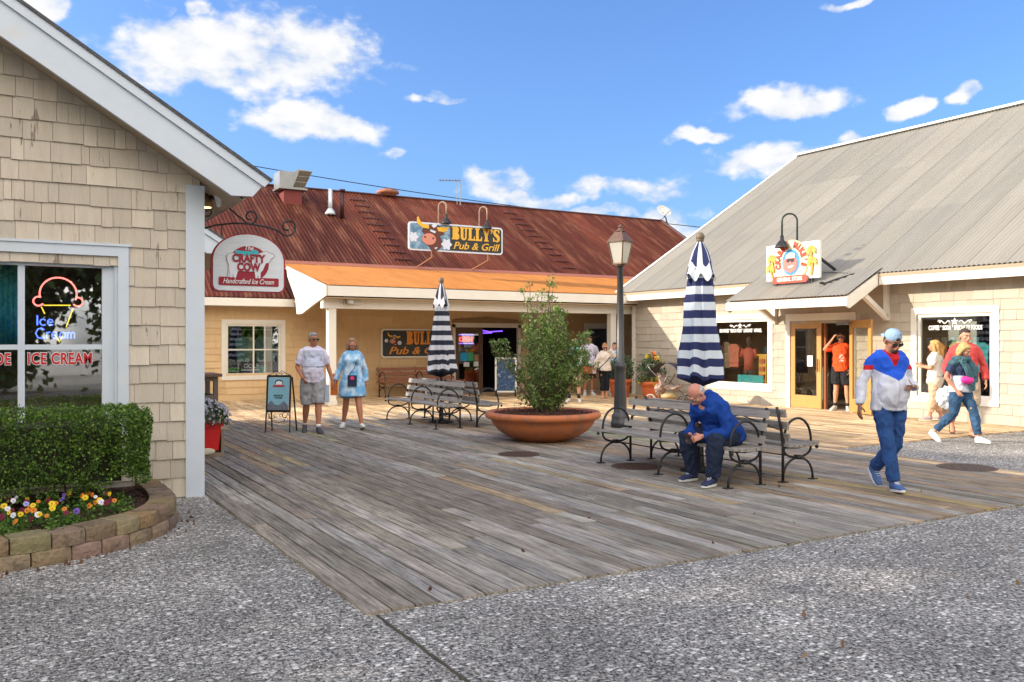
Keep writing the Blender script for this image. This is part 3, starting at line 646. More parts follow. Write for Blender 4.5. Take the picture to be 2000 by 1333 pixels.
# ================================================================== RED ROOFED PUB
pub = thing('pub_building', 'long tan pub building under a rusty red corrugated roof with a covered porch', 'building', (11, 24.5, 0))
PY = 24.5; tan = [(.62, .435, .235), (.60, .415, .225), (.64, .455, .25)]
M_roofm = mat('painted corrugated metal', attr=True, rough=.6, var=.32, scale=2.2, spec=.12, stretch=(2.5, .35, .35), col2=(.20, .085, .05), c2amt=(.50, .70), c2scale=1.3)
M_roofo = mat('sun-bleached orange metal', attr=True, rough=.7, var=.14, scale=2.0, spec=.1, stretch=(1.5, .35, .35), col2=(.30, .11, .04), c2amt=(.5, .8))
WP = (5.31, 6.82, .68, 2.10)
ops = [(WP[0] + 4, WP[1] + 4, WP[2], WP[3]), (12.28 + 4, 14.6 + 4, 0, 2.12), (17.35 + 4, 18.55 + 4, .9, 2.12)]
siding('wall', pub, M_shg2, (-4, PY, 0), (1, 0, 0), (0, -1, 0), 29, 0, 2.84, ops, .182, (.35, 1.1), tan, .05, .022, seed=12, rag=.018)
s_ = .6; zr0 = lambda Y: 2.80 + s_ * (Y - 24.0)
Yr = 31.3; Vv = Vector((0, 1, s_)).normalized(); HV = sqrt(1 + s_ * s_)
redc = [(.115, .031, .018), (.085, .025, .015), (.14, .040, .023), (.10, .028, .017)]
def pubclip(u):
    X = -6 + u
    return (0 if X < 7.0 or X > 22 else (25.9 - 24.0) * HV, (Yr - 24.0) * HV)
corrugated('roof', pub, M_roofm, (-6, 24.0, 2.82), (1, 0, 0), 32.3, Vv, 1, .128, .0145, 10, 8, redc, .12, 2, 1, pubclip)
b = MB(); b.prism([(24.0, 2.74), (24.0, 2.79), (Yr, zr0(Yr) - .03), (38.6, 2.79), (38.6, 2.7), (Yr, zr0(Yr) - .12)], (-6, 0, 0), (0, 1, 0), (0, 0, 1), (1, 0, 0), 32.25); b.build('roof_deck', mat('roof underside', (.13, .05, .04)), pub)
b = MB(); b.tube([(-6, Yr, zr0(Yr) + .05), (26.35, Yr, zr0(Yr) + .02)], .08, 6, True, .5); b.bar((26.32, 24.0, 2.86), (26.32, Yr, zr0(Yr) + .04), .10, .10); b.build('ridge_cap', mat('dark ridge metal', (.10, .05, .05), rough=.5), pub)
b = MB(); b.box(25.7, 26.0, PY, 35, 0, 2.9); b.prism([(24.3, 2.8), (38.3, 2.8), (Yr, zr0(Yr) - .1)], (26.1, 0, 0), (0, 1, 0), (0, 0, 1), (1, 0, 0), .1); b.build('end_wall', M_soff, pub)
b = MB(); b.box(-6, 7.05, 23.96, 24.0, 2.58, 2.79); b.build('fascia', M_trimw, pub)
b = MB(); b.box(-6, 7.05, 24.0, PY - .02, 2.56, 2.59); b.build('soffit', M_soff, pub)
# porch roof
PEY, PEZ = 21.0, 3.03; PTY, PTZ = 25.95, 3.98
pv = Vector((0, PTY - PEY, PTZ - PEZ)); pl = pv.length; pv.normalize()
orc = [(.38, .160, .046), (.365, .152, .044), (.40, .17, .05)]
corrugated('porch_roof', pub, M_roofo, (7.0, PEY, PEZ), (1, 0, 0), 14.5, pv, pl, .085, .011, 6, 10, orc, .05, 3, 1)
b = MB(); b.prism([(PEY + .02, PEZ - .03), (PTY, PTZ - .02), (PTY, PTZ - .06), (PEY + .02, PEZ - .07)], (7.02, 0, 0), (0, 1, 0), (0, 0, 1), (1, 0, 0), 14.4); b.build('porch_deck', M_soff, pub)
b = MB(); b.box(7.0, 20.0, PEY + .0, PEY + .04, PEZ - .27, PEZ - .02); b.build('porch_fascia', M_trimw, pub)
b = MB(); b.box(7.02, 20.0, PEY + .38, PEY + .60, 2.46, 2.74); b.build('porch_beam', M_trimw, pub)
b = MB(); b.box(7.02, 20.0, PEY + .04, PEY + .38, 2.70, 2.73); b.box(7.02, 20, PEY + .6, PY - .02, 2.70, 2.74); b.build('porch_ceiling', mat('porch ceiling', (.38, .27, .16)), pub)
# left end of the porch roof: white cheek
b = MB(); b.prism([(PEY, PEZ - .02), (PEY, PEZ - .27), (PEY + .5, PEZ - .36), (23.0, 2.36), (23.45, 2.36), (23.6, 2.8), (24.35, 3.45), (24.46, 3.74)], (6.96, 0, 0), (0, 1, 0), (0, 0, 1), (1, 0, 0), .05); b.build('porch_end_board', M_trimw, pub)
for X, Y in ((7.27, 21.5), (11.5, 21.5), (16.15, 21.5)):
    if X == 11.5: continue
    b = MB(); b.box(X - .1, X + .1, Y - .1, Y + .1, 0, 2.46); b.box(X - .12, X + .12, Y - .12, Y + .12, 0, .12); b.build('porch_post', M_trimw, pub)
# flashing between roofs
b = MB(); b.prism([(25.60, 3.93), (25.96, 4.05), (25.96, 4.02), (25.6, 3.90)], (6.9, 0, 0), (0, 1, 0), (0, 0, 1), (1, 0, 0), 15); b.build('flashing', mat('faded red flashing', (.36, .13, .07), rough=.5), pub)
# short step rows up the roof
for bx in (11.05, 17.6):
    for k in range(10):
        Y = 30.7 - k * .47; z = zr0(Y) + .035; X = bx; b = MB()
        b.prism([(0, 0), (.09, 0), (.09, .035), (0, .02)], (X, Y, z), (0, -1, -s_ * .6), (0, 0, 1), (1, 0, 0), .62)
        b.build('roof_step', mat('dark red step', (.10, .03, .03), rough=.6), pub)

def window(parent, O, U, N, u0, u1, z0, z1, tw=.12, sash=.06, cols=2, rows=2, tmat=None, gm=None, sill=True, rec=.07, bar=.035):
    O, U, N = Vector(O), Vector(U), Vector(N); tmat = tmat or M_trimw
    def bx(mb, ua, ub, za, zb, n0, n1): mb.prism([(ua, za), (ub, za), (ub, zb), (ua, zb)], O + N * n0, U, (0, 0, 1), N, n1 - n0)
    mb = MB(); bx(mb, u0 - tw, u1 + tw, z1, z1 + tw, 0, .035); bx(mb, u0 - tw, u1 + tw, z0 - tw, z0, 0, .037); bx(mb, u0 - tw, u0, z0, z1, 0, .035); bx(mb, u1, u1 + tw, z0, z1, 0, .035)
    w = mb.build('window', tmat, parent)
    mb = MB(); bx(mb, u0, u1, z1 - sash, z1, -rec, -.005); bx(mb, u0, u1, z0, z0 + sash, -rec, -.005); bx(mb, u0, u0 + sash, z0 + sash, z1 - sash, -rec, -.005); bx(mb, u1 - sash, u1, z0 + sash, z1 - sash, -rec, -.005)
    for i in range(1, cols): c = u0 + (u1 - u0) * i / cols; bx(mb, c - bar / 2, c + bar / 2, z0 + sash, z1 - sash, -rec + .01, -.012)
    for i in range(1, rows): c = z0 + (z1 - z0) * i / rows; bx(mb, u0 + sash, u1 - sash, c - bar / 2, c + bar / 2, -rec + .012, -.014)
    mb.build('frame', tmat, w)
    mb = MB(); bx(mb, u0 + .01, u1 - .01, z0 + .01, z1 - .01, -rec + .02, -rec + .026); mb.build('pane', gm or M_glass, w)
    return w
def room(parent, x0, x1, y0, y1, z1, m):
    b = MB(); t = .03
    b.box(x0, x1, y1, y1 + t, 0, z1); b.box(x0 - t, x0, y0, y1, 0, z1); b.box(x1, x1 + t, y0, y1, 0, z1); b.box(x0, x1, y0, y1, z1, z1 + t); b.box(x0, x1, y0, y1, -.02, .012)
    return b.build('interior', m, parent)
window(pub, (0, PY, 0), (1, 0, 0), (0, -1, 0), WP[0], WP[1], WP[2], WP[3], gm=glass('pub window glass', .26))
M_pint = mat('pub interior', (.05, .04, .035), var=.3)
room(pub, 5.0, 7.4, PY + .12, 27, 2.6, mat('golf shop interior', (.15, .15, .13), var=.4, scale=3)); room(pub, 12.0, 14.9, PY + .12, 27.5, 2.6, M_dark); room(pub, 17.1, 18.9, PY + .12, 26, 2.6, M_dark)
window(pub, (0, PY, 0), (1, 0, 0), (0, -1, 0), 17.35, 18.55, .9, 2.12, cols=1, rows=1)
b = MB(); n_ = 16; b.prism([(17.85 + .28 * cos(radians(60 + 240 * i / n_)), 1.55 + .28 * sin(radians(60 + 240 * i / n_))) for i in range(n_ + 1)] + [(17.95 + .22 * cos(radians(290 - 220 * i / n_)), 1.56 + .22 * sin(radians(290 - 220 * i / n_))) for i in range(n_ + 1)], (0, PY + .11, 0), (1, 0, 0), (0, 0, 1), (0, 1, 0), .01)
tag(b.build('moon_decoration', mat('yellow moon', (.45, .27, .04), var=.1)), 'yellow crescent moon hanging in the dark pub window under the porch', 'decoration')
# things on show in the golf shop window
gd = thing('shirt_display', 'pale green shirts on a rack inside the pub-side window', 'clothes rack', (5.9, 24.9, 0))
b = MB(); b.tube([(5.8, 25.0, 1.95), (6.7, 25.0, 1.95)], .015, 6); b.tube([(5.75, 25, 0), (5.75, 25, 1.95)], .015, 6); b.tube([(6.7, 25, 0), (6.7, 25, 1.95)], .015, 6); b.build('rack', M_trimw, gd)
for k, (xx, c) in enumerate(((5.85, (.25, .42, .36)), (6.05, (.5, .5, .42)), (6.4, (.2, .3, .3)), (6.62, (.3, .45, .42)))):
    b = MB(); b.prism([(-.08, 0), (-.2, -.12), (-.16, -.2), (-.15, -.7), (.15, -.7), (.16, -.2), (.2, -.12), (.08, 0)], (xx, 24.95 + .02 * k, 1.75), (1, 0, 0), (0, 0, 1), (0, -1, 0), .04); b.build('shirt', mat('shirt cloth %d' % k, c, var=.15), gd)
text_mesh('GOLF', .17, (6.02, PY + .10, .93), (1, 0, 0), (0, 0, 1), (0, -1, 0), M_wht, 'golf_sign', None, .006, .004, 0, 'CENTER')
tag(bpy.data.objects['golf_sign'], 'white GOLF letters standing low in the left pub window', 'sign')
b = MB(); b.box(5.75, 6.25, PY + .105, PY + .115, .80, .84); tag(b.build('display_ledge', M_wht), 'white bar under the GOLF letters in the window', 'ledge')
gb = leaves('green_tuft', [(5.52 + R.gauss(0, .1), PY + .15 + R.random() * .1, .78 + R.random() * .1) for _ in range(260)], [.05] * 260, mat('bright green felt', attr=True, var=0, rough=.6), None, pick_cols(260, [(.12, .75, .03), (.2, .85, .05)], 3), 3)
tag(gb, 'bright green artificial plant in the bottom left corner of the pub window', 'plant')
b = MB(); b.box(6.2, 6.45, PY + .12, PY + .3, .72, .95); tag(b.build('display_box', mat('mint green box', (.12, .45, .33))), 'mint green display box low in the pub window right of the GOLF letters', 'box')
# pub doors
M_brn = mat('dark brown door frame', (.10, .055, .03), rough=.5, var=.15, stretch=(1, 1, .2))
dr = MB(); dr.box(12.2, 12.30, PY - .04, PY + .05, 0, 2.16); dr.box(14.58, 14.68, PY - .04, PY + .05, 0, 2.16); dr.box(12.2, 14.68, PY - .04, PY + .05, 2.06, 2.20); dr.build('door_frame', M_trimw, pub)
dr = MB(); dr.box(12.30, 12.42, PY - .03, PY + .02, 0.02, 2.05); dr.box(13.14, 13.28, PY - .03, PY + .02, 0.02, 2.05); dr.box(12.42, 13.14, PY - .03, PY + .02, 1.86, 2.05); dr.box(12.42, 13.14, PY - .03, PY + .02, .02, .32)
do = dr.build('door', M_brn, pub); b = MB(); b.box(12.42, 13.14, PY - .008, PY - .002, .32, 1.86); b.build('pane', glass('pub door glass', .22), do)
b = MB(); b.tube([(13.2, PY - .07, .9), (13.2, PY - .07, 1.2)], .012, 6); b.build('handle', M_black, do)
b = MB(); b.prism([(12.2, 2.2), (14.68, 2.2), (14.68, 2.3), (13.44, 2.40), (12.2, 2.3)], (0, PY - .06, 0), (1, 0, 0), (0, 0, 1), (0, 1, 0), .05); b.build('door_head', mat('brown arch trim', (.28, .18, .09)), pub)
os_ = thing('open_sign', 'red and violet glowing OPEN neon sign in the pub door glass', 'neon sign', (12.62, PY + .05, 1.72))
M_or = mat('red neon', (.8, .05, .05), var=0, emit=((1, .03, .03), 3)); M_ov = mat('violet neon', (.3, .1, .8), var=0, emit=((.25, .08, 1), 2.5))
text_mesh('OPEN', .19, (12.70, PY + .05, 1.68), (1, 0, 0), (0, 0, 1), (0, -1, 0), M_or, 'lettering', os_, .01, .008, 0, 'CENTER', .95)
b = MB(); b.tube([(12.45, PY + .05, 1.83), (12.98, PY + .05, 1.83)], .012, 6); b.tube([(12.45, PY + .05, 1.55), (12.98, PY + .05, 1.55)], .012, 6); b.build('border_tube', M_ov, os_)
b = MB(); b.tube([(13.4, PY + .5, 2.0), (13.8, PY + .5, 1.93), (14.3, PY + .5, 1.96)], .02, 6); b.tube([(13.4, PY + .5, 1.88), (13.9, PY + .5, 1.9)], .02, 6)
tag(b.build('neon_strip', mat('violet strip', (.2, .1, .6), var=0, emit=((.16, .06, .9), 1.2))), 'violet neon strip glowing inside the dark open pub doorway', 'neon light')
k = 0
for (xa, za, w_, h_, c, nm) in ((12.48, 1.0, .24, .26, (.02, .35, .65), 'blue'), (12.73, 1.0, .22, .26, (.05, .35, .2), 'green'), (12.98, 1.0, .15, .2, (.35, .2, .1), 'brown'), (12.6, .82, .2, .14, (.7, .7, .72), 'white'), (12.96, .82, .17, .16, (.6, .62, .62), 'pale grey')):
    b = MB(); b.box(xa, xa + w_, PY - .0135, PY - .0105, za, za + h_); tag(b.build('door_sticker', mat('sticker ' + nm, c, var=.2, scale=20)), '%s notice stuck on the glass of the pub door' % nm, 'sticker')
# pub wall sign + roof sign
M_sgnblk = mat('charcoal sign face', (.025, .03, .03), rough=.5, var=.1); M_gold = mat('gold sign paint', (.72, .42, .05), rough=.5, var=.05); M_orange = mat('orange sign paint', (.72, .27, .03), rough=.5, var=.05)
M_bullb = mat('bull brown paint', (.12, .03, .02), rough=.5, var=.15); M_bullp = mat('pink paint', (.60, .24, .17), rough=.5, var=.05); M_puff = mat('pale blue white paint', (.62, .68, .78), rough=.5, var=.04); M_horn = mat('yellow horn paint', (.75, .45, .04), rough=.5, var=.08)
M_bluep = mat('cloudy blue paint', (.10, .22, .36), rough=.5, var=.35, scale=3, col2=(.25, .42, .55), c2amt=(.45, .6), c2scale=4)
def rrect(x0, x1, z0, z1, r, n=5):
    p = []
    for cx, cz, a in ((x1 - r, z0 + r, -90), (x1 - r, z1 - r, 0), (x0 + r, z1 - r, 90), (x0 + r, z0 + r, 180)):
        p += [(cx + r * cos(radians(a + 90 * i / n)), cz + r * sin(radians(a + 90 * i / n))) for i in range(n + 1)]
    return p
def elp(cx, cz, rx, rz, n=18, a=0): return [(cx + rx * cos(2 * pi * i / n) * cos(a) - rz * sin(2 * pi * i / n) * sin(a), cz + rx * cos(2 * pi * i / n) * sin(a) + rz * sin(2 * pi * i / n) * cos(a)) for i in range(n)]
def flower(cx, cz, r, n=40, k=6): return [(cx + r * (1 + .18 * cos(k * 2 * pi * i / n)) * cos(2 * pi * i / n), cz + r * (1 + .18 * cos(k * 2 * pi * i / n)) * sin(2 * pi * i / n)) for i in range(n)]
def bull(parent, O, s, y):
    """bull head emblem about s tall, O=(x,z) of its centre; faces -Y"""
    X, Z = O
    def P(poly, m, nm, d, t=.012):
        b = MB(); b.prism([(X + p[0] * s, Z + p[1] * s) for p in poly], (0, y - d, 0), (1, 0, 0), (0, 0, 1), (0, 1, 0), t); b.build(nm, m, parent)
    P([(-.30, .30), (-.36, .16), (-.26, .0), (-.24, -.2), (-.05, -.42), (.02, -.52), (.14, -.50), (.34, -.34), (.36, -.12), (.28, .02), (.46, .10), (.36, .20), (.30, .34), (.0, .40)], M_bullb, 'head', .014)
    P([(-.36, .26), (-.52, .38), (-.54, .56), (-.50, .62), (-.44, .50), (-.36, .40), (-.12, .36), (-.12, .24)][::-1], M_horn, 'horn', .020)
    P([(.16, .30), (.60, .34), (.56, .22), (.44, .16), (.22, .18)], M_horn, 'horn', .020)
    P(elp(-.12, -.10, .25, .19), M_bullp, 'muzzle', .026); P(elp(-.26, -.04, .035, .03), M_sgnblk, 'nostril', .030, .006); P(elp(.03, -.07, .035, .03), M_sgnblk, 'nostril', .030, .006)
    P([(-.08, .16), (.10, .10), (.14, .16), (-.06, .22)], M_puff, 'eye', .022); P([(.06, -.38), (.2, -.34), (.14, -.42)], M_puff, 'teeth', .022)
    P([(-.03, .34), (.05, .44), (.10, .38), (.18, .42), (.14, .32), (.05, .27)], M_puff, 'forelock', .028)
    P(flower(-.66, -.06, .15), M_puff, 'steam_puff', .012); P(flower(.52, -.24, .17), M_puff, 'steam_puff', .018)
def bullys(parent, x0, x1, z0, z1, y, gold, with_blue):
    b = MB(); b.prism(rrect(x0, x1, z0, z1, .1), (0, y, 0), (1, 0, 0), (0, 0, 1), (0, 1, 0), .06); b.build('border', M_puff if with_blue else M_trimw, parent)
    b = MB(); b.prism(rrect(x0 + .05, x1 - .05, z0 + .05, z1 - .05, .07), (0, y - .006, 0), (1, 0, 0), (0, 0, 1), (0, 1, 0), .005); b.build('face', M_sgnblk, parent)
    w = x1 - x0; h = z1 - z0; xs = x0 + w * (.425 if with_blue else .33)
    if with_blue:
        b = MB(); b.prism(rrect(x0 + .05, xs, z0 + .05, z1 - .05, .06), (0, y - .010, 0), (1, 0, 0), (0, 0, 1), (0, 1, 0), .005); b.build('blue_panel', M_bluep, parent)
    # slab letters, drawn in a unit box
    Gl = {'B': [[(0, 0), (0, .1), (.1, .12), (.1, .88), (0, .9), (0, 1), (.62, 1), (.8, .93), (.84, .75), (.78, .58), (.66, .52), (.82, .46), (.9, .28), (.84, .08), (.66, 0)]],
          'U': [[(0, .9), (0, 1), (.52, 1), (.52, .9), (.42, .88), (.42, .22), (.5, .12), (.58, .14), (.62, .22), (.62, .88), (.54, .9), (.54, 1), (.92, 1), (.92, .9), (.82, .88), (.8, .16), (.68, .02), (.48, -.02), (.24, .02), (.12, .16), (.1, .88)]],
          'L': [[(0, 0), (0, .1), (.1, .12), (.1, .88), (0, .9), (0, 1), (.54, 1), (.54, .9), (.42, .88), (.42, .12), (.66, .14), (.74, .34), (.82, .34), (.82, 0)]],
          'Y': [[(.22, 0), (.22, .1), (.32, .12), (.32, .42), (.08, .9), (-.02, .92), (-.02, 1), (.48, 1), (.48, .92), (.42, .9), (.54, .6), (.66, .9), (.58, .92), (.58, 1), (.94, 1), (.94, .92), (.84, .9), (.64, .45), (.64, .12), (.74, .1), (.74, 0)]],
          "'": [[(.05, 1), (.3, 1), (.3, .8), (.14, .62), (.06, .64), (.14, .8), (.05, .82)]],
          'S': [[(.0, .0), (.0, .34), (.1, .34), (.2, .16), (.38, .1), (.5, .16), (.48, .3), (.1, .52), (.0, .72), (.06, .92), (.28, 1.02), (.48, .98), (.6, .92), (.7, 1), (.76, 1), (.76, .7), (.66, .7), (.56, .86), (.42, .9), (.32, .84), (.34, .74), (.7, .54), (.82, .34), (.76, .1), (.52, -.02), (.3, .02), (.14, .08), (.08, 0)]]}
    hh = h * .46; cx = xs + .05; ww = (x1 - .1 - cx); tot = .9 + .92 + .82 + .82 + .9 + .34 + .8 + .30; k = ww / tot; b = MB(); zz = z0 + h * .46
    for ch in "BULLY'S":
        for pg in Gl[ch]: b.prism([(cx + p[0] * k, zz + p[1] * hh) for p in pg], (0, y - .022, 0), (1, 0, 0), (0, 0, 1), (0, 1, 0), .014)
        cx += {'B': .94, 'U': .96, 'L': .86, 'Y': .94, "'": .36, 'S': .8}[ch] * k
    b.build('lettering', gold, parent)
    xa = xs + .02 if with_blue else x0 + .14
    wd_ = x1 - .1 - xa
    text_mesh('Pub & Grill', h * .36, (xa + wd_ / 2, y - .007, z0 + h * .24), (1, 0, 0), (0, 0, 1), (0, -1, 0), gold, 'lettering', parent, .014, .004, .3, 'CENTER', wd_ / (h * .36 * 4.9))
    return xs
ws = thing('wall_sign', 'charcoal pub sign with orange lettering on the tan wall behind the small umbrella', 'sign', (10.9, PY - .08, 1.56))
bullys(ws, 9.8, 12.1, 1.12, 2.0, PY - .08, M_orange, False); bull(ws, (10.2, 1.66), .36, PY - .08)
rs = thing('roof_sign', 'wide pub sign with a bull head and gold lettering standing on the red roof', 'sign', (12.4, 24.6, 4.0))
xs_ = bullys(rs, 10.77, 14.08, 4.42, 5.30, 24.6, M_gold, True); bull(rs, (11.55, 4.88), .95, 24.6 - .01)
for X in (11.6, 13.6): b = MB(); b.bar((X, 24.68, 4.22), (X, 24.68, 5.1), .06, .06); b.bar((X, 24.68, 4.24), (X, 25.9, 4.0), .04, .04); b.build('support_leg', mat('rusty orange steel', (.22, .09, .04), rough=.6), rs)
def gooseneck(X, Y, zb, zt, rad, shade_z, nm_label, fwd=Vector((0, -1, 0)), m_=None, lat=.0):
    t = thing('gooseneck_lamp', nm_label, 'lamp', (X, Y, zb)); m_ = m_ or M_black; P0 = Vector((X, Y, zb)); up = Vector((0, 0, 1)); zc = zt - rad
    pts = [P0, Vector((X, Y, zc))] + [Vector((X, Y, zc)) + fwd * (rad - rad * cos(pi * i / 12)) + up * (rad * sin(pi * i / 12)) for i in range(1, 13)] + [Vector((X, Y, shade_z + .12)) + fwd * 2 * rad]
    b = MB(); b.tube(pts, .022, 8); b.build('arm', m_, t, True)
    c = Vector((X, Y, shade_z)) + fwd * 2 * rad
    b = MB(); b.lathe([(.17, -.12), (.165, -.10), (.10, .0), (.045, .06), (.04, .16), (.0, .17)], c, 16, False); b.build('lamp_shade', M_black, t, True)
    return t
d_ = Vector((.55, -.83, 0)).normalized()
gooseneck(11.85, 24.75, 4.6, 5.98, .14, 5.42, 'curved rusty gooseneck lamp over the bull head half of the roof sign', d_, mat('rusty conduit', (.30, .22, .16), rough=.6, var=.4))
gooseneck(13.3, 24.75, 4.6, 5.94, .14, 5.34, 'curved rusty gooseneck lamp over the gold letters of the roof sign', d_, MATS['rusty conduit'])
# roof plant
hv = thing('roof_vent_unit', 'metal exhaust fan box with a slanted hood on a red curb on the red roof', 'vent', (8.3, 29.0, 6.2)); OFFV = (.42, 1.15, .22); HC = Vector((8.3, 29.05, 6.3))
b = MB(); b.box(7.95, 8.7, 28.7, 29.4, 5.8, 6.72); b.v = [HC + (v_ - HC) * .84 + Vector(OFFV) for v_ in b.v]; b.build('curb', mat('red painted curb', (.17, .03, .025), var=.12), hv)
b = MB(); b.box(7.72, 8.9, 28.55, 29.55, 6.72, 6.79); b.box(7.76, 8.3, 28.62, 29.5, 6.79, 7.45); M_galv = mat('galvanised metal', (.24, .25, .25), rough=.4, metal=.4, var=.15, scale=4); b.v = [HC + (v_ - HC) * .84 + Vector(OFFV) for v_ in b.v]; b.build('box', M_galv, hv)
b = MB(); b.prism([(8.25, 6.80), (8.80, 6.80), (9.15, 7.55), (8.55, 7.60), (8.30, 7.40)], (0, 28.68, 0), (1, 0, 0), (0, 0, 1), (0, 1, 0), .8); b.v = [HC + (v_ - HC) * .84 + Vector(OFFV) for v_ in b.v]; b.build('hood', M_galv, hv)
b = MB()
for k in range(3): b.prism([(8.33 + .095 * k, 6.84 + .24 * k), (8.80 + .11 * k, 6.84 + .24 * k), (8.90 + .11 * k, 7.05 + .24 * k), (8.42 + .085 * k, 7.05 + .24 * k)], (0, 28.672, 0), (1, 0, 0), (0, 0, 1), (0, -1, 0), .012)
b.v = [HC + (v_ - HC) * .84 + Vector(OFFV) for v_ in b.v]; b.build('louver', mat('brown mesh screen', (.09, .07, .045), rough=.8, var=.2), hv)
for (px, yb, yt, c, nm, lb) in ((645, 428, 370, (.6, .66, .7), 'flue_pipe', 'thin silver flue pipe with a flared base on the red roof'), (668, 421, 372, (.06, .02, .02), 'flue_pipe', 'thin dark red flue pipe standing beside the silver one')):
    p0 = J(px, yb, 30.3); p0.z = zr0(p0.y) + .02; f = thing(nm, lb, 'pipe', p0); zt = J(px, yt, 30.3).z
    b = MB(); b.tube([p0, (p0.x, p0.y, zt)], .075, 12); b.build('pipe', mat('pipe ' + lb[5:9], c, rough=.35, metal=.3), f, True)
    b = MB(); b.lathe([(.2, 0), (.16, .1), (.08, .22)] if px == 645 else [(.11, zt - p0.z - .05), (.11, zt - p0.z + .02)], (p0.x, p0.y, p0.z), 14); b.build('base_cone' if px == 645 else 'cap', MATS['pipe ' + lb[5:9]], f, True)
b = MB(); b.lathe([(.30, 0), (.33, .08), (.44, .10), (.42, .2), (.2, .27), (0, .28)], (12.85, 31.35, 7.20), 20); tag(b.build('vent_cap', mat('rusty vent metal', (.30, .12, .07), var=.3), None, True), 'low rusty round vent cap on the ridge of the red roof', 'vent')
an = thing('tv_antenna', 'thin metal antenna mast with one crossbar behind the red ridge', 'antenna', J(900, 398, 34.4)); b = MB(); b.tube([J(899, 402, 34.4), J(899, 354, 34.4)], .018, 5); b.tube([J(893, 400, 34.4), J(891, 355, 34.4)], .012, 5); b.build('mast', M_galv, an)
b = MB(); b.tube([J(857, 353, 34.4), J(900, 353.5, 34.4)], .02, 5)
for q in range(860, 898, 6): b.tube([J(q, 350, 34.1), J(q, 356, 34.7)], .008, 4)
b.build('crossbar', M_galv, an)
ds = thing('satellite_dish', 'pale satellite dish on a bracket at the right end of the red roof', 'satellite dish', J(1302, 440, 40.2))
c = J(1296, 413, 40.1); ax = (F * -.75 + RT * .35 + Vector((0, 0, .55))).normalized(); q = ax.to_track_quat('Z', 'Y').to_matrix()
b = MB(); b.lathe([(0, -.10), (.15, -.085), (.28, -.04), (.38, .03)], (0, 0, 0), 24, False); b.v = [c + q @ Vector((v_.x, v_.y * .85, v_.z)) for v_ in b.v]; b.build('dish', mat('dish paint', (.62, .62, .60), rough=.5), ds, True)
b = MB(); b.tube([c - ax * .1, J(1301, 428, 40.2), J(1302, 442, 40.2)], .03, 6); b.tube([c - ax * .1 + Vector((0, 0, -.3)), J(1308, 412, 39.8)], .015, 5); b.tube([J(1302, 428, 40.2), J(1298, 442, 39.9)], .02, 5); b.tube([J(1302, 432, 40.2), J(1308, 444, 40.1)], .02, 5); b.build('mount', mat('dark steel', (.06, .06, .065)), ds)
pts = []
for i in range(25):
    t = i / 24; p = J(470 + (1420 - 470) * t, 321 + (450 - 321) * t + 10 * sin(pi * t), 44 + 8 * t); pts.append(p)
b = MB(); b.tube(pts, .022, 4); tag(b.build('power_line', mat('cable', (.03, .03, .03), spec=.1)), 'single dark overhead cable sagging behind the red roof', 'cable')
b = MB(); b.box(7.55, 8.0, PEY + .30, PEY + .38, 2.56, 2.74); b.lathe([(.0, 0), (.09, 0), (.09, .12), (0, .13)], (7.68, PEY + .22, 2.58), 12); tag(b.build('porch_floodlight', mat('aged silver', (.5, .48, .42), rough=.4, metal=.3)), 'small silver floodlight fixed on the porch beam near the left post', 'lamp')
p = J(1175, 583, 26.3); b = MB(); b.box(p.x - .08, p.x + .08, p.y - .12, p.y + .03, p.z - .02, p.z + .08); b.lathe([(0, 0), (.07, 0), (.05, .12), (0, .13)], (p.x - .08, p.y - .12, p.z - .13), 10); b.lathe([(0, 0), (.07, 0), (.05, .12), (0, .13)], (p.x + .1, p.y - .12, p.z - .1), 10); tag(b.build('fascia_floodlight', M_black), 'small black twin floodlight on the porch fascia near the lamp post', 'lamp')

# ================================================================== GENERAL STORE (right)
st = thing('general_store', 'cream shingled general store with a tall grey corrugated roof and a bracketed entry hood', 'building', (16.8, 14, 0))
WX = 16.8; cream = [(.43, .38, .31), (.41, .36, .295), (.45, .40, .33)]
YL = 21.25                                             # far corner; u runs towards the camera
U_ = (0, -1, 0); N_ = (-1, 0, 0); uy = lambda y: YL - y
D0, D1 = 13.28, 15.05                                  # door opening in Y
W1 = (9.98, 11.62, .47, 2.20); W2 = (15.75, 17.85, .47, 2.20)
ops = [(uy(17.85), uy(15.75), .47, 2.20), (uy(D1), uy(D0), 0, 2.12), (uy(11.62), uy(9.98), .47, 2.20)]
siding('wall', st, M_shg2, (WX, YL, 0), U_, N_, 27, 0, 3.0, ops, .205, (.22, .62), cream, .05, .024, seed=21, rag=.016)
siding('wall', st, M_shg2, (WX, YL, 0), (1, 0, 0), (0, 1, 0), 14, 0, 2.9, [], .205, (.22, .62), cream, .04, .017, seed=22)
b = MB(); b.box(WX - .03, WX + .1, YL - .12, YL + .04, 0, 2.85); b.build('corner_board', M_trimw, st)
EX, EZ, RX, RZ = 16.28, 3.10, 24.3, 8.16; sv = Vector((RX - EX, 0, RZ - EZ)); sl = sv.length; sv.normalize(); sk = (RZ - EZ) / (RX - EX)
M_greym = mat('grey corrugated metal', attr=True, rough=.5, var=.10, scale=1.6, spec=.4, stretch=(.3, 2.2, .3), col2=(.22, .19, .155), c2amt=(.58, .85), c2scale=1.2)
gc = [(.25, .238, .21), (.235, .225, .20), (.265, .25, .22), (.225, .215, .195)]
corrugated('roof', st, M_greym, (EX, 21.45, EZ), (0, -1, 0), 27.5, sv, sl, .10, .013, 6, 8, gc, .03, 5, 3)
b = MB(); b.prism([(EX, EZ - .04), (RX, RZ - .04), (RX, RZ - .16), (EX + .02, EZ - .10)], (0, 21.42, 0), (1, 0, 0), (0, 0, 1), (0, -1, 0), 27.4); b.build('roof_deck', M_soff, st)
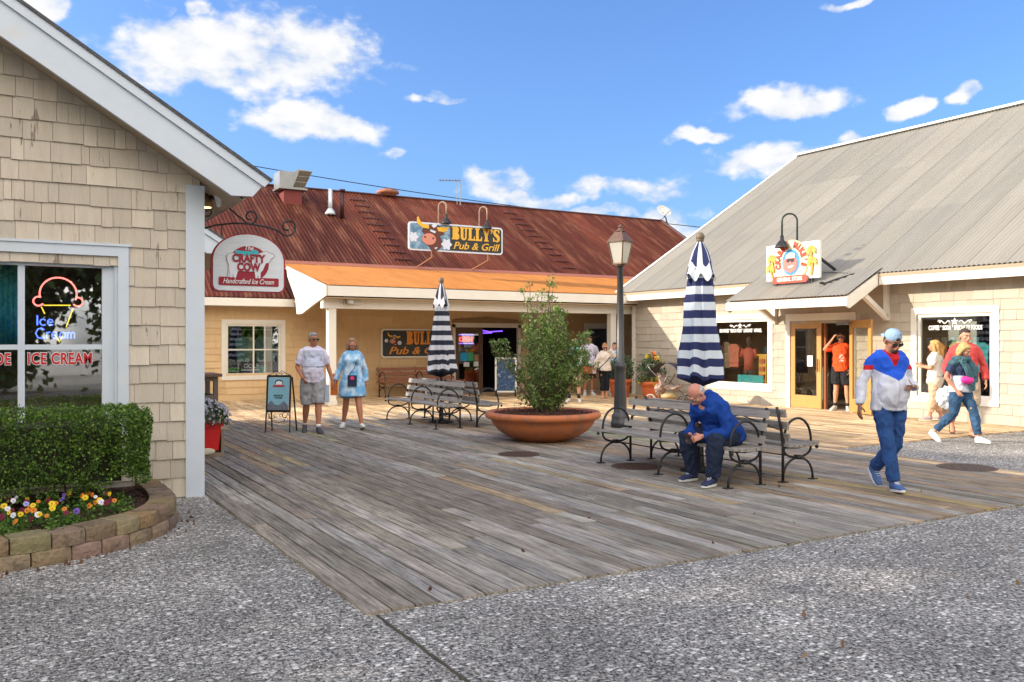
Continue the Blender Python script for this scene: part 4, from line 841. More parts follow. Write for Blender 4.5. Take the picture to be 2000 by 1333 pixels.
b = MB(); b.bar((RX, 21.5, RZ + .03), (RX, -6, RZ + .03), .30, .06); b.prism([(EX - .02, EZ + .0), (RX, RZ + .0), (RX, RZ + .035), (EX - .02, EZ + .035)], (0, 21.50, 0), (1, 0, 0), (0, 0, 1), (0, -1, 0), .10); b.build('ridge_cap', mat('white metal flashing', (.72, .73, .72), rough=.4), st)
b = MB(); b.prism([(WX, 2.7), (WX, EZ + .2), (RX, RZ - .17), (32, 3), (32, 0), (WX, 0)], (0, 21.2, 0), (1, 0, 0), (0, 0, 1), (0, -1, 0), .05); b.build('gable_wall', M_soff, st)
b = MB(); HY0, HY1 = 12.2, 15.72
for ya, yb in ((HY1 + .02, 21.42), (-6, HY0 - .02)): b.box(EX + .02, EX + .06, ya, yb, EZ - .26, EZ - .04)
b.build('fascia', M_trimw, st)
b = MB(); b.box(EX + .06, WX - .02, 15.74, 21.4, EZ - .24, EZ - .22); b.box(EX + .06, WX - .02, -6, HY0, EZ - .24, EZ - .22); b.build('soffit', M_soff, st)
# entry hood
HX, HZ = 15.28, 2.57; hvv = Vector((EX + .15 - HX, 0, EZ + .15 * sk - HZ)).normalized(); hl_ = Vector((EX + .15 - HX, 0, EZ + .15 * sk - HZ)).length
corrugated('hood_roof', st, M_greym, (HX, HY1, HZ + .03), (0, -1, 0), HY1 - HY0, hvv, hl_, .10, .013, 6, 9, gc, .05, 6)
b = MB(); b.prism([(HX + .02, HZ - .02), (EX + .1, EZ - .03), (EX + .1, EZ - .1), (HX + .06, HZ - .08)], (0, HY1 - .05, 0), (1, 0, 0), (0, 0, 1), (0, -1, 0), HY1 - HY0 - .1); b.box(EX, WX, HY0 + .03, HY1 - .03, EZ - .13, EZ - .10); b.build('hood_deck', mat('orange tan boards', (.50, .30, .14), var=.1), st)
b = MB(); b.box(HX + .01, HX + .05, HY0 + .03, HY1 - .03, HZ - .20, HZ - .01); b.build('hood_fascia', M_trimw, st)
for yy_ in (HY0 + .0, HY1 - .05):
    b = MB(); b.prism([(HX, HZ - .02), (EX + .02, EZ - .01), (EX + .02, EZ - .27), (HX + .10, HZ - .25), (HX + .0, HZ - .20)], (0, yy_ + .05, 0), (1, 0, 0), (0, 0, 1), (0, -1, 0), .05); b.build('hood_rake', M_trimw, st)
for yy_ in (HY0 + .12, HY1 - .2):
    b = MB(); b.bar((WX - .06, yy_, 2.08), (WX - .06, yy_, 2.96), .1, .1, (0, 1, 0)); b.bar((WX - .1, yy_, 2.16), (HX + .62, yy_, 2.66), .10, .10, (0, 1, 0)); b.build('bracket', M_trimw, st)
# door frame, closed leaf, open leaf
M_oak = mat('orange oak door', (.50, .26, .08), rough=.45, var=.15, scale=4, stretch=(1, 1, .15))
b = MB(); b.box(WX - .05, WX + .05, D1, D1 + .13, 0, 2.12); b.box(WX - .05, WX + .05, D0 - .13, D0, 0, 2.12); b.box(WX - .05, WX + .05, D0 - .13, D1 + .13, 2.12, 2.29); b.build('door_frame', M_trimw, st)
def leaf(parent, A, B, m_, gm, z1=2.10):
    A, B = Vector(A), Vector(B); U2 = (B - A).normalized(); N2 = Vector((-U2.y, U2.x, 0)); w = (B - A).length; b = MB(); s2 = .13
    def q(u0, u1, z0, zt): b.prism([(u0, z0), (u1, z0), (u1, zt), (u0, zt)], A - N2 * .022, U2, (0, 0, 1), N2, .044)
    q(0, s2, .02, z1); q(w - s2, w, .02, z1); q(s2, w - s2, z1 - .17, z1); q(s2, w - s2, .02, .32); o = b.build('door', m_, parent)
    b = MB(); b.prism([(s2, .32), (w - s2, .32), (w - s2, z1 - .17), (s2, z1 - .17)], A, U2, (0, 0, 1), N2, .006); b.build('pane', gm, o)
    b = MB(); b.tube([A + U2 * (w - .07) - N2 * .06 + Vector((0, 0, .9)), A + U2 * (w - .07) - N2 * .06 + Vector((0, 0, 1.2))], .012, 6); b.build('handle', M_black, o)
    return o
DM = 14.12
lf1 = leaf(st, (WX + .0, D1 - .01, 0), (WX, DM, 0), M_oak, glass('door glass', .12))
lf2 = leaf(st, (WX - .03, D0 + .01, 0), (WX - .42, D0 - .86, 0), M_oak, glass('open door glass', .06, (.92, .92, .9)))
b = MB(); b.box(WX + .05, WX + .12, DM - .07, DM, 0, 2.12); b.build('door_post', mat('red brown post', (.30, .10, .04)), st)
b = MB(); b.bar((WX - .06, D0 + .35, 2.03), (WX - .20, D0 - .1, 2.03), .06, .07); b.build('door_closer', M_galv, st)
b = MB(); b.prism([(14.36, 1.02), (14.52, 1.02), (14.52, 1.28), (14.36, 1.28)], (WX - .03, 0, 0), (0, 1, 0), (0, 0, 1), (-1, 0, 0), .003); tag(b.build('door_notice', M_wht), 'white paper notice taped inside the closed general store door', 'notice')
b = MB(); b.box(WX - .02, 20.5, D0 - 1.2, D1 + 3.3, -.02, .014); b.box(20.5, 20.55, D0 - 3, D1 + 3.3, 0, 2.8); b.box(WX + .11, 20.5, 8.8, 8.85, 0, 2.8); b.box(WX + .11, 20.5, 18.4, 18.45, 0, 2.8); b.box(WX + .11, 20.5, 8.8, 18.4, 2.7, 2.75); b.build('interior', mat('store interior', (.34, .24, .17), var=.4, scale=2), st)
gw = glass('store window glass', .13)
for (ya, yb, za, zb) in (W1, W2):
    w = window(st, (WX, YL, 0), U_, N_, uy(yb), uy(ya), za, zb, .13, .07, 1, 1, gm=gw)
    yc = (ya + yb) / 2
    tx = 'COFFEE * SODA * SPECIALTY FOODS' if ya < 12 else 'SOUVENIRS * BEACH ITEMS * LUGGAGE * APPAREL'
    sz = .125; wtxt = (yb - ya - .2)
    text_mesh(tx, sz, (WX + .035, yc, 1.90), (0, -1, 0), (0, 0, 1), (-1, 0, 0), M_wht, 'lettering', w, .002, .004, 0, 'CENTER', wtxt / (sz * len(tx) * .66))
    b = MB(); C0 = (yc, 2.03)
    star = [(C0[0] + (.085 if i % 2 == 0 else .035) * cos(pi / 2 + i * pi / 5), C0[1] + (.085 if i % 2 == 0 else .035) * sin(pi / 2 + i * pi / 5)) for i in range(10)]
    b.prism(star, (WX + .033, 0, 0), (0, 1, 0), (0, 0, 1), (-1, 0, 0), .003)
    for sg_ in (1, -1):
        b.tube([(WX + .034, C0[0] + sg_ * (.1 + .02 * i), C0[1] + .03 * sin(i * .8) - .01) for i in range(13)], .011, 5)
        b.tube([(WX + .034, C0[0] + sg_ * (.34 + .03 * cos(i * .6)), C0[1] + .03 * sin(i * .6)) for i in range(8)], .009, 5)
    b.build('flourish', M_wht, w)
# things seen through the store front
def garment(name, label, cat, y, x, z, w_, h_, c, group=None):
    b = MB(); n = 8; k = random.Random(int(y * 100)); pts_ = []
    b.prism([(-w_ * .25, 0), (-w_ * .5, -h_ * .16), (-w_ * .42, -h_ * .3), (-w_ * .4, -h_), (w_ * .4, -h_), (w_ * .42, -h_ * .3), (w_ * .5, -h_ * .16), (w_ * .25, 0)], (x, y, z), (0, 1, 0), (0, 0, 1), (1, 0, 0), .1)
    return tag(b.build(name, mat('cloth %.2f %.2f %.2f' % c, c, var=.3, scale=9)), label, cat, group)
rk = thing('clothes_rack', 'metal clothes rack with dark garments just inside the open store door', 'clothes rack', (18.1, 14.0, 0))
b = MB(); b.tube([(18.0, 13.0, 1.35), (18.0, 15.2, 1.35)], .015, 6); b.tube([(18.0, 13.0, .35), (18.0, 15.2, .35)], .015, 6); b.tube([(18.0, 15.2, 0), (18.0, 15.2, 1.35)], .015, 6); b.tube([(18.0, 13.0, 0), (18.0, 13.0, 1.35)], .015, 6); b.build('rail', M_galv, rk)
for k in range(14):
    yy_ = 13.1 + k * .15; b = MB(); cc = R.choice([(.05, .05, .05), (.12, .12, .11), (.2, .2, .18), (.04, .05, .08), (.25, .24, .2)])
    b.prism([(-.1, 0), (-.22, -.1), (-.2, -.75), (.2, -.75), (.22, -.1), (.1, 0)], (18.0, yy_, 1.33), (1, 0, 0), (0, 0, 1), (0, 1, 0), .05); b.build('garment', mat('rack cloth %.2f' % cc[0], cc, var=.3), rk)
garment('hanging_dress', 'grey green dress hanging behind the closed store door glass', 'dress', 14.45, 17.2, 1.0, .42, .8, (.22, .24, .18)); garment('hanging_towel', 'tan towel hanging high behind the closed store door glass', 'towel', 14.9, 17.3, 1.9, .3, .9, (.4, .28, .2))
mq = thing('mannequin', 'mannequin in a red shirt and dark trousers inside the left store window', 'mannequin', (17.12, 16.75, 0))
b = MB(); b.tube([(17.12, 16.75, .85), (17.12, 16.75, 1.1), (17.12, 16.75, 1.35), (17.12, 16.75, 1.46)], [(.16, .11), (.15, .11), (.21, .12), (.09, .07)], 14, side=(0, 1, 0)); b.tube([(17.12, 16.95, 1.42), (17.12, 17.02, 1.2)], .06, 8); b.tube([(17.12, 16.55, 1.42), (17.12, 16.48, 1.2)], .06, 8); b.build('shirt', mat('coral red shirt', (.55, .08, .05)), mq, True)
b = MB(); b.tube([(17.12, 16.84, .87), (17.12, 16.84, .1)], [.09, .06], 10); b.tube([(17.12, 16.66, .87), (17.12, 16.66, .1)], [.09, .06], 10); b.build('trousers', mat('dark trousers', (.04, .035, .03)), mq, True)
b = MB(); b.ell((17.12, 16.75, 1.64), .085, .075, .11); b.tube([(17.12, 16.75, 1.45), (17.12, 16.75, 1.56)], .045, 8); b.build('head', mat('brown mannequin', (.10, .06, .045)), mq, True)
rd = thing('display_tower', 'narrow orange display tower with a top shelf inside the left store window', 'display stand', (17.0, 16.1, 0))
b = MB(); b.box(16.95, 17.15, 16.0, 16.25, .1, 1.25); b.box(16.93, 17.2, 15.85, 16.3, 1.25, 1.29); b.build('stand', mat('glowing orange stand', (.75, .35, .03), emit=((1, .45, .05), .12)), rd)  # weak emission brightens the stand's orange; it holds no lamp
b = MB()
for k in range(5): b.box(16.92, 16.95, 16.04, 16.21, .25 + k * .2, .37 + k * .2)
b.build('goods', mat('red goods', (.6, .12, .05), var=.4, scale=30), rd)
b = MB(); b.box(16.90, 16.92, 16.05, 16.95, .5, .74); o = b.build('window_placard', mat('teal placard', (.05, .42, .42)))
tag(o, 'teal placard leaning low inside the left store window', 'placard')
for nm_, lb_, y_, x_, z_, w_, h_, c_ in (('hanging_shirt', 'coral shirt hanging left of the mannequin in the store window', 17.25, 17.05, 1.55, .42, .62, (.60, .14, .08)), ('hanging_shirt', 'brown shirt hanging at the far left of the store window', 17.6, 17.1, 1.6, .40, .7, (.25, .14, .08)),
    ('hanging_shirt', 'orange shirt hanging in the right store window', 11.35, 17.05, 1.6, .40, .6, (.75, .25, .05)), ('hanging_shirt', 'pale yellow shirt hanging in the right store window', 10.9, 17.1, 1.62, .40, .6, (.70, .55, .25)), ('hanging_shirt', 'turquoise shirt hanging in the right store window', 10.4, 17.05, 1.6, .40, .6, (.08, .40, .42))):
    garment(nm_, lb_, 'shirt', y_, x_, z_, w_, h_, c_)
sh = thing('goods_shelf', 'shelf of pale packets inside the right store window', 'shelf', (17.5, 11, 0))
b = MB(); b.box(17.5, 17.8, 10.6, 11.9, 0, 1.9); b.build('case', M_dark, sh)
for k in range(4):
    for j in range(7): b = MB(); b.box(17.42, 17.49, 10.65 + j * .175, 10.78 + j * .175, .55 + k * .32, .75 + k * .32); b.build('packet', mat('packet %d' % ((k * 7 + j) % 3), [(.15, .35, .45), (.5, .5, .45), (.4, .2, .1)][(k * 7 + j) % 3]), sh)
# store roof sign
cs = thing('store_sign', 'square white sign with red letters and gold palms on the grey store roof', 'sign', (15.9, 14.2, 2.9))
SX = 15.88; Y0s, Y1s = 13.42, 14.98; Zs0, Zs1 = 3.06, 3.90
M_ss = mat('white sign face', (.78, .76, .70), rough=.45, var=.04); M_sr = mat('tomato red paint', (.62, .06, .03), rough=.5, var=.1); M_palm = mat('gold palm paint', (.66, .42, .08), rough=.5, var=.2, scale=20)
b = MB(); b.box(SX, SX + .08, Y0s, Y1s, Zs0, Zs1); b.build('board', M_ss, cs)
sU = Vector((0, -1, 0)); sZ = Vector((0, 0, 1)); sO = Vector((SX - .004, (Y0s + Y1s) / 2, (Zs0 + Zs1) / 2)); sN = Vector((-1, 0, 0))
def SP(poly, m_, nm, d, t=.02): b = MB(); b.prism(poly, sO + sN * d, sU, sZ, sN, t); return b.build(nm, m_, cs)
SP(elp(0, -.0, .50, .50, 40), mat('cream arch', (.80, .58, .28), var=.05), 'arch', 0)
SP(elp(0, .0, .475, .475, 40), mat('warm cream face', (.78, .70, .50), var=.05), 'arch_face', .02, .008)
SP(elp(.0, -.02, .26, .30, 30), mat('sky blue paint', (.06, .25, .5)), 'emblem', .028, .01)
SP([(-.20, -.18), (-.22, .02), (-.12, .08), (.12, .10), (.2, .0), (.16, -.2), (.0, -.27)], mat('coral pink paint', (.7, .18, .15), var=.1), 'crab', .038, .01)
SP([(-.14, .08), (-.10, .16), (.0, .2), (.12, .18), (.14, .08)], mat('white cap paint', (.75, .78, .85)), 'cap', .048, .008)
SP([(-.12, .0), (-.1, .06), (.12, .06), (.12, .0), (.04, -.03), (.0, .02), (-.06, -.03)], M_black, 'sunglasses', .048, .008); SP([(-.08, -.12), (.1, -.09), (.06, -.14), (-.04, -.15)], M_ss, 'smile', .048, .008)
# arched lettering
for wd2, a0, a1 in (('CRABBY', 196, 112), ("MIKE'S", 68, -14)):
    n = len(wd2)
    for i, ch in enumerate(wd2):
        a = radians(a0 + (a1 - a0) * i / (n - 1)); pc = sO + sN * .028 + sU * (.38 * cos(a)) + sZ * (.385 * sin(a)); uu = sU * sin(a) - sZ * cos(a); vv = sU * cos(a) + sZ * sin(a)
        text_mesh(ch, .20, pc, uu, vv, sN, M_sr, 'lettering', cs, .02, .011, 0, 'CENTER', .80)
SP(rrect(-.55, .50, -.50, -.33, .08), M_sr, 'banner', .03, .02)
text_mesh('GENERAL STORE', .125, sO + sN * .052 + sZ * -.415 + sU * -.025, sU, sZ, sN, M_ss, 'lettering', cs, .008, .003, 0, 'CENTER', .80)
def palm(cu, cz, h, sgn):
    b = MB(); b.tube([sO + sN * .03 + sU * (cu - sgn * .05) + sZ * (cz - h), sO + sN * .03 + sU * (cu) + sZ * cz], [.03, .02], 6)
    for k in range(9):
        a = radians(-30 + 240 * k / 8); L_ = .15; tip = (cu + L_ * cos(a), cz + L_ * sin(a) - .04); md = (cu + L_ * .55 * cos(a), cz + L_ * .6 * sin(a) + .03)
        b.prism([(cu, cz), (md[0] + .03 * sin(a), md[1] - .03 * cos(a)), tip, (md[0] - .03 * sin(a), md[1] + .03 * cos(a))], sO + sN * .03, sU, sZ, sN, .02)
    return b.build('palm', M_palm, cs)
palm(.60, .20, .34, 1); palm(.63, -.05, .3, 1); palm(-.58, .08, .3, -1); palm(-.62, -.14, .22, -1)
for yq, yr_ in ((Y0s + .25, Y0s + .05), (Y1s - .25, Y1s - .05)):
    b = MB(); b.bar((SX + .05, yq, Zs0 + .02), (SX + .05, yq, 2.86), .08, .05); b.build('support_leg', M_black, cs)
    b = MB(); b.bar((SX + .1, yr_, 3.5), (SX + .6, yr_, 3.26), .05, .05); b.build('support_strut', M_black, cs)
gooseneck(SX + .12, 14.15, 3.4, 4.60, .17, 3.93, 'tall dark green gooseneck lamp arching over the square store sign', Vector((-.75, .66, 0)).normalized(), mat('dark green pipe', (.02, .035, .028), rough=.4))
b = MB()
bp_ = Vector((16.25, 12.75, 3.12)); b.tube([bp_, bp_ + Vector((-.3, .25, -.12)), bp_ + Vector((-.5, .45, -.22))], .02, 6); b.tube([bp_, bp_ + Vector((.05, .5, .05)), bp_ + Vector((.1, 1.0, .1))], .008, 5); b.ell(bp_ + Vector((-.52, .47, -.2)), .06, .05, .03)
tag(b.build('loose_spotlight', M_black), 'small fallen spotlight and wire lying on the grey entry hood right of the sign', 'lamp')
# ================================================================== BENCHES
M_slat = mat('weathered bench slat', (.30, .275, .25), rough=.8, var=.35, scale=14, bump=.4, bscale=50, stretch=(3, .25, 3))
M_rslat = mat('red brown bench slat', (.27, .10, .055), rough=.6, var=.25, scale=10, bump=.2, stretch=(3, .25, 3))
def make_bench(label, slat, w=2.36, group='iron and slat benches'):
    """front faces local -x, length along local y"""
    t = thing('park_bench', label, 'bench', (0, 0, 0), 0, group, world=False); iron = M_black; FX, BX = -.25, .25
    for yy in (-w / 2, 0, w / 2):
        b = MB(); A = lambda pts, r: b.tube([(x, yy, z) for x, z in pts], r, 7)
        A([(FX + .5 * (1 - cos(pi * i / 14)) / 2 * 1.0, .27 * sin(pi * i / 14) ** .8) for i in range(15)], .014)
        A([(FX + .03 + .46 * (1 - cos(pi * i / 12)) / 2, .41 - .135 * sin(pi * i / 12) ** .7) for i in range(13)], .014)
        b.tube([(0, yy, .255), (0, yy, .30)], [.05, .045], 8)
        A([(BX, 0), (BX + .0, .42), (BX + .03, .62), (BX + .10, .87)], .017)
        A([(FX + .03 + .23 * (1 - cos(pi * i / 16)) - .0, .40 + .33 * sin(pi * i / 16) ** .75) for i in range(17)], .015)
        b.tube([(FX + .02, yy, .41), (0, yy, .385), (BX, yy, .40)], .012, 6)
        for x in (FX, BX): b.box(x - .05, x + .05, yy - .035, yy + .035, 0, .012)
        b.build('frame', iron, t, True)
    b = MB()
    for k in range(6):
        x = FX + .005 + k * .085; z = .425 + (.012, .0, -.006, -.008, -.004, .004)[k]; b.box(x, x + .072, -w / 2 - .10 + R.uniform(-.01, .01), w / 2 + .10, z - .017, z + .017)
    b.build('seat', slat, t)
    b = MB()
    for x, z in ((BX + .012, .52), (BX + .040, .66), (BX + .078, .80)):
        b.bar((x - .035, -w / 2 - .08, z), (x - .035, w / 2 + .08, z), .03, .088, (.22, 0, 1))
    b.build('backrest', slat, t)
    b = MB(); b.tube([(0, -w / 2, .275), (0, w / 2, .275)], .008, 6); b.tube([(BX + .03, -w / 2, .6), (BX + .075, -w / 4, .74), (BX + .03, 0, .6), (BX + .075, w / 4, .74), (BX + .03, w / 2, .6)], .007, 6)
    for s in (-1, 1): b.ell((FX - .0, s * (w / 2 + .06), .39), .022, .022, .022)
    b.build('brace', iron, t, True)
    return t
b0 = make_bench('weathered grey slat bench where the man in the blue jacket sits', M_slat)
b0.location = (7.17, 8.27, 0)
dup(b0, (8.03, 8.27, 0), pi, 'grey slat bench backing onto the one the seated man uses')
dup(b0, (7.17, 15.75, 0), 0, 'grey slat bench left of the small umbrella pole, behind the walking couple')
dup(b0, (8.03, 15.75, 0), pi, 'grey slat bench right of the small umbrella pole, near the bowl planter')
b1 = make_bench('reddish brown slat bench standing against the tan pub wall', M_rslat); b1.location = (10.75, 23.75, 0); b1.rotation_euler = (0, 0, pi / 2)

# ================================================================== UMBRELLAS
def umbrella(label, X, Y, top, bot, dark, light, pitch, rb, rt, seed, pole):
    t = thing('patio_umbrella', label, 'umbrella', (X, Y, 0), 0, 'closed striped umbrellas'); rr = random.Random(seed)
    n = 96; ph = [rr.uniform(0, 6.28) for _ in range(6)]
    def mod(th, q):
        f = .5 + .5 * cos(8 * th + ph[0]); s = .5 + .5 * cos(5 * th + ph[1])
        return 1 + q * (-.62 * (abs(sin(4 * th + ph[0] + .5 * sin(3 * th))) ** .45) + .16 * s + .07 * sin(11 * th + ph[2]) + .32)
    zt = top - .40; bands = []; z = bot; k = 0
    while z < zt: bands.append((z, min(z + (pitch * .45 if k == 0 else pitch), zt), k % 2 == 0)); z = bands[-1][1]; k += 1
    mb = MB(); mb.mi = 0
    def rad(z): q = (z - bot) / (zt - bot); return rb + (rt - rb) * q ** .92
    def ring(z, th): q = 1 - .55 * (z - bot) / (zt - bot); r = rad(z) * mod(th + .10 * (z - bot), q); dz = (-.022 * cos(4 * th + ph[3]) - .018 * cos(7 * th + ph[5])) * max(0, 1 - (z - bot) / .5); return (X + r * cos(th), Y + r * sin(th), z + dz)
    for z0, z1, dk in bands:
        mb.mi = 0 if dk else 1; vs = []; sub = 3
        for i in range(sub + 1):
            zz = z0 + (z1 - z0) * i / sub; vs += [ring(zz, 2 * pi * j / n) for j in range(n)]
        mb.add(vs, [(i * n + j, i * n + (j + 1) % n, (i + 1) * n + (j + 1) % n, (i + 1) * n + j) for i in range(sub) for j in range(n)])
    mb.mi = 0; mb.add([ring(bot, 2 * pi * j / n) for j in range(n)] + [(X, Y, bot - .12)], [(j, n, (j + 1) % n) for j in range(n)])
    mb.build('canopy', [dark, light], t, True)
    mb = MB(); segs = 12; vz = top - .06; hh = .46                    # top vent flaps
    for i in range(3):
        for j in range(n):
            th0, th1 = 2 * pi * j / n, 2 * pi * (j + 1) / n
            def vp(th, i): q = i / 3; r = .035 + (rt * 1.42 - .035) * q ** .75; r *= 1 + .16 * q * cos(4 * th + ph[4]); return (X + r * cos(th), Y + r * sin(th), vz - hh * q ** 1.1 - .05 * q * cos(8 * th + ph[5]))
            mb.mi = 0 if int((j / n) * segs) % 2 == 0 else 1
            if i == 2: mb.mi = 1 if int((j / n) * 8) % 3 else 0
            mb.add([vp(th0, i), vp(th0, i + 1), vp(th1, i + 1), vp(th1, i)], [(0, 1, 2, 3)])
    mb.build('vent_flap', [dark, light], t, False)
    b = MB(); b.tube([(X, Y, 0), (X, Y, top - .05)], .026, 12); b.build('pole', pole, t, True)
    b = MB(); b.ell((X, Y, top), .055, .055, .06); b.lathe([(.03, -.08), (.05, -.04), (.03, 0)], (X, Y, top), 12); b.build('finial', mat('wood finial', (.16, .12, .08), rough=.5), t, True)
    b = MB(); b.lathe([(.25, 0), (.25, .03), (.05, .06), (.04, .32), (.03, .33)], (X, Y, 0), 20); b.build('base', M_black, t, True)
    return t
M_navy = mat('navy canvas', (.022, .03, .11), rough=.85, var=.12, bump=.1, bscale=200); M_bw = mat('white canvas', (.60, .66, .74), rough=.85, var=.06, bump=.1, bscale=200)
M_ink = mat('ink canvas', (.018, .022, .04), rough=.85, var=.12); M_gw = mat('grey white canvas', (.55, .56, .62), rough=.85, var=.06)
M_alu = mat('bronze pole', (.05, .04, .035), rough=.4)
umbrella('large closed umbrella with navy and white bands over the benches of the seated man', 7.60, 8.27, 2.94, 1.17, M_navy, M_bw, .100, .248, .135, 4, M_alu)
umbrella('closed umbrella with narrower black and white bands in front of the pub wall', 7.60, 15.75, 2.84, 1.02, M_ink, M_gw, .097, .262, .105, 9, M_alu)

# ================================================================== LAMP POST
lp = thing('lamp_post', 'black cast iron lamp post with a four sided frosted lantern', 'street lamp', (10.12, 13.2, 0)); LX, LY = 10.12, 13.2
b = MB(); b.lathe([(.18, 0), (.18, .10), (.165, .12), (.165, .20), (.15, .24), (.125, .27), (.12, .45), (.105, 1.0), (.10, 1.10), (.115, 1.12), (.115, 1.18), (.10, 1.20), (.075, 1.22), (.065, 2.2), (.055, 3.02), (.07, 3.04), (.07, 3.08)], (LX, LY, 0), 28); b.build('pole', mat('charcoal iron', (.035, .037, .042), rough=.38, var=.15, spec=.5), lp, True)
def lantern(r0, r1, z0, z1, ang=.35): return [(LX + r0 * cos(ang + pi / 4 + k * pi / 2), LY + r0 * sin(ang + pi / 4 + k * pi / 2), z0) for k in range(4)] + [(LX + r1 * cos(ang + pi / 4 + k * pi / 2), LY + r1 * sin(ang + pi / 4 + k * pi / 2), z1) for k in range(4)]
b = MB(); q = [(0, 1, 5, 4), (1, 2, 6, 5), (2, 3, 7, 6), (3, 0, 4, 7)]; b.add(lantern(.135, .225, 3.10, 3.50), q); b.build('lantern_glass', mat('frosted glass', (.66, .64, .58), rough=.35, var=.05, trans=.4), lp)
b = MB(); L0 = lantern(.14, .232, 3.09, 3.51)
for k in range(4): b.bar(L0[k], L0[4 + k], .022, .022)
for k in range(4): b.bar(L0[k], L0[(k + 1) % 4], .03, .03); b.bar(L0[4 + k], L0[4 + (k + 1) % 4], .035, .03)
b.lathe([(.13, 3.05), (.10, 3.09), (.02, 3.10)], (LX, LY, 0), 4); b.build('lantern_frame', mat('worn copper frame', (.16, .10, .06), rough=.5, var=.3), lp)
b = MB(); b.add(lantern(.265, .10, 3.51, 3.70), q + [(4, 5, 6, 7), (3, 2, 1, 0)]); b.lathe([(.10, 3.70), (.05, 3.74), (.03, 3.77), (.045, 3.79), (.02, 3.83), (0, 3.84)], (LX, LY, 0), 12); b.build('lantern_roof', mat('dull copper roof', (.12, .07, .05), rough=.5, var=.3), lp)

# ================================================================== BOWL PLANTER + SHRUB
BX_, BY_ = 7.72, 12.15
bp = thing('bowl_planter', 'very wide shallow terracotta bowl filled with dark mulch', 'planter', (BX_, BY_, 0))
M_terra = mat('terracotta', (.50, .155, .055), rough=.55, var=.12, scale=3, bump=.05, col2=(.30, .13, .075), c2amt=(.44, .66), c2scale=3.5)
b = MB(); b.lathe([(.0, 0), (.40, 0), (.44, .02), (.60, .08), (.74, .17), (.83, .27), (.87, .36), (.93, .37), (.955, .40), (.955, .445), (.93, .475), (.87, .475), (.85, .45), (.82, .40), (0, .40)], (BX_, BY_, 0), 64, False); b.build('bowl', M_terra, bp, True)
b = MB(); rr = random.Random(3)
b.lathe([(.85, .41), (.6, .43), (.3, .45), (.0, .46)], (BX_, BY_, 0), 30, False)
for _ in range(1500):
    a = rr.uniform(0, 2 * pi); r = .83 * sqrt(rr.random()); z = .435 + .03 * (1 - r) + rr.uniform(-.01, .015); p = Vector((BX_ + r * cos(a), BY_ + r * sin(a), z)); d = Vector((rr.gauss(0, 1), rr.gauss(0, 1), rr.gauss(0, .4))).normalized() * rr.uniform(.012, .03)
    b.bar(p - d, p + d, .012, .006)
b.build('mulch', mat('red brown mulch', (.09, .04, .03), rough=.9, var=.5, scale=30), bp)
sh = thing('planter_shrub', 'tall loose evergreen shrub growing out of the terracotta bowl', 'shrub', (BX_, BY_, .43))
rr = random.Random(12); b = MB(); lp_, ld_ = [], []
nst = 40
for i in range(nst):
    a = rr.uniform(0, 2 * pi); rt_ = rr.uniform(0, .16); base = Vector((BX_ + rt_ * cos(a), BY_ + rt_ * sin(a), .43)); tall = i < 7
    H_ = rr.uniform(1.85, 2.22) if tall else rr.uniform(.75, 1.75); sp = rr.uniform(.08, .42) if tall else (rr.uniform(.38, .84) if H_ < 1.35 else rr.uniform(.12, .55))
    pts = []; k = 9
    for j in range(k + 1):
        q = j / k; pts.append(base + Vector((cos(a) * sp * q ** 1.1 + rr.gauss(0, .012), sin(a) * sp * q ** 1.1 + rr.gauss(0, .012), H_ * q)))
    b.tube(pts, [.016 * (1 - .8 * j / k) + .002 for j in range(k + 1)], 5)
    for j in range(1 if not tall else 2, k + 1):
        q = j / k; nt = 4 if q < .8 else 3
        for _ in range(nt):
            d = Vector((rr.gauss(0, 1), rr.gauss(0, 1), rr.uniform(.1, 1.1))).normalized(); Lh = (.34 - .22 * q) * rr.uniform(.5, 1.1) if not tall or q < .62 else rr.uniform(.05, .13)
            e = pts[j] + d * Lh; b.tube([pts[j], (pts[j] + e) / 2 + Vector((0, 0, -.01)), e], [.005, .003, .0015], 3)
            nl = int(15 + 11 * rr.random()) if not (tall and q > .7) else 8
            for _ in range(nl):
                u = rr.uniform(.25, 1.05); lp_.append(pts[j] + d * (Lh * u) + Vector((rr.gauss(0, .03), rr.gauss(0, .03), rr.gauss(0, .03)))); ld_.append(tuple(d))
b.build('branches', mat('shrub bark', (.16, .11, .08), rough=.9, var=.3), sh)
n = len(lp_); print('shrub leaves', n)
pal = [(.13, .22, .045), (.17, .29, .06), (.22, .33, .09), (.09, .15, .04), (.29, .38, .12), (.20, .23, .10)]
leaves('foliage', lp_, [rr.uniform(.03, .066) for _ in range(n)], M_leaf, sh, pick_cols(n, pal, 1), 1, .3, .45)

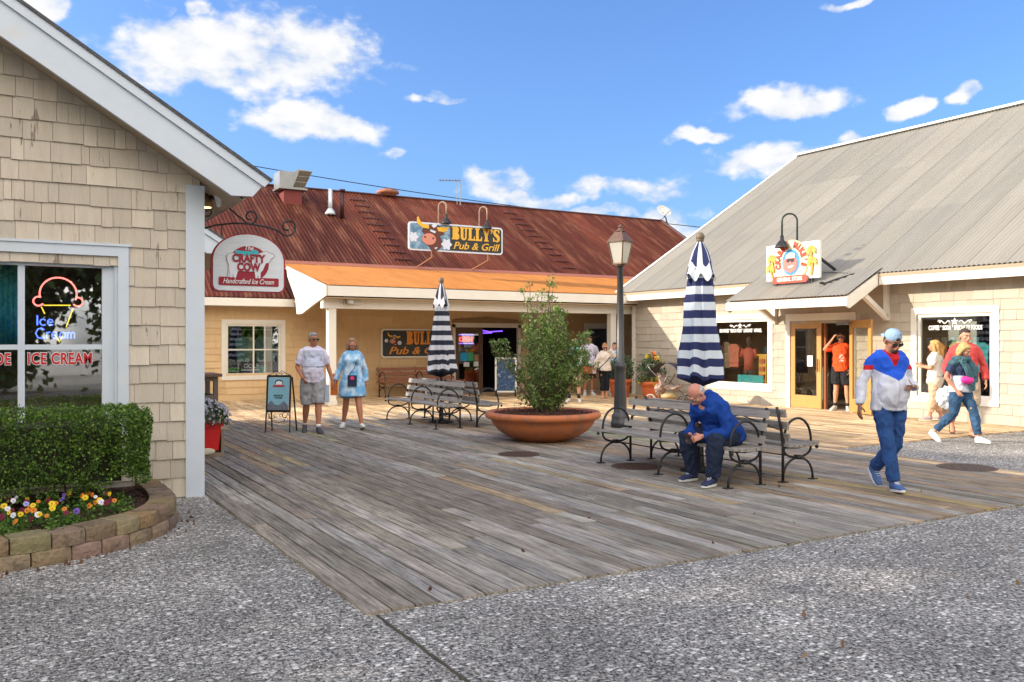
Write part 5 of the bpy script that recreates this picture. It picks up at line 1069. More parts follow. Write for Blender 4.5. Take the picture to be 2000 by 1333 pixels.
# ================================================================== TERRACOTTA POTS BY THE STORE CORNER
def flower_pot(label, X, Y, r, h, ph, seed, petals, plab):
    t = thing('terracotta_pot', label, 'pot', (X, Y, 0), 0, 'terracotta pots by the store corner'); b = MB()
    b.lathe([(0, 0), (r * .68, 0), (r * .72, .02), (r * .88, h * .6), (r * .93, h * .78), (r * 1.0, h * .8), (r * 1.02, h), (r * .94, h), (r * .9, h - .05), (0, h - .05)], (X, Y, 0), 36, False)
    for q in (.35, .5): b.lathe([(r * (.70 + .28 * q), h * q - .012), (r * (.73 + .28 * q), h * q), (r * (.70 + .28 * q), h * q + .012)], (X, Y, 0), 36, False)
    b.build('pot', mat('orange terracotta', (.56, .13, .04), rough=.6, var=.1), t, True)
    p = thing('potted_plant', plab, 'plant', (X, Y, h), 0, 'plants in the terracotta pots'); rr = random.Random(seed); P = []; 
    for _ in range(60):
        a = rr.uniform(0, 6.28); q = rr.random() ** .6; c = Vector((X + cos(a) * q * r * 1.1, Y + sin(a) * q * r * 1.1, h + rr.uniform(.05, ph) * (1.15 - q * .6)))
        P += [c + Vector((rr.gauss(0, .07), rr.gauss(0, .07), rr.gauss(0, .06))) for _ in range(36)]
    n = len(P); leaves('foliage', P, [rr.uniform(.04, .10) for _ in range(n)], M_leaf, p, pick_cols(n, [(.07, .13, .06), (.10, .17, .08), (.05, .10, .05), (.16, .22, .14)], seed), seed, .3, .4)
    for col, cnt, zlo, zhi, rad, sz in petals:
        P = []
        for _ in range(cnt):
            a = rr.uniform(0, 6.28) if rad < 1.3 else radians(200 + rr.uniform(-80, 80)); q = rr.uniform(.2, 1) * r * rad; c = Vector((X + cos(a) * q, Y + sin(a) * q, rr.uniform(zlo, zhi))); P += [c + Vector((rr.gauss(0, .02), rr.gauss(0, .02), rr.gauss(0, .025))) for _ in range(14)]
        leaves('blossom', P, [sz] * len(P), M_leaf, p, pick_cols(len(P), [col, tuple(x * .8 for x in col)], seed + 5), seed + 5, .2, .8)
flower_pot('wide orange terracotta pot in front of the shaded store wall', 15.75, 19.05, .36, .50, .75, 5, [((.85, .30, .10), 12, 1.05, 1.35, .5, .06), ((.80, .75, .05), 12, .95, 1.25, .7, .055), ((.85, .62, .03), 26, .40, .60, 1.15, .05)], 'leafy plant with orange and yellow blooms in the wide pot by the store wall')
flower_pot('orange terracotta pot half hidden behind the lamp post', 15.6, 20.35, .33, .52, .80, 6, [((.5, .5, .1), 3, .9, 1.1, .8, .04)], 'dark leafy plant without blooms in the pot behind the lamp post')

# ================================================================== RED POT, TRASH BIN, A-BOARD
rp = thing('flower_box', 'square bright red box with a wooden backing at the corner of the cottage', 'planter', (2.45, 12.9, 0))
b = MB(); X, Y = 2.50, 12.95; w0, w1 = .17, .20
b.add([(X - w0, Y - w0, .08), (X + w0, Y - w0, .08), (X + w0, Y + w0, .08), (X - w0, Y + w0, .08), (X - w1, Y - w1, .42), (X + w1, Y - w1, .42), (X + w1, Y + w1, .42), (X - w1, Y + w1, .42)], [(3, 2, 1, 0), (0, 1, 5, 4), (1, 2, 6, 5), (2, 3, 7, 6), (3, 0, 4, 7), (4, 5, 6, 7)]); b.box(X - .225, X + .225, Y - .225, Y + .225, .42, .465)
b.build('box', mat('bright red plastic', (.62, .02, .02), rough=.4, var=.06), rp)
b = MB(); b.box(X - .25, X + .20, Y - .24, Y + .26, .0, .05); b.box(X + .20, X + .24, Y - .2, Y + .26, .0, .36); b.box(X - .25, X + .2, Y + .22, Y + .26, .05, .3); b.build('stand', mat('grey wood stand', (.22, .17, .13), var=.3), rp)
b = MB(); b.ell((X - .02, Y - .25, .08), .13, .03, .05); b.build('badge', mat('cream badge', (.6, .55, .42)), rp)
mp_ = thing('white_flowers', 'dense mound of small white daisies growing in the red box', 'plant', (X, Y, .46)); rr = random.Random(6); P, Q = [], []
for _ in range(3000):
    a = rr.uniform(0, 6.28); ph_ = math.acos(rr.uniform(-.15, 1)); k = rr.uniform(.75, 1) * .36; P.append((X + k * sin(ph_) * cos(a), Y + k * sin(ph_) * sin(a), .48 + k * .88 * cos(ph_)))
leaves('foliage', P, [rr.uniform(.02, .04) for _ in P], M_leaf, mp_, pick_cols(len(P), [(.05, .11, .03), (.03, .07, .02), (.09, .16, .05)], 2), 2)
for _ in range(210):
    a = rr.uniform(0, 6.28); ph_ = math.acos(rr.uniform(-.0, 1)); k = .37; c = Vector((X + k * sin(ph_) * cos(a), Y + k * sin(ph_) * sin(a), .48 + k * .88 * cos(ph_))); Q += [c + Vector((rr.gauss(0, .009), rr.gauss(0, .009), rr.gauss(0, .009))) for _ in range(9)]
leaves('blossom', Q, [.026] * len(Q), M_leaf, mp_, pick_cols(len(Q), [(.75, .75, .82), (.65, .66, .78)], 4, .08), 4, .3, .9)
tb = thing('litter_bin', 'brown metal litter bin with an open slatted top behind the red flower box', 'bin', (2.74, 15.2, 0)); X, Y = 2.74, 15.2; w = .32; M_bin = mat('taupe metal', (.14, .115, .095), rough=.5, var=.1)
b = MB()
for sx in (-1, 1):
    for sy in (-1, 1): b.box(X + sx * w - .035, X + sx * w + .035, Y + sy * w - .035, Y + sy * w + .035, 0, 1.04)
b.box(X - w, X + w, Y - w - .03, Y - w + .03, .0, .74); b.box(X - w, X + w, Y + w - .03, Y + w + .03, .0, .74); b.box(X - w - .03, X - w + .03, Y - w, Y + w, 0, .74); b.box(X + w - .03, X + w + .03, Y - w, Y + w, 0, .74); b.box(X - w, X + w, Y - w - .045, Y - w - .03, .66, .74)
b.box(X - .03, X + .03, Y - w - .03, Y - w + .02, .74, 1.0); b.build('body', M_bin, tb)
b = MB(); b.box(X - w - .09, X + w + .09, Y - w - .09, Y + w + .09, 1.04, 1.09); b.box(X - w - .03, X + w + .03, Y - w - .03, Y + w + .03, .97, 1.04); b.build('lid', mat('bin lid', (.15, .09, .065), rough=.4), tb)

ab = thing('sidewalk_sign', 'black framed A-board with a pale blue ice cream poster and scroll ironwork', 'sign', J(542, 846, 15.5)); ab.location.z = 0
ORI[ab.name] = tuple(ab.location); g0 = Vector(ab.location); aU = RT.copy(); aN = -F; aZ = Vector((0, 0, 1)); lean = (aZ + F * .12).normalized()
def AP(u, z, back=0): return g0 + aU * u + (F * (z * .12) if not back else F * (.36 - z * .12)) + aZ * z
b = MB()
for u in (-.20, .20): b.bar(AP(u * 1.08, 0), AP(u, 1.0), .02, .02); b.bar(AP(u * 1.12 + .03, 0, 1), AP(u, .98, 1), .02, .02)
for z in (.38, 1.0): b.bar(AP(-.21, z), AP(.21, z), .028, .04)
for u in (-.205, .205): b.bar(AP(u, .38), AP(u, 1.0), .03, .028)
def sc(cu, cz, r0, r1, a0, a1, n=14): return [AP(cu + (r0 + (r1 - r0) * i / n) * cos(radians(a0 + (a1 - a0) * i / n)), cz + (r0 + (r1 - r0) * i / n) * sin(radians(a0 + (a1 - a0) * i / n))) for i in range(n + 1)]
for s in (-1, 1):
    b.tube([AP(s * .19, 1.02), AP(s * .10, 1.06), AP(s * .04, 1.10), AP(0, 1.05)], .006, 5); b.tube(sc(s * .12, .30, .07, .03, 0, s * 300), .006, 5); b.tube(sc(s * .05, .30, .035, .02, 0, s * 300), .005, 5); b.tube(sc(s * .14, .22, .05, .02, 90, 90 - s * 300), .005, 5); b.tube(sc(s * .05, 1.04, .022, .01, 0, s * 300), .005, 5)
b.tube([AP(-.19, .36), AP(-.1, .20), AP(0, .17), AP(.1, .20), AP(.19, .36)], .006, 5); b.build('frame', M_black, ab)
nb = (aN - aZ * .12 * -1 * 0).normalized(); fo = AP(0, .69) + aN * .012
def AF(poly, m_, nm, d): b = MB(); b.prism(poly, fo + aN * d, aU, lean, aN, .004); return b.build(nm, m_, ab)
AF([(-.185, -.29), (.185, -.29), (.185, .29), (-.185, .29)], mat('pale blue poster', (.22, .46, .60), rough=.4, var=.1), 'poster', 0)
AF([(-.185, -.29), (.185, -.29), (.185, -.22), (.10, -.13), (.02, -.2), (-.06, -.2), (-.12, -.12), (-.185, -.18)], mat('poster drawing', (.14, .17, .22), var=.9, scale=60, rough=.5), 'poster_art', .0045)
AF(elp(0, .20, .07, .055), mat('navy blue ink', (.03, .06, .15)), 'emblem', .0045); AF([(-.05, .16), (-.05, .21), (.0, .23), (.06, .21), (.055, .16)], M_wht, 'emblem_cow', .009); AF([(-.10, .125), (.10, .125), (.10, .155), (-.10, .155)], mat('red banner', (.5, .03, .06)), 'banner', .009)
text_mesh('MADE IN', .042, fo + aN * .0045 + lean * -.035, aU, lean, aN, M_black, 'lettering', ab, .002, .0015); text_mesh('HOUSE', .042, fo + aN * .0045 + lean * -.075, aU, lean, aN, M_black, 'lettering', ab, .002, .0015)

# ================================================================== STROLLER
sx = thing('stroller', 'dark folding stroller with a pale floral seat parked by the store wall', 'stroller', (14.6, 16.9, 0)); SC_ = Vector((14.55, 16.95, 0))
def SV(u, z, w=0): return SC_ + Vector((-.45, .89, 0)) * -u + Vector((.89, .45, 0)) * w + Vector((0, 0, z))
b = MB()
for w in (-.23, .23):
    b.tube([SV(-.50, 1.02, w), SV(-.42, .90, w), SV(.42, .16, w)], .011, 6); b.tube([SV(-.40, .12, w), SV(-.02, .66, w), SV(.05, .8, w)], .014, 6); b.tube([SV(-.4, .14, w), SV(.42, .18, w)], .012, 6)
b.tube([SV(-.50, 1.02, -.23), SV(-.52, 1.03, 0), SV(-.50, 1.02, .23)], .016, 6); b.build('frame', mat('pale metal tube', (.20, .18, .17), rough=.35, metal=.5), sx, True)
for u, w in ((-.4, -.27), (-.4, .27), (.44, -.25), (.44, .25)):
    c = SV(u, .15, w); ax = Vector((.89, .45, 0)); tn = Vector((-.45, .89, 0)); b = MB(); b.tube([c + tn * (.13 * cos(t)) + Vector((0, 0, .13 * sin(t))) for t in [2 * pi * i / 18 for i in range(19)]], .022, 6, False)
    for t in range(5): b.tube([c, c + tn * (.12 * cos(t * 1.256)) + Vector((0, 0, .12 * sin(t * 1.256)))], .008, 4)
    b.build('wheel', mat('stroller tyre', (.05, .045, .045)) if u > 0 else mat('cream wheel', (.34, .30, .24)), sx, True)
b = MB(); b.tube([SV(-.25, .82), SV(-.15, .5), SV(.15, .42), SV(.3, .5)], [(.2, .05), (.22, .06), (.22, .06), (.18, .04)], 12, side=(.89, .45, 0)); b.ell(SV(-.26, .42), .15, .15, .14); b.build('seat', mat('floral cloth', (.36, .26, .21), var=.6, scale=18, col2=(.10, .05, .06), c2amt=(.5, .6), c2scale=14), sx, True)
b = MB(); n = 12
for i in range(n):
    a0, a1 = radians(10 + 165 * i / n), radians(10 + 165 * (i + 1) / n)
    b.add([SV(-.05 + .42 * cos(a0), .68 + .40 * sin(a0), -.25), SV(-.05 + .42 * cos(a0), .68 + .40 * sin(a0), .25), SV(-.05 + .42 * cos(a1), .68 + .40 * sin(a1), .25), SV(-.05 + .42 * cos(a1), .68 + .40 * sin(a1), -.25)], [(0, 1, 2, 3)])
b.build('canopy', mat('dark canopy cloth', (.03, .025, .045), rough=.8), sx)
b = MB(); b.ell(SV(.0, .24), .24, .2, .09); b.build('basket', mat('tan bag', (.40, .30, .16), var=.3), sx, True)

# ================================================================== MANHOLE COVERS
def manhole(label, px, py, r, m_, h=.006):
    d = CAMH * FPX / (py - 667); p = J(px, py, d); t = thing('manhole_cover', label, 'manhole cover', (p.x, p.y, .0)); b = MB()
    b.lathe([(r, .001), (r, h), (r - .03, h + .001), (r - .035, h - .003), (0, h - .003)], (p.x, p.y, 0), 36, False); b.build('plate', m_, t, False)
    b = MB()
    for k in range(-4, 5):
        w = sqrt(max(0, (r * .86) ** 2 - (k * r * .19) ** 2)); b.box(p.x - w, p.x + w, p.y + k * r * .19 - .012, p.y + k * r * .19 + .012, h - .003, h + .004)
    b.build('ribs', m_, t)
M_rust = mat('rusty cast iron', (.085, .05, .038), rough=.75, var=.4, scale=12, bump=.3)
manhole('dark rusty round cover flush in the deck in front of the bowl planter', 1013, 888, .30, M_rust); manhole('round ribbed cover at the far right edge of the deck by the shell paving', 1888, 914, .36, mat('grey iron cover', (.12, .09, .075), rough=.7, var=.4, scale=12))
manhole('worn round cover under the left end of the seated man\'s bench', 1243, 912, .33, M_rust)

# ================================================================== BED: wall blocks, mulch, hedge, pansies
bed = [(-5, 7.05), (-3.2, 7.06), (-1.6, 7.08), (-.4, 7.13), (.25, 7.24), (.72, 7.45), (1.08, 7.75), (1.32, 8.15), (1.42, 8.6), (1.44, 9.1), (1.42, 9.66)]
def cat(pts, n):
    out = []; P = [Vector((*p, 0)) for p in pts]
    for i in range(len(P) - 1):
        p0, p1, p2, p3 = P[max(i - 1, 0)], P[i], P[i + 1], P[min(i + 2, len(P) - 1)]
        for j in range(n):
            t = j / n; out.append(.5 * ((2 * p1) + (-p0 + p2) * t + (2 * p0 - 5 * p1 + 4 * p2 - p3) * t * t + (-p0 + 3 * p1 - 3 * p2 + p3) * t ** 3))
    return out + [P[-1]]
path = cat(bed, 30); cum = [0]
for a, b_ in zip(path, path[1:]): cum.append(cum[-1] + (b_ - a).length)
def at(s):
    import bisect
    i = min(max(bisect.bisect(cum, s) - 1, 0), len(path) - 2); t = (s - cum[i]) / max(cum[i + 1] - cum[i], 1e-6); p = path[i].lerp(path[i + 1], t); d = (path[i + 1] - path[i]).normalized(); return p, Vector((-d.y, d.x, 0))
rr = random.Random(17); b = MB(); tot = cum[-1]; bh = .12; dep = .22
for row in range(2):
    s = -.2 * row + rr.uniform(0, .05)
    while s < tot:
        ln = rr.uniform(.24, .34); s1 = min(s + ln, tot)
        if s1 <= 0: s = s1 + .008; continue
        s_a = max(s, 0); k = 5; o = .018 * row; z0 = GZ - .01 + row * bh; z1 = z0 + bh - .005 + rr.uniform(-.004, .004); c = rr.choice([(.25, .175, .10), (.28, .20, .125), (.21, .15, .095), (.26, .18, .105), (.30, .225, .145)]); b.col = tuple(x * rr.uniform(.85, 1.1) for x in c); vs = []; jg = rr.uniform(-.006, .006)
        for i in range(k + 1):
            p, nrm = at(s_a + (s1 - .008 - s_a) * i / k); bulge = .016 * sin(pi * i / k) ** .5
            A0 = p + nrm * (o + jg - bulge + .012); 
            vs += [(A0.x, A0.y, z0), (A0.x + nrm.x * -.006, A0.y + nrm.y * -.006, z0 + bh * .5), (A0.x + nrm.x * .002, A0.y + nrm.y * .002, z1 - .012), (A0.x + nrm.x * .014, A0.y + nrm.y * .014, z1), ((p + nrm * (dep + o)).x, (p + nrm * (dep + o)).y, z1), ((p + nrm * (dep + o)).x, (p + nrm * (dep + o)).y, z0)]
        fs = [tuple(range(6))[::-1] if False else (5, 4, 3, 2, 1, 0), tuple(k * 6 + i for i in range(6))]
        for i in range(k):
            for j in range(5): fs.append((i * 6 + j, (i + 1) * 6 + j, (i + 1) * 6 + j + 1, i * 6 + j + 1))
        b.add(vs, fs); s = s1 + .004
tag(b.build('retaining_wall', mat('split concrete block', attr=True, rough=.9, var=.22, scale=16, bump=1.0, bscale=34, col2=(.10, .075, .055), c2amt=(.52, .72), c2scale=6), usecol=True), 'low curved two course wall of brown split blocks around the flower bed', 'retaining wall')
b = MB(); pin = [at(c_ * tot / 60) for c_ in range(61)]; vs = [(p.x + n_.x * .12, p.y + n_.y * .12, .145) for p, n_ in pin] + [(-5, 9.66, .145)]; b.add(vs, [tuple(range(len(vs)))])
for _ in range(5000):
    x = rr.uniform(-1.6, 1.35); y = rr.uniform(7.2, 9.5)
    if (x > 1.0 and y < 8.1 + (x - 1.0) * .8) or (x > .5 and y < 7.55 + (x - .5) * .8) or y < 7.35: continue
    p = Vector((x, y, .15 + rr.uniform(0, .02))); d = Vector((rr.gauss(0, 1), rr.gauss(0, 1), rr.gauss(0, .35))).normalized() * rr.uniform(.01, .028); b.bar(p - d, p + d, .012, .006)
tag(b.build('bed_mulch', mat('dark bark mulch', (.075, .04, .03), rough=.95, var=.5, scale=20)), kind='stuff')

hd = thing('hedge', 'clipped dark green box hedge under the cottage window', 'hedge', (-1.8, 9.0, .2)); rr = random.Random(2); rg = np.random.default_rng(5)
HX0, HX1, HY0_, HY1_, HZ0, HZ1 = -4.6, 1.17, 8.42, 9.52, .24, 1.01
P = []; 
def lump(x, y, z): return .045 * noise.noise(Vector((x * 4, y * 4, z * 4))) + .03 * noise.noise(Vector((x * 11, y * 11, z * 11)))
for _ in range(52000):
    x = HX1 - (HX1 - HX0) * rg.random() ** 1.7; f = rg.random()
    if f < .55: q = (x, HY0_ + abs(rg.normal()) * .05, rg.uniform(HZ0, HZ1)); low = (HZ1 - q[2]) * .12; q = (q[0], q[1] + low * 0, q[2])
    elif f < .78: q = (x, rg.uniform(HY0_, HY1_), HZ1 - abs(rg.normal()) * .04)
    elif f < .92: q = (HX1 - abs(rg.normal()) * .05, rg.uniform(HY0_, HY1_), rg.uniform(HZ0, HZ1))
    else: q = (x, rg.uniform(HY0_, HY1_), rg.uniform(HZ0, HZ1))
    l = lump(*q); cx = (q[0] - HX1 + .35) if q[0] > HX1 - .35 else 0; cz = (q[2] - HZ1 + .14) if q[2] > HZ1 - .14 else 0; cyy = (HY0_ + .14 - q[1]) if q[1] < HY0_ + .14 else 0
    rnd = sqrt(max(0, cx) ** 2 * .16 + max(0, cz) ** 2 + max(0, cyy) ** 2)
    if rnd > .185: continue
    bot = .07 * noise.noise(Vector((q[0] * 5, 3.1, 0)))
    if q[2] < HZ0 + .03 + bot + (.12 if q[0] > .85 else 0): continue
    if noise.noise(Vector((q[0] * 7, q[1] * 7, q[2] * 8))) < -.24 and rr.random() < .75: continue
    P.append((q[0] + l, q[1] + l - .02, q[2] + l))
n = len(P); print('hedge', n)
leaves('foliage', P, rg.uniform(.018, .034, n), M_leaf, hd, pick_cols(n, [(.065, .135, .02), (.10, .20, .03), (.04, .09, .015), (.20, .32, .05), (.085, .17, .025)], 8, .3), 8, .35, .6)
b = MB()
b.box(HX0, HX1 - .22, HY0_ + .22, HY1_ - .2, HZ0 + .12, HZ1 - .14); b.build('shade_core', mat('hedge shade core', (.025, .03, .012), rough=1, var=.5, scale=20), hd)  # plain dark block stands in for the shade inside the hedge
b = MB()
for _ in range(26):
    x = rr.uniform(-1.8, 1.0); y = rr.uniform(8.55, 9.3); p = Vector((x, y, .14)); pts = [p, p + Vector((rr.gauss(0, .04), rr.gauss(0, .04), .22)), p + Vector((rr.gauss(0, .1), rr.gauss(0, .1) - .05, .55))]; b = MB(); b.tube(pts, [.013, .009, .004], 5); b.build('stem', mat('hedge stems', (.17, .14, .10), rough=.9), hd)
# pansies
rr = random.Random(31); P = []; fpos = []
def inbed(x, y): return not ((x > .95 and y < 8.0 + (x - .95) * 1.6) or (x > .45 and y < 7.58 + (x - .45) * .8) or y < 7.42 or x > 1.05)
while len(fpos) < 130:
    x = rr.uniform(-1.05, 1.0); y = rr.uniform(7.42, 8.55)
    if not inbed(x, y) or (x > .8 and y > 8.3) or any((x - a) ** 2 + (y - c) ** 2 < .0032 for a, c in fpos): continue
    fpos.append((x, y))
for _ in range(330):
    x = rr.uniform(-2.2, .95); y = rr.uniform(7.42, 8.6)
    if not inbed(x, y): continue
    h = rr.uniform(.04, .12)
    P += [(x + rr.gauss(0, .035), y + rr.gauss(0, .035), .15 + h * rr.random() + .01) for _ in range(36)]
n = len(P); tag(leaves('bedding_foliage', P, [rr.uniform(.022, .045) for _ in range(n)], M_leaf, None, pick_cols(n, [(.10, .20, .03), (.07, .15, .025), (.14, .25, .04), (.05, .11, .02)], 9), 9, .5, .5), kind='stuff')
kinds = [('orange', (.75, .25, .02), (.25, .04, .01)), ('yellow', (.85, .62, .02), (.4, .15, .02)), ('white', (.8, .8, .85), (.5, .4, .7)), ('violet', (.22, .12, .55), (.05, .01, .12)), ('burgundy', (.18, .01, .04), (.05, 0, .01)), ('pale blue', (.35, .40, .75), (.12, .08, .4))]
proto = {}
for nm, c1, c2 in kinds:
    t = thing('pansy', nm + ' pansy blooming in the low block-edged flower bed', 'flower', (0, 0, 0), 0, 'pansies in the flower bed', world=False)
    b = MB()
    for k, (an_, r) in enumerate(((90, .017), (40, .019), (140, .019), (200, .018), (340, .018), (270, .02))):
        c = Vector((.016 * cos(radians(an_)), -.004 - .0015 * k, .016 * sin(radians(an_)))); m = 10; vs = [c + Vector((r * cos(2 * pi * i / m), rr.uniform(-.003, .003), r * .9 * sin(2 * pi * i / m))) for i in range(m)] + [c + Vector((0, -.003, 0))]; b.add(vs, [(i, (i + 1) % m, m) for i in range(m)])
    b.build('petals', mat(nm + ' petal', c1, rough=.6, var=.1, trans=.2), t)
    b = MB(); b.ell((0, -.014, -.002), .009, .003, .009, None, 8, 5); b.build('eye', mat(nm + ' pansy eye', c2), t)
    b = MB(); b.tube([(0, 0, -.005), (0, .01, -.05), (0, .005, -.11)], .0018, 4); b.build('stem', mat('flower stem', (.08, .16, .04)), t)
    proto[nm] = t
wts = ['orange'] * 6 + ['yellow'] * 7 + ['white'] * 4 + ['violet'] * 2 + ['burgundy'] * 4 + ['pale blue'] * 2
usedp = set()
for x, y in fpos:
    nm = rr.choice(wts)
    if nm not in usedp: t = proto[nm]; usedp.add(nm)
    else: t = dup(proto[nm])
    s = rr.uniform(.5, .85); t.location = (x, y, .265 + rr.uniform(0, .045)); t.rotation_euler = (rr.uniform(-.7, -.1), rr.uniform(-.4, .4), -TH + rr.uniform(-.8, .8)); t.scale = (s, s, s)
for nm in proto:
    if nm not in usedp: proto[nm].location = (.3 + R.random() * .3, 7.9, .34)

# blue and white board beside the shrub, far behind
ms = thing('menu_board', 'blue and white menu easel standing behind the shrub by the pub door', 'sign', (14.45, 23.2, 0)); p = J(988, 775, 25.6); ms.location = (p.x, p.y, 0); ORI[ms.name] = (p.x, p.y, 0)
b = MB(); o = Vector((p.x, p.y, 0))
b.prism([(-.32, .12), (.32, .12), (.32, 1.15), (-.32, 1.15)], o, RT, (0, 0, 1), F, .04); b.build('frame', M_trimw, ms)
b = MB(); b.prism([(-.27, .17), (.27, .17), (.27, 1.10), (-.27, 1.10)], o - F * .004, RT, (0, 0, 1), F, .004); b.build('panel', mat('blue board', (.03, .07, .16), var=.6, scale=14, col2=(.2, .26, .34), c2amt=(.55, .6), c2scale=10), ms)
b = MB(); b.bar(o + RT * -.28, o + RT * -.28 + Vector((0, 0, .2)), .04, .04); b.bar(o + RT * .28, o + RT * .28 + Vector((0, 0, .2)), .04, .04); b.build('leg', M_black, ms)
# porch rail between pub and store
b = MB(); b.bar((16.25, 21.5, 1.0), (19.5, 21.5, 1.0), .06, .05); b.bar((16.25, 21.5, .2), (19.5, 21.5, .2), .05, .05)
x = 16.4
while x < 19.5: b.bar((x, 21.5, .2), (x, 21.5, 1.0), .03, .03); x += .14
tag(b.build('porch_railing', mat('dark stained rail', (.14, .08, .05), rough=.6)), 'dark wooden railing under the porch behind the store corner', 'railing')

# ================================================================== TREES beyond the left edge (they shade the foreground)
def tree(x, y, h, r, seed, label):
    rr = random.Random(seed); t = thing('oak_tree', label, 'tree', (x, y, GZ), 0, 'trees behind and left of the viewpoint'); b = MB()
    b.tube([(x, y, GZ), (x + .1, y, h * .3), (x + .05, y + .1, h * .55)], [.26, .19, .12], 9)
    for k in range(7):
        a = k * .9 + rr.random(); b.tube([(x + .05, y, h * .35 + k * .1), (x + cos(a) * r * .4, y + sin(a) * r * .4, h * .55), (x + cos(a) * r * .75, y + sin(a) * r * .75, h * .7)], [.1, .06, .03], 6)
    b.build('trunk', mat('tree bark', (.12, .09, .065), rough=.95, var=.3, bump=.5, bscale=15), t); P = []
    for _ in range(110 if y < -9 else 46):
        a = rr.uniform(0, 6.28); u = rr.uniform(-1.5 if y < -10 else -.8, 1); q = sqrt(max(.15, 1 - min(1, u * u))) * r * rr.uniform(.4, .9); c = Vector((x + q * cos(a), y + q * sin(a), h * .62 + u * h * .34)); s = rr.uniform(.5, .95) * r * .42
        P += [c + Vector((rr.gauss(0, .5), rr.gauss(0, .5), rr.gauss(0, .45))) * s for _ in range(120)]
    leaves('crown', P, [rr.uniform(.20, .36) for _ in P], M_leaf, t, pick_cols(len(P), [(.10, .17, .03), (.16, .24, .05), (.07, .12, .03)] if y < -9 else [(.05, .10, .02), (.08, .14, .03), (.04, .075, .02)], seed), seed, .3, .7)
tl = [(-9.5, 15.5, 9, 3.0), (-9.5, 10.5, 9.5, 3.2), (-10, 6, 9, 3.2), (-11, 1.2, 10, 3.4), (-10.5, -4, 9.5, 3.3), (-15, 18, 9, 3.2), (-15, 12, 10.5, 3.5), (-16, 4, 10, 3.6), (-5, -11, 7, 3.0), (-.4, -12.5, 6.6, 2.9), (4.4, -12, 7, 3.0), (10, -15, 9, 3.4), (-1, -24, 11, 4), (7, -25, 10, 4), (15, -12, 8, 3.2), (20.5, -13, 8, 3.3), (26, -9, 8, 3.2)]
for i, (x, y, h, r) in enumerate(tl): tree(x, y, h, r, 50 + i, 'broad dark green tree standing out of frame, tree number %s of the row' % ['one', 'two', 'three', 'four', 'five', 'six', 'seven', 'eight', 'nine', 'ten', 'eleven', 'twelve', 'thirteen', 'fourteen', 'fifteen', 'sixteen', 'seventeen'][i])
# ================================================================== PEOPLE
def remesh(mb, vox, name, m_, parent, smooth=6, amp=0, freq=9, paint=None, colr=None, fac=.5):
    me = bpy.data.meshes.new('t'); me.from_pydata([tuple(v_) for v_ in mb.v], [], mb.f); o = bpy.data.objects.new('t', me); COL.objects.link(o)
    r = o.modifiers.new('r', 'REMESH'); r.mode = 'VOXEL'; r.voxel_size = vox
    s = o.modifiers.new('s', 'SMOOTH'); s.factor = fac; s.iterations = smooth
    bpy.context.view_layer.update()
    ne = bpy.data.meshes.new_from_object(o.evaluated_get(bpy.context.evaluated_depsgraph_get())); COL.objects.unlink(o); bpy.data.objects.remove(o); bpy.data.meshes.remove(me)
    n = len(ne.vertices); co = np.empty(n * 3, dtype=np.float32); ne.vertices.foreach_get('co', co); co = co.reshape(-1, 3)
    if amp:
        nn = np.empty(n * 3, dtype=np.float32); ne.vertices.foreach_get('normal', nn); nn = nn.reshape(-1, 3)
        d = np.array([noise.noise(Vector((c[0] * freq, c[1] * freq, c[2] * freq * .8 + 3 * c[0]))) + .5 * noise.noise(Vector((c[0] * freq * 2.3, c[1] * freq * 2.3, c[2] * freq * 1.6))) for c in co])
        d = .45 - np.abs(d) * 1.7
        co = co + nn * (d * amp)[:, None]; ne.vertices.foreach_set('co', co.ravel().astype(np.float32))
    a = ne.attributes.new('col', 'FLOAT_COLOR', 'POINT'); C = np.ones((n, 4), dtype=np.float32)
    if paint is not None: C[:, :3] = np.array([paint(Vector(c)) for c in co], dtype=np.float32)
    else: C[:, :3] = colr
    a.data.foreach_set('color', C.ravel()); ne.polygons.foreach_set('use_smooth', [True] * len(ne.polygons)); ne.materials.append(m_); ne.name = name; ne.update()
    o = bpy.data.objects.new(name, ne); COL.objects.link(o)
    if parent is not None: o.parent = parent
    return o
M_skin = mat('skin', attr=True, rough=.5, var=.06, scale=12, spec=.35); M_cloth = mat('woven cloth', attr=True, rough=.85, var=.08, scale=10, bump=.25, bscale=35, spec=.2)
M_hairm = mat('hair', attr=True, rough=.6, var=.25, scale=30, bump=.6, bscale=70, stretch=(3, 3, .6)); M_shoe = mat('shoe fabric', attr=True, rough=.7, var=.1, scale=20); M_lens = mat('dark lens', (.012, .01, .012), rough=.12, var=0, spec=.8)

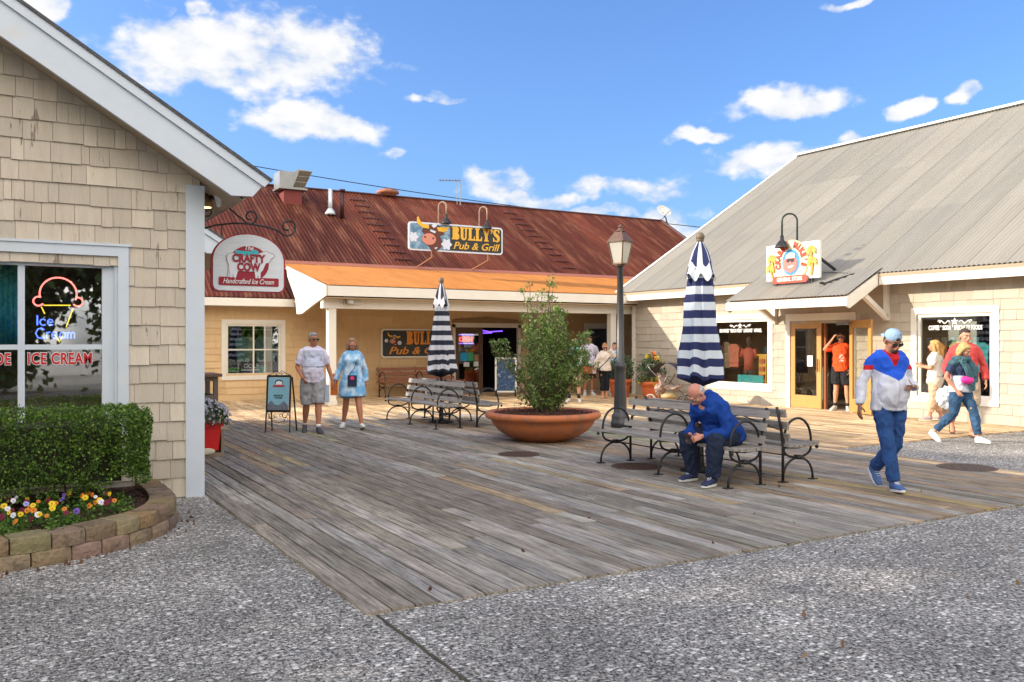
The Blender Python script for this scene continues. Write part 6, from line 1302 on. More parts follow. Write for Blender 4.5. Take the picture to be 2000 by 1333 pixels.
def lerp(a, b, t): return a + (b - a) * t
def human(label, loc, rz, H=1.78, build=1.0, pose=None, skin=(.50, .24, .15), hair=None, top=None, bottom=None, shoes=None, vox=.009, yaw=0, pitch=0, roll=0, glasses=None, cap=None, belly=0, female=False, curl=.5, group='people in the plaza'):
    k = H / 1.8
    P = dict(pel=(0, 0, .97), nk=(0, .01, 1.475), hd=(0, -.015, 1.655), shL=(.178, .01, 1.425), elL=(.245, .04, 1.15), wrL=(.26, -.05, .90), shR=(-.178, .01, 1.425), elR=(-.245, .04, 1.15), wrR=(-.26, -.05, .90),
             hipL=(.095, 0, .93), knL=(.105, -.02, .51), anL=(.11, .03, .09), hipR=(-.095, 0, .93), knR=(-.105, -.02, .51), anR=(-.11, .03, .09), ftL=(.25, -1, 0), ftR=(-.25, -1, 0), hdL=None, hdR=None)
    if female:
        for s in 'LR': x, y, z = P['sh' + s]; P['sh' + s] = (x * .88, y, z)
    P.update(pose or {}); dirs = {q: P.pop(q) for q in ('ftL', 'ftR', 'hdL', 'hdR')}; P = {a: Vector(b_) * k for a, b_ in P.items()}
    B = build; sideT = (P['shL'] - P['shR']).normalized(); sideH = (P['hipL'] - P['hipR']).normalized(); side = (sideT + sideH).normalized()
    def torso(mb, off, z0=-.09, z1=1.0, flare=0):
        pel, nk = P['pel'], P['nk']; ax = (nk - pel); ln = ax.length; an = ax.normalized()
        st = [(-.17, .165, .115), (-.08, .168, .122), (0.0, .170, .120), (.14, .158, .110), (.27, .150, .108), (.40, .172, .120), (.50, .185, .112), (1.02 * ln / k, .11, .075)]
        if female: st = [(-.17, .165, .12), (-.08, .178, .13), (0.0, .172, .122), (.14, .142, .105), (.24, .132, .10), (.38, .150, .128), (.46, .160, .105), (1.02 * ln / k, .09, .065)]
        pts, rs = [], []
        for h, rx, ry in st:
            if h < z0: continue
            h2 = min(h, z1 * ln / k); q = max(0, -h) / .17; bb = B if h < .45 else (1 + (B - 1) * .5)
            pts.append(pel + an * (h2 * k)); rs.append(((rx * bb + off + flare * q) * k, (ry * bb + off + flare * q) * k))
        if z0 < -.17: pts.insert(0, pel + an * (z0 * k)); rs.insert(0, (rs[0][0] + flare * k * (-z0 - .17) * 3, rs[0][1] + flare * k * (-z0 - .17) * 3))
        mb.tube(pts, rs, 20, side=side)
        mb.tube([P['shR'] * .94 + nk * .06, lerp(P['shR'], nk, .55) + an * .004 * k, nk + an * -.02 * k, lerp(P['shL'], nk, .55) + an * .004 * k, P['shL'] * .94 + nk * .06], [(.050 + off * .9) * k, (.054 + off * 1.35 + (.006 if off else 0)) * k, (.064 + off * 1.2) * k, (.054 + off * 1.35 + (.006 if off else 0)) * k, (.050 + off * .9) * k], 12)
        if belly: fw = side.cross(an); mb.ell(pel + an * (.15 * k) + fw * ((.075 + belly * .4) * k), (.15 * B + off) * k, (.085 + belly + off) * k, (.21 + off) * k)
        if female: 
            fw = side.cross(an)
            for s in (-1, 1): mb.ell(pel + an * (.36 * k) + fw * (.085 * k) + side * (s * .07 * k), (.058 + off) * k, (.055 + off) * k, (.06 + off) * k)
    def limb(mb, a, m, e, ra, rm, re, off, frac=2.0):
        p = [P[a], P[m], P[e]]; pts, rs = [], []; prof = [(0, ra), (.35, ra * 1.02), (.8, lerp(ra, rm, .8)), (1.0, rm), (1.3, rm * 1.06), (1.7, lerp(rm, re, .75)), (2.0, re)]
        for t, r in prof:
            if t > frac: break
            q = lerp(p[0], p[1], t) if t <= 1 else lerp(p[1], p[2], t - 1); pts.append(q); rs.append((r + off) * k)
        if frac not in [x[0] for x in prof] and frac < 2:
            q = lerp(p[0], p[1], frac) if frac <= 1 else lerp(p[1], p[2], frac - 1); pts.append(q); rs.append(rs[-1] * .99)
        mb.tube(pts, rs, 12); mb.ell(pts[0], rs[0] * .98, rs[0] * .98, rs[0] * .98); return pts[-1], rs[-1]
    ua, fa, wr = .046 * (1 + (B - 1) * .6), .038 * (1 + (B - 1) * .5), .026; th, kn, an_ = .083 * B, .056 * (1 + (B - 1) * .6), .037
    if female: ua, fa, wr, kn = ua * .9, fa * .92, .024, kn * 1.02
    root = None; body = MB()
    torso(body, 0)
    for s in 'LR':
        limb(body, 'sh' + s, 'el' + s, 'wr' + s, ua, fa, wr, 0); limb(body, 'hip' + s, 'kn' + s, 'an' + s, th, kn, an_, 0)
        # hand: palm, four fingers, thumb
        w = P['wr' + s]; d = (w - P['el' + s]).normalized(); hd_ = dirs['hd' + s]; sg = 1 if s == 'L' else -1
        if hd_: d = Vector(hd_[0]).normalized(); pn = Vector(hd_[1]); cu = hd_[2] if len(hd_) > 2 else curl
        else: pn = Vector((-sg, .1, 0)); cu = curl
        pn = (pn - d * pn.dot(d)).normalized(); lat = d.cross(pn) * (1 if s == 'R' else -1)          # towards the thumb
        pc = w + d * .05 * k; body.tube([w - d * .01 * k, w + d * .03 * k, w + d * .085 * k], [(.026 * k, .018 * k), (.038 * k, .015 * k), (.040 * k, .013 * k)], 10, side=lat)
        for i, (o, L_) in enumerate(((.030, .072), (.010, .080), (-.010, .074), (-.029, .058))):
            q = w + d * .083 * k + lat * o * k; dd = d.copy(); pts = [q - d * .01 * k, q]
            for j, fr in enumerate((.45, .32, .25)):
                ang = cu * (.5 + .5 * j) + i * .08; dd = (d * cos(ang) + pn * sin(ang)).normalized() + lat * (o * 1.5); q = q + dd.normalized() * L_ * fr * k; pts.append(q)
            body.tube(pts, [.0095 * k, .0095 * k, .009 * k, .008 * k, .0065 * k], 7)
        q = w + d * .02 * k + lat * .028 * k; td = (lat * .75 + d * .65 + pn * .35).normalized(); body.tube([q, q + td * .035 * k, q + td * .035 * k + (d * .8 + pn * .5 + lat * .1).normalized() * .042 * k], [.013 * k, .0115 * k, .009 * k], 7)
        # foot
        f = Vector(dirs['ft' + s]).normalized(); a = P['an' + s]; dn = Vector((0, 0, -1)); dn = (dn - f * dn.dot(f)).normalized(); hl = a + dn * .055 * k - f * .03 * k
        body.tube([hl, a + dn * .045 * k + f * .05 * k, a + dn * .062 * k + f * .13 * k, a + dn * .07 * k + f * .175 * k], [(.03 * k, .03 * k), (.037 * k, .032 * k), (.044 * k, .02 * k), (.03 * k, .012 * k)], 10, side=f.cross(Vector((0, 0, 1))))
    # head
    hm = Matrix.Rotation(yaw, 3, 'Z') @ Matrix.Rotation(pitch, 3, 'X') @ Matrix.Rotation(roll, 3, 'Y'); hc = P['hd']; g = lambda x, y, z: hc + hm @ (Vector((x, y, z)) * k * 1.03)
    body.tube([P['nk'] - (P['nk'] - P['pel']).normalized() * .03 * k, lerp(P['nk'], hc, .5), g(0, .015, -.04)], [.066 * k * (.85 if female else 1), .056 * k * (.85 if female else 1), .056 * k * (.88 if female else 1)], 12)
    fr_ = lambda c, a, b_, c_: body.ell(g(*c), a * k, b_ * k, c_ * k, hm)
    fr_((0, .012, .028), .077, .096, .094); fr_((0, -.03, -.035), .061, .062, .075); fr_((0, -.058, -.082), .030, .026, .024); fr_((0, -.085, .028), .045, .016, .016)
    body.tube([g(0, -.088, .022), g(0, -.108, -.008), g(0, -.116, -.028), g(0, -.098, -.04)], [.008 * k, .011 * k, .016 * k, .01 * k], 8)
    for s in (-1, 1): fr_((s * .079, .012, -.005), .009, .019, .032); fr_((s * .042, -.066, -.02), .022, .02, .024)
    body.tube([g(-.022, -.088, -.058), g(0, -.097, -.057), g(.022, -.088, -.058)], .008 * k, 6)
    lipz = Vector(g(0, -.097, -.057)); eyes = [Vector(g(s * .031, -.088, .004)) for s in (-1, 1)]
    def pskin(c):
        d1 = (c - lipz).length / k
        f = 1 + .06 * noise.noise(c * 14)
        col = Vector(skin) * f
        if d1 < .018: col = col.lerp(Vector((.42, .14, .12)), .5)
        hn = min((c - P['wrL']).length, (c - P['wrR']).length) / k
        return col
    root = remesh(body, vox * .8, 'person', M_skin, None, 4, paint=pskin, fac=.4); tag(root, label, 'person', group); root.location = loc; root.rotation_euler = (0, 0, rz)
    mb = MB(); mb2 = MB()
    for s in (-1, 1):
        mb.ell(g(s * .031, -.086, .006), .014 * k, .007 * k, .009 * k, hm, 10, 6); mb2.ell(g(s * .031, -.0925, .005), .006 * k, .003 * k, .006 * k, hm, 8, 5)
    mb.build('eyeballs', mat('eye white', (.55, .52, .5), rough=.3), root, True); mb2.build('pupils', M_lens, root, True)
    mb = MB()
    for s in (-1, 1): mb.tube([g(s * .052, -.082, .028), g(s * .033, -.099, .034), g(s * .014, -.098, .030)], .0045 * k, 5)
    mb.build('eyebrows', mat('brow hair', (.10, .06, .04)), root, True)
    if glasses:
        mb = MB()
        for s in (-1, 1): mb.ell(g(s * .034, -.104, .004), .030 * k, .006 * k, .021 * k, hm, 14, 6); mb.tube([g(s * .062, -.098, .01), g(s * .082, -.04, .01), g(s * .083, .01, .008)], .004 * k, 5)
        mb.tube([g(-.012, -.108, .008), g(.012, -.108, .008)], .004 * k, 5); mb.build('glasses', M_lens if glasses == 'dark' else mat('rose lens', (.45, .20, .16), rough=.15), root, True)
    if hair:
        kind, hcol = hair; mb = MB(); e = lambda c, a, b_, c_: mb.ell(g(*c), a * k, b_ * k, c_ * k, hm)
        if kind == 'short': e((0, .030, .048), .082, .094, .088); e((0, .062, .005), .070, .052, .075); e((0, -.03, .085), .062, .05, .035)
        elif kind == 'rim': e((0, .068, .0), .072, .045, .055); e((.058, .045, .0), .026, .045, .045); e((-.058, .045, .0), .026, .045, .045)
        elif kind in ('bob', 'long'):
            e((0, .03, .05), .088, .100, .09); e((0, .065, -.03), .088, .062, .11); e((0, -.025, .085), .07, .06, .04)
            for s in (-1, 1): mb.tube([g(s * .06, -.02, .07), g(s * .086, .0, .0), g(s * .09, .015, -.075), g(s * .075, .02, -.13 if kind == 'bob' else -.20)], [.028 * k, .032 * k, .036 * k, .018 * k], 8)
            if kind == 'long': mb.tube([g(0, .06, -.02), g(0, .085, -.12), g(.01, .10, -.21), g(0, .10, -.29)], [(.085 * k, .05 * k), (.09 * k, .045 * k), (.075 * k, .04 * k), (.03 * k, .02 * k)], 10, side=hm @ Vector((1, 0, 0)))
        hc_ = Vector(hcol); remesh(mb, .0075, 'hair', M_hairm, root, 3, .008, 45, paint=lambda c: hc_ * (1 + .35 * noise.noise(Vector((c.x * 60, c.y * 60, c.z * 12)))))
    if cap:
        col_, back = cap; mb = MB(); e = lambda c, a, b_, c_: mb.ell(g(*c), a * k, b_ * k, c_ * k, hm); e((0, .012, .062), .088, .106, .078); b2 = 1 if back else -1
        mb.tube([g(-.07, b2 * .06, .03), g(-.045, b2 * .15, .02), g(0, b2 * .175, .024), g(.045, b2 * .15, .02), g(.07, b2 * .06, .03)], [(.02 * k, .006 * k)] * 5, 8)
        mb.tube([g(0, b2 * .07, .04), g(0, b2 * .13, .032), g(0, b2 * .17, .022)], [(.07 * k, .012 * k), (.062 * k, .008 * k), (.03 * k, .006 * k)], 12, side=hm @ Vector((1, 0, 0)))
        o = remesh(mb, .007, 'cap', M_cloth, root, 3, paint=col_ if callable(col_) else None, colr=None if callable(col_) else col_)
        if back: mb = MB(); mb.ell(g(0, -.083, .055), .026 * k, .014 * k, .020 * k, hm); mb.build('cap_opening', mat('dark hair patch', (.05, .03, .025)), root, True)
    if top:
        mb = MB(); torso(mb, top.get('off', .018), top.get('hem', -.12), 1.04, top.get('flare', 0)); fr = top.get('sleeve', .6)
        for s in 'LR':
            so = top.get('soff', .018)
            e_, r_ = limb(mb, 'sh' + s, 'el' + s, 'wr' + s, ua, fa, wr + (.006 if fr > 1.5 else 0), so, fr)
            if fr > 1.5: mb.tube([e_ - (P['wr' + s] - P['el' + s]).normalized() * .05 * k, e_], [r_ * 1.12, r_ * 1.02], 12)
        nkd = (P['nk'] - P['pel']).normalized(); nb_ = P['nk'] + nkd * .02 * k
        if top.get('collar', 0): mb.tube([nb_ - nkd * .05 * k, nb_ + nkd * (.0 + top['collar']) * k], [(.095 * k, .085 * k), (.078 * k, .074 * k)], 16, side=side)
        if top.get('hood', 0): fw = side.cross(nkd); mb.ell(nb_ - fw * .085 * k - nkd * .02 * k, .12 * k, .07 * k, .09 * k); mb.ell(nb_ - nkd * .02 * k, .11 * k, .10 * k, .045 * k)
        kk = k; fn = top['col']; remesh(mb, vox, top.get('name', 'shirt'), M_cloth, root, 9, top.get('amp', .014), top.get('freq', 8), paint=(lambda c: fn(c / kk)) if callable(fn) else None, colr=None if callable(fn) else fn)
    if bottom:
        mb = MB(); pel = P['pel']; an2 = (P['nk'] - pel).normalized(); hip = (P['hipL'] + P['hipR']) / 2; o_ = bottom.get('off', .014)
        mb.tube([lerp(pel, hip, 1) - an2 * .06 * k, pel - an2 * .02 * k, pel + an2 * .06 * k], [((.163 * B + o_ * .6) * k, (.113 * B + o_ * .6) * k), ((.166 * B + o_ * .3) * k, (.117 * B + o_ * .3) * k), ((.150 * B) * k, (.102 * B) * k)], 20, side=side); fr = bottom.get('frac', 1.93)
        for s in 'LR':
            e_, r_ = limb(mb, 'hip' + s, 'kn' + s, 'an' + s, th * 1.03, kn + bottom.get('koff', .006), an_ + bottom.get('aoff', .012), o_, fr)
        kk = k; fn = bottom['col']; remesh(mb, vox, bottom.get('name', 'trousers'), M_cloth, root, 7, bottom.get('amp', .015), bottom.get('freq', 9), paint=(lambda c: fn(c / kk)) if callable(fn) else None, colr=None if callable(fn) else fn)
    if shoes:
        for s in 'LR':
            f = Vector(dirs['ft' + s]).normalized(); a = P['an' + s]; dn = Vector((0, 0, -1)); dn = (dn - f * dn.dot(f)).normalized(); lt = f.cross(Vector((0, 0, 1))).normalized(); mb = MB()
            if shoes.get('sock'):
                sk_ = MB(); sk_.tube([a + Vector((0, 0, .02)) * k, lerp(a, P['kn' + s], shoes.get('sockh', .16))], [.046 * k, .044 * k], 12); sk_.build('sock', mat('sock %.2f' % shoes['sock'][0], shoes['sock']), root, True)
            if not shoes.get('sandal'):
                mb.tube([a + dn * .045 * k - f * .055 * k, a + dn * .03 * k - f * .01 * k, a + dn * .036 * k + f * .05 * k, a + dn * .052 * k + f * .12 * k, a + dn * .064 * k + f * .185 * k, a + dn * .07 * k + f * .212 * k], [(.03 * k, .038 * k), (.041 * k, .052 * k), (.043 * k, .046 * k), (.05 * k, .032 * k), (.044 * k, .024 * k), (.022 * k, .014 * k)], 14, side=lt)
                mb.tube([a + dn * .02 * k - f * .005 * k, a - dn * .018 * k - f * .008 * k], [.045 * k, .042 * k], 12)
                so_ = remesh(mb, .008, 'shoe', M_shoe, root, 3, colr=shoes['col'])
            ms_ = MB(); pol = []; 
            for t in range(24):
                an3 = 2 * pi * t / 24; u = cos(an3); v_ = sin(an3); pol.append((.075 + .145 * u, (.047 + .008 * u) * v_))
            ms_.prism(pol, a + dn * .068 * k * 1 , f * k, lt * k, dn, .024 * k); ms_.build('sole', mat('sole %.2f %.2f' % (shoes.get('sole', (.7, .7, .7))[0], shoes.get('sole', (.7, .7, .7))[2]), shoes.get('sole', (.7, .7, .7)), rough=.6), root)
            if shoes.get('lace'):
                ml = MB()
                for j in range(4): q = a + f * (.045 + .022 * j) * k - dn * (.014 - .012 * j) * k; ml.tube([q - lt * .022 * k, q - dn * .006 * k, q + lt * .022 * k], .0035 * k, 4)
                ml.build('laces', M_wht, root)
    root['_k'] = k
    bpy.context.view_layer.update()
    return root, P, k, g
def part(root, mb, name, m_, smooth=True): return mb.build(name, m_, root, smooth)
def held(root, mb, name, m_, label, catg, smooth=True):       # a carried thing stays top-level, given in its bearer's coordinates
    M_ = root.matrix_world; o = mesh_obj(name, [M_ @ v_ for v_ in mb.v], mb.f, m_, None, smooth); return tag(o, label, catg)
RZC = -TH                                                      # facing the camera
def gp(px, py, z=0): d = (CAMH - z) * FPX / (py - 667); p = J(px, py, d); return (p.x, p.y, z)

# 1 walking man in the colour-block jacket
def jk(c):
    ax = abs(c.x)
    if c.z > .9 and ax > .20 and 1.315 < c.z < 1.365 : return (.55, .02, .03)
    if c.z > 1.20 + ax * .62 and (ax < .215 or c.z > 1.36): 
        if ax < .022 + (c.z - 1.36) * .35 and c.z > 1.36 and c.y < 0: return (.42, .015, .02)
        return (.02, .10, .62)
    if ax < .007 and c.y < 0: return (.45, .46, .55)
    return (.60, .62, .72)
p1 = gp(1736, 956)
wm_, Pm, k, g = human('man in a blue, white and red track jacket and pale blue backwards cap, walking', p1, RZC + .10, 1.80, 1.07,
    dict(pel=(0, 0, .95), hd=(.015, -.055, 1.625), elL=(.27, .07, 1.17), wrL=(.195, -.19, 1.13), elR=(-.29, .05, 1.17), wrR=(-.345, -.02, .92),
         hipR=(-.095, -.01, .92), knR=(-.075, -.11, .52), anR=(-.035, -.16, .095), hipL=(.095, 0, .92), knL=(.07, -.02, .50), anL=(-.005, .30, .20), ftL=(.05, -.8, -.75), ftR=(-.05, -1, .12), hdL=((-.85, -.35, .15), (0, .2, -.9), .8)),
    skin=(.26, .12, .075), hair=('short', (.05, .035, .03)), cap=((.28, .42, .60), True), glasses='dark', belly=.035, yaw=.05, pitch=.40,
    top=dict(col=jk, sleeve=1.95, off=.022, soff=.013, hem=-.10, collar=.035, amp=.016, freq=7, name='jacket'), bottom=dict(col=lambda c: tuple(x * (1.0 + .5 * max(0, noise.noise(c * 6))) for x in (.022, .065, .20)), off=.008, aoff=.024, koff=.010, frac=1.96, amp=.014, name='jeans'),
    shoes=dict(col=(.06, .12, .30), sole=(.72, .72, .74), lace=True), vox=.0075)
mb = MB(); w = Pm['wrL']; mb.prism([(-.038, -.075), (.038, -.075), (.038, .075), (-.038, .075)], w + Vector((-.08, -.065, .035)), (.5, .5, 0), (-.6, -.3, .65), (0, -.8, -.6), .01); held(wm_, mb, 'phone', M_lens, 'dark phone in the raised hand of the man in the track jacket', 'phone', False)
# beard
mb = MB(); mb.ell(g(0, -.062, -.078), .045 * k, .036 * k, .032 * k); part(wm_, mb, 'beard', mat('dark beard', (.06, .035, .03), rough=.9, var=.3))

# 2 + 3 couple
def polo(c):
    if c.y < .02 or True:
        if 1.165 < c.z < 1.18 and abs(c.x) < .19 and c.y < 0: return (.05, .07, .12)
        if c.z > 1.18 and abs(c.x) < .155 and c.y < .03 and c.z < 1.47: return (.48, .52, .68)
    return (.64, .62, .78)
human('grey haired man in a white polo shirt and grey shorts, walking', gp(611, 846), RZC + .28, 1.80, 1.06,
    dict(hd=(.01, -.03, 1.655), elR=(-.27, .04, 1.17), wrR=(-.18, -.16, .98), elL=(.27, .06, 1.17), wrL=(.34, .03, .93), knR=(-.11, .02, .50), anR=(-.13, .20, .12), knL=(.09, -.08, .51), anL=(.09, -.16, .09), ftR=(-.1, -1, -.3)),
    skin=(.40, .17, .10), hair=('short', (.30, .30, .31)), glasses='dark', yaw=.35, belly=.02,
    top=dict(col=polo, sleeve=.82, off=.024, soff=.022, hem=-.10, collar=.03, name='polo_shirt'), bottom=dict(col=(.30, .30, .33), frac=.98, off=.034, koff=.02, name='shorts'), shoes=dict(col=(.06, .06, .065), sole=(.12, .12, .12), sock=(.65, .65, .68)), vox=.010)
def tie(c):
    n_ = noise.noise(c * 7) + .5 * noise.noise(c * 17); t = min(1, max(0, .5 + n_ * 1.5)); return tuple(lerp(a, b_, t) for a, b_ in zip((.16, .40, .68), (.50, .66, .82)))
wd, Pw, kw, gw_ = human('woman in a blue tie-dye tunic with a small navy bag holding the man\'s hand', gp(688, 838), RZC + .18, 1.70, 1.08,
    dict(elR=(-.25, .05, 1.17), wrR=(-.33, .0, .93), elL=(.25, .08, 1.17), wrL=(.27, .05, .90), knR=(-.12, .03, .50), anR=(-.17, .16, .11), knL=(.12, -.12, .52), anL=(.18, -.22, .10), ftL=(.15, -1, .3)),
    skin=(.42, .17, .10), hair=('bob', (.30, .19, .11)), glasses='rose', yaw=.1, female=True,
    top=dict(col=tie, sleeve=1.9, off=.03, soff=.02, hem=-.33, flare=.05, collar=.03, name='tunic', amp=.010), bottom=dict(col=(.25, .35, .42), frac=.75, off=.03, name='shorts'), shoes=dict(col=(.72, .73, .75), sole=(.6, .62, .5)), vox=.010)
mb = MB(); mb.box(-.085, .085, -.235, -.185, .80, 1.00); held(wd, mb, 'shoulder_bag', mat('navy bag', (.012, .02, .06)), 'small navy bag with a pink flower hanging in front of the tie-dye tunic', 'bag', False)
mb = MB(); mb.prism(flower(.0, .95, .035), (0, -.237, 0), (1, 0, 0), (0, 0, 1), (0, -1, 0), .006); held(wd, mb, 'bag_charm', mat('pink flower', (.7, .04, .15)), 'pink flower charm on the small navy bag', 'charm', False)
mb = MB(); mb.tube([(-.06, -.20, 1.0), (.03, -.185, 1.12), (.09, -.15, 1.28), (.11, -.05, 1.40), (.08, .05, 1.39)], .006, 5); part(wd, mb, 'bag_strap', M_black)
mb = MB(); mb.box(-.60, -.42, -.07, .07, .50, .82); held(wd, mb, 'shopping_bag', mat('pale blue paper', (.50, .62, .72), var=.15), 'white and pale blue paper shopping bag hanging between the couple', 'bag', False)
mb = MB(); mb.box(-.40, -.27, .05, .10, .62, 1.02); held(wd, mb, 'orange_bag', mat('orange bag', (.72, .18, .03)), 'bright orange bag carried behind the pale blue shopping bag', 'bag', False)

# 4 seated man
sm, Ps, ks, gs = human('bald grey haired man in a royal blue jacket bent over his phone on the bench', (7.27, 7.46, 0), -pi / 2, 1.80, 1.10,
    dict(pel=(0, 0, .555), nk=(0, -.33, .925), hd=(0, -.475, 1.03), shL=(.20, -.27, .895), shR=(-.20, -.27, .895), elL=(.27, -.25, .60), elR=(-.27, -.28, .60), wrL=(.085, -.47, .56), wrR=(-.085, -.50, .56),
         hipL=(.10, 0, .52), hipR=(-.10, 0, .52), knL=(.23, -.40, .535), knR=(-.20, -.44, .535), anL=(.17, -.38, .10), anR=(-.24, -.30, .10), ftL=(.25, -1, 0), ftR=(.0, -1, 0), hdL=((-.55, -.75, -.35), (-.5, .3, -.3), 1.0), hdR=((.45, -.8, -.35), (.5, .3, -.3), 1.0)),
    skin=(.52, .23, .17), hair=('rim', (.45, .44, .44)), glasses=None, pitch=.95, yaw=-.05, belly=.03,
    top=dict(col=lambda c: (.009, .05, .27), sleeve=1.92, off=.034, soff=.026, hem=-.13, collar=.05, amp=.024, freq=6, hood=1, name='jacket'), bottom=dict(col=(.018, .028, .06), off=.020, koff=.018, aoff=.020, frac=1.97, amp=.018, name='trousers'),
    shoes=dict(col=(.02, .03, .09), sole=(.62, .64, .62), lace=True), vox=.0078)
mb = MB(); mb.prism([(-.037, -.07), (.037, -.07), (.037, .07), (-.037, .07)], (0, -.60, .53), (1, 0, 0), (0, -.5, .86), (0, .86, .5), .009); held(sm, mb, 'phone', M_lens, 'black phone between the hands of the seated man', 'phone', False)
mb = MB(); 
for s in (-1, 1): mb.tube([gs(s * .034 + .02 * cos(t), -.105, .004 + .016 * sin(t)) for t in [2 * pi * i / 12 for i in range(13)]], .0025, 4); mb.tube([gs(s * .058, -.10, .01), gs(s * .084, .01, .008)], .003, 4)
part(sm, mb, 'spectacles', M_galv)

# 5 man in the doorway
def tee(c):
    if abs(c.x - .03) < .05 and 1.12 < c.z < 1.28 and c.y < 0 and noise.noise(c * 25) > -.05: return (.55, .5, .45)
    return (.80, .085, .02)
human('man in an orange T-shirt and black shorts standing in the store doorway', (16.92, 13.66, .014), RZC - .55, 1.84, 1.02,
    dict(elR=(-.36, -.05, 1.38), wrR=(-.16, -.17, 1.62), elL=(.26, .04, 1.16), wrL=(.22, -.10, .93), hdR=((.4, -.1, .7), (.8, .3, .2), .7), anR=(-.14, .02, .09), anL=(.15, -.03, .09), knL=(.13, -.03, .5)),
    skin=(.58, .28, .17), hair=('short', (.06, .045, .035)), glasses='dark', pitch=.05,
    top=dict(col=tee, sleeve=.85, off=.026, soff=.026, hem=-.10, collar=.01), bottom=dict(col=(.022, .022, .026), frac=.80, off=.036, koff=.02, name='shorts'), shoes=dict(col=(.62, .58, .52), sole=(.7, .7, .68), sock=(.02, .02, .02), sockh=.2), vox=.011)
# 6 man with glasses behind
human('dark haired man in glasses and a grey shirt behind the track jacket man', gp(1772, 813), RZC - .3, 1.73, 1.05, dict(elL=(.25, -.02, 1.16), wrL=(.10, -.22, 1.15), elR=(-.25, 0, 1.16), wrR=(-.1, -.22, 1.12)),
    skin=(.55, .27, .17), hair=('short', (.08, .045, .03)), glasses='dark', top=dict(col=(.16, .14, .13), sleeve=.8, off=.024, soff=.03), bottom=dict(col=(.42, .38, .33), frac=1.9, koff=.02, aoff=.03), shoes=dict(col=(.5, .45, .4)), vox=.012)
# 7 blonde woman
def wh(c): return (.66, .60, .56)
bw, Pb, kb, gb_ = human('long haired blonde woman in a white T-shirt turned towards the store window', gp(1826, 822), RZC - 2.1, 1.66, 1.16,
    dict(elR=(-.22, -.08, 1.17), wrR=(-.13, -.28, 1.22), elL=(.24, -.06, 1.17), wrL=(.12, -.27, 1.20), anL=(.10, -.10, .09), anR=(-.09, .12, .09)),
    skin=(.58, .26, .16), hair=('long', (.60, .36, .13)), female=True, top=dict(col=wh, sleeve=.8, off=.024, soff=.03, hem=-.05), bottom=dict(col=(.60, .40, .28), frac=1.75, off=.02, koff=.012, aoff=.01), shoes=dict(col=(.40, .30, .30), sole=(.6, .55, .5)), vox=.011)
mb = MB(); mb.tube([(0, .02, .98 * kb), (0, .0, .86 * kb), (.04, .05, .62 * kb)], [(.21, .16), (.22, .17), (.12, .03)], 16, side=(1, 0, 0)); remesh(mb, .012, 'tied_jacket', M_cloth, bw, 3, .012, 9, colr=(.66, .58, .52))
# 8 red hoodie man
rh, Pr, kr, gr = human('tall man in a coral red hoodie behind the woman with the scarf', gp(1885, 852), RZC - .25, 1.86, 1.08,
    dict(elR=(-.29, .04, 1.16), wrR=(-.27, -.06, .93), elL=(.29, .04, 1.16), wrL=(.30, -.04, .92), knL=(.10, -.06, .51), anL=(.07, -.08, .09), knR=(-.10, .08, .50), anR=(-.12, .36, .20), ftR=(-.05, -.7, -.8)),
    skin=(.58, .28, .18), hair=('short', (.05, .035, .03)), yaw=.25, pitch=.1, top=dict(col=(.60, .075, .075), sleeve=1.92, off=.028, soff=.018, hem=-.10, hood=1, collar=.03), bottom=dict(col=(.45, .35, .26), frac=1.0, off=.035, koff=.03, name='shorts'), shoes=dict(col=(.1, .06, .05), sandal=True, sole=(.08, .05, .04)), vox=.010)
mb = MB(); mb.ell(Pr['wrR'] + Vector((-.03, -.02, -.30)), .17, .09, .20); remesh(mb, .012, 't', M_cloth, None, 1, .03, 9, colr=(.60, .66, .76)); o = bpy.data.objects['t']; o.name = 'plastic_bag'; o.data.name = 'plastic_bag'; o.matrix_world = rh.matrix_world.copy(); tag(o, 'crumpled white plastic bag hanging from the hand of the man in the red hoodie', 'bag')
# 9 scarf woman
def nvt(c): return (.03, .05, .10) if (c.z > 1.19 or abs(c.x) > .22) and not (abs(c.x) > .2 and 1.20 < c.z < 1.222) else (.56, .60, .68)
sw, Pq, kq, gq = human('blonde woman in jeans with a teal scarf and pink waist bag striding in white sneakers', gp(1876, 863), RZC + .42, 1.62, 1.15,
    dict(elR=(-.29, .07, 1.17), wrR=(-.19, -.07, .93), elL=(.27, .08, 1.16), wrL=(.24, .02, .92), hd=(.02, -.06, 1.64), knL=(.12, -.18, .52), anL=(.16, -.24, .09), knR=(-.12, .05, .50), anR=(-.27, .34, .16), ftR=(.1, -.85, -.6), ftL=(.2, -1, 0)),
    skin=(.52, .25, .16), hair=('bob', (.58, .38, .16)), pitch=.45, yaw=.2, female=True, top=dict(col=nvt, sleeve=.72, off=.024, soff=.03, hem=-.08), bottom=dict(col=lambda c: tuple(x * (1 + .5 * noise.noise(c * 7)) for x in (.035, .085, .17)), frac=1.88, off=.012, name='jeans'), shoes=dict(col=(.74, .76, .80), sole=(.7, .72, .76)), vox=.009)
mb = MB(); nb_ = Pq['nk']
mb.tube([nb_ + Vector((.11 * cos(t), -.02 + .10 * sin(t), .01 + .01 * cos(2 * t))) for t in [2 * pi * i / 14 for i in range(15)]], .045, 10); mb.tube([nb_ + Vector((-.09, -.10, .0)), nb_ + Vector((-.05, -.19, -.16)), nb_ + Vector((.03, -.20, -.38)), nb_ + Vector((.06, -.19, -.50))], [(.06, .03), (.075, .03), (.075, .025), (.05, .02)], 10, side=(1, 0, 0)); mb.tube([nb_ + Vector((.10, -.08, .0)), nb_ + Vector((.14, -.16, -.14)), nb_ + Vector((.13, -.18, -.36))], [(.06, .03), (.08, .03), (.05, .02)], 10, side=(1, 0, 0))
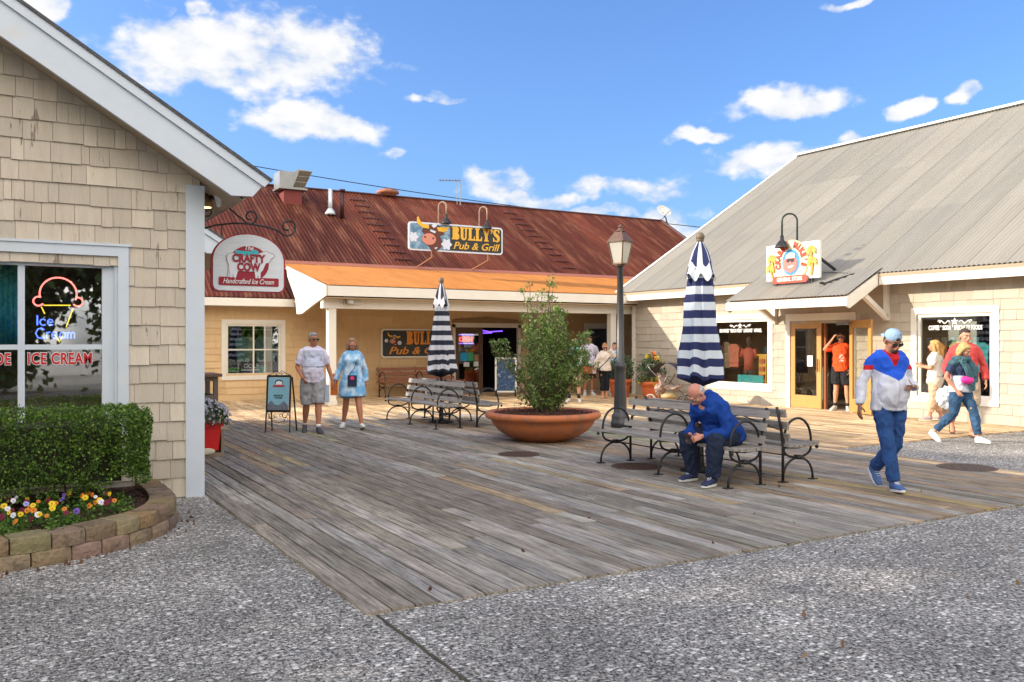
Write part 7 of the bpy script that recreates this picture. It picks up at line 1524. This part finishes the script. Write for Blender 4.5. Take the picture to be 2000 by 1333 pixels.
for s in (-1, 1): mb.ell(nb_ + Vector((s * .16, -.01, -.05)), .085, .08, .06)
remesh(mb, .009, 'scarf', M_cloth, sw, 2, .014, 16, colr=(.055, .12, .15))
mb = MB(); mb.ell(Pq['pel'] + Vector((-.05, -.17, .13)), .14, .06, .065); held(sw, mb, 'waist_bag', mat('hot pink bag', (.80, .03, .35), rough=.5), 'hot pink waist bag worn by the woman with the teal scarf', 'bag')

# 10-13 group under the porch
def camo(c): n_ = noise.noise(c * 16); return (.30, .22, .13) if n_ > .1 else ((.10, .11, .06) if n_ > -.15 else (.42, .32, .2))
human('man in camouflage cap and shorts and a green hoodie beside the shrub', gp(1123, 786), RZC - .15, 1.70, 1.02, dict(elR=(-.26, .0, 1.16), wrR=(-.12, -.2, 1.05), elL=(.26, .0, 1.16), wrL=(.14, -.2, 1.02), anR=(-.17, .05, .09), knR=(-.13, 0, .5)),
    skin=(.60, .32, .20), cap=(camo, False), top=dict(col=lambda c: (.62, .68, .66) if abs(c.x) > .13 or noise.noise(c * 5) > .2 else (.05, .38, .30), sleeve=1.9, off=.03, soff=.025), bottom=dict(col=camo, frac=1.02, off=.032, koff=.03, name='shorts'), shoes=dict(col=(.6, .58, .55), sock=(.03, .03, .035), sockh=.45), vox=.012)
wp, Pp, kp_, gp_ = human('dark haired man in a white shirt and dark red shorts under the porch', gp(1150, 773), RZC + .1, 1.80, 1.04, dict(elL=(.30, .1, 1.18), wrL=(.24, .06, .95), elR=(-.26, 0, 1.16), wrR=(-.2, -.12, .95)),
    skin=(.40, .17, .11), hair=('short', (.04, .025, .02)), yaw=-.2, pitch=.1, top=dict(col=(.56, .54, .68), sleeve=.85, off=.03, soff=.035, collar=.02), bottom=dict(col=(.10, .04, .05), frac=1.0, off=.03, koff=.02, name='shorts'), shoes=dict(col=(.6, .62, .66), sock=(.5, .5, .52)), vox=.012)
mb = MB(); mb.box(-.20, .06, -.28, -.14, .66, .86); held(wp, mb, 'red_bag', mat('red carrier bag', (.65, .04, .03)), 'bright red carrier bag held by the white shirted man under the porch', 'bag', False)
mb = MB(); mb.box(.065, .17, -.28, -.14, .66, .86); held(wp, mb, 'white_bag', mat('white carrier bag', (.6, .6, .7)), 'small white bag beside the bright red carrier bag under the porch', 'bag', False)
cw_, Pc, kc, gcw = human('woman in a cream sweatshirt and black leggings shading her eyes', gp(1181, 779), RZC + .05, 1.58, 1.10, dict(elL=(.32, -.02, 1.34), wrL=(.13, -.12, 1.60), elR=(-.28, .04, 1.17), wrR=(-.32, -.05, .93), anL=(.06, 0, .09), anR=(-.06, 0, .09), knL=(.08, -.02, .5), knR=(-.08, -.02, .5)),
    skin=(.56, .27, .17), hair=('short', (.42, .20, .08)), glasses='dark', pitch=.25, female=True, top=dict(col=(.66, .58, .52), sleeve=1.9, off=.034, soff=.03, hem=-.10, collar=.02, name='sweatshirt'), bottom=dict(col=(.012, .014, .018), frac=1.6, off=.012, name='leggings'), shoes=dict(col=(.5, .3, .2), sandal=True, sole=(.4, .25, .16)), vox=.012)
mb = MB(); mb.tube([(.13, -.14, 1.18), (.02, -.20, 1.05), (-.12, -.18, .92), (-.17, -.12, .86)], .012, 5); mb.ell((-.19, -.08, .80), .05, .08, .08); part(cw_, mb, 'crossbody_strap', M_black)
human('dark haired man in a light blue T-shirt mostly hidden behind the lamp post', gp(1200, 774), RZC + .2, 1.60, 1.0, dict(), skin=(.58, .28, .18), hair=('short', (.07, .05, .045)), yaw=-.7, top=dict(col=(.42, .60, .78), sleeve=.85, off=.028, soff=.03), bottom=dict(col=(.10, .12, .18), frac=1.0, off=.03, koff=.02, name='shorts'), shoes=dict(col=(.5, .5, .5)), vox=.012)
# a few fallen leaves at the foot of the block wall and on the deck
rr = random.Random(77); P = []
for _ in range(70):
    s = rr.uniform(3.5, tot * .9); p, n_ = at(s); P.append(tuple(p - n_ * rr.uniform(.02, .16))[:2] + (GZ + .01,))
for _ in range(40): P.append((rr.uniform(2, 9), rr.uniform(2.2, 8), .008 if rr.random() > .5 else -.02))
tag(leaves('fallen_leaves', P, [rr.uniform(.03, .065) for _ in P], M_leaf, None, pick_cols(len(P), [(.20, .10, .05), (.28, .17, .08), (.12, .06, .035)], 3), 3, 2.5, .5), kind='stuff')
print('objects', len(bpy.data.objects))
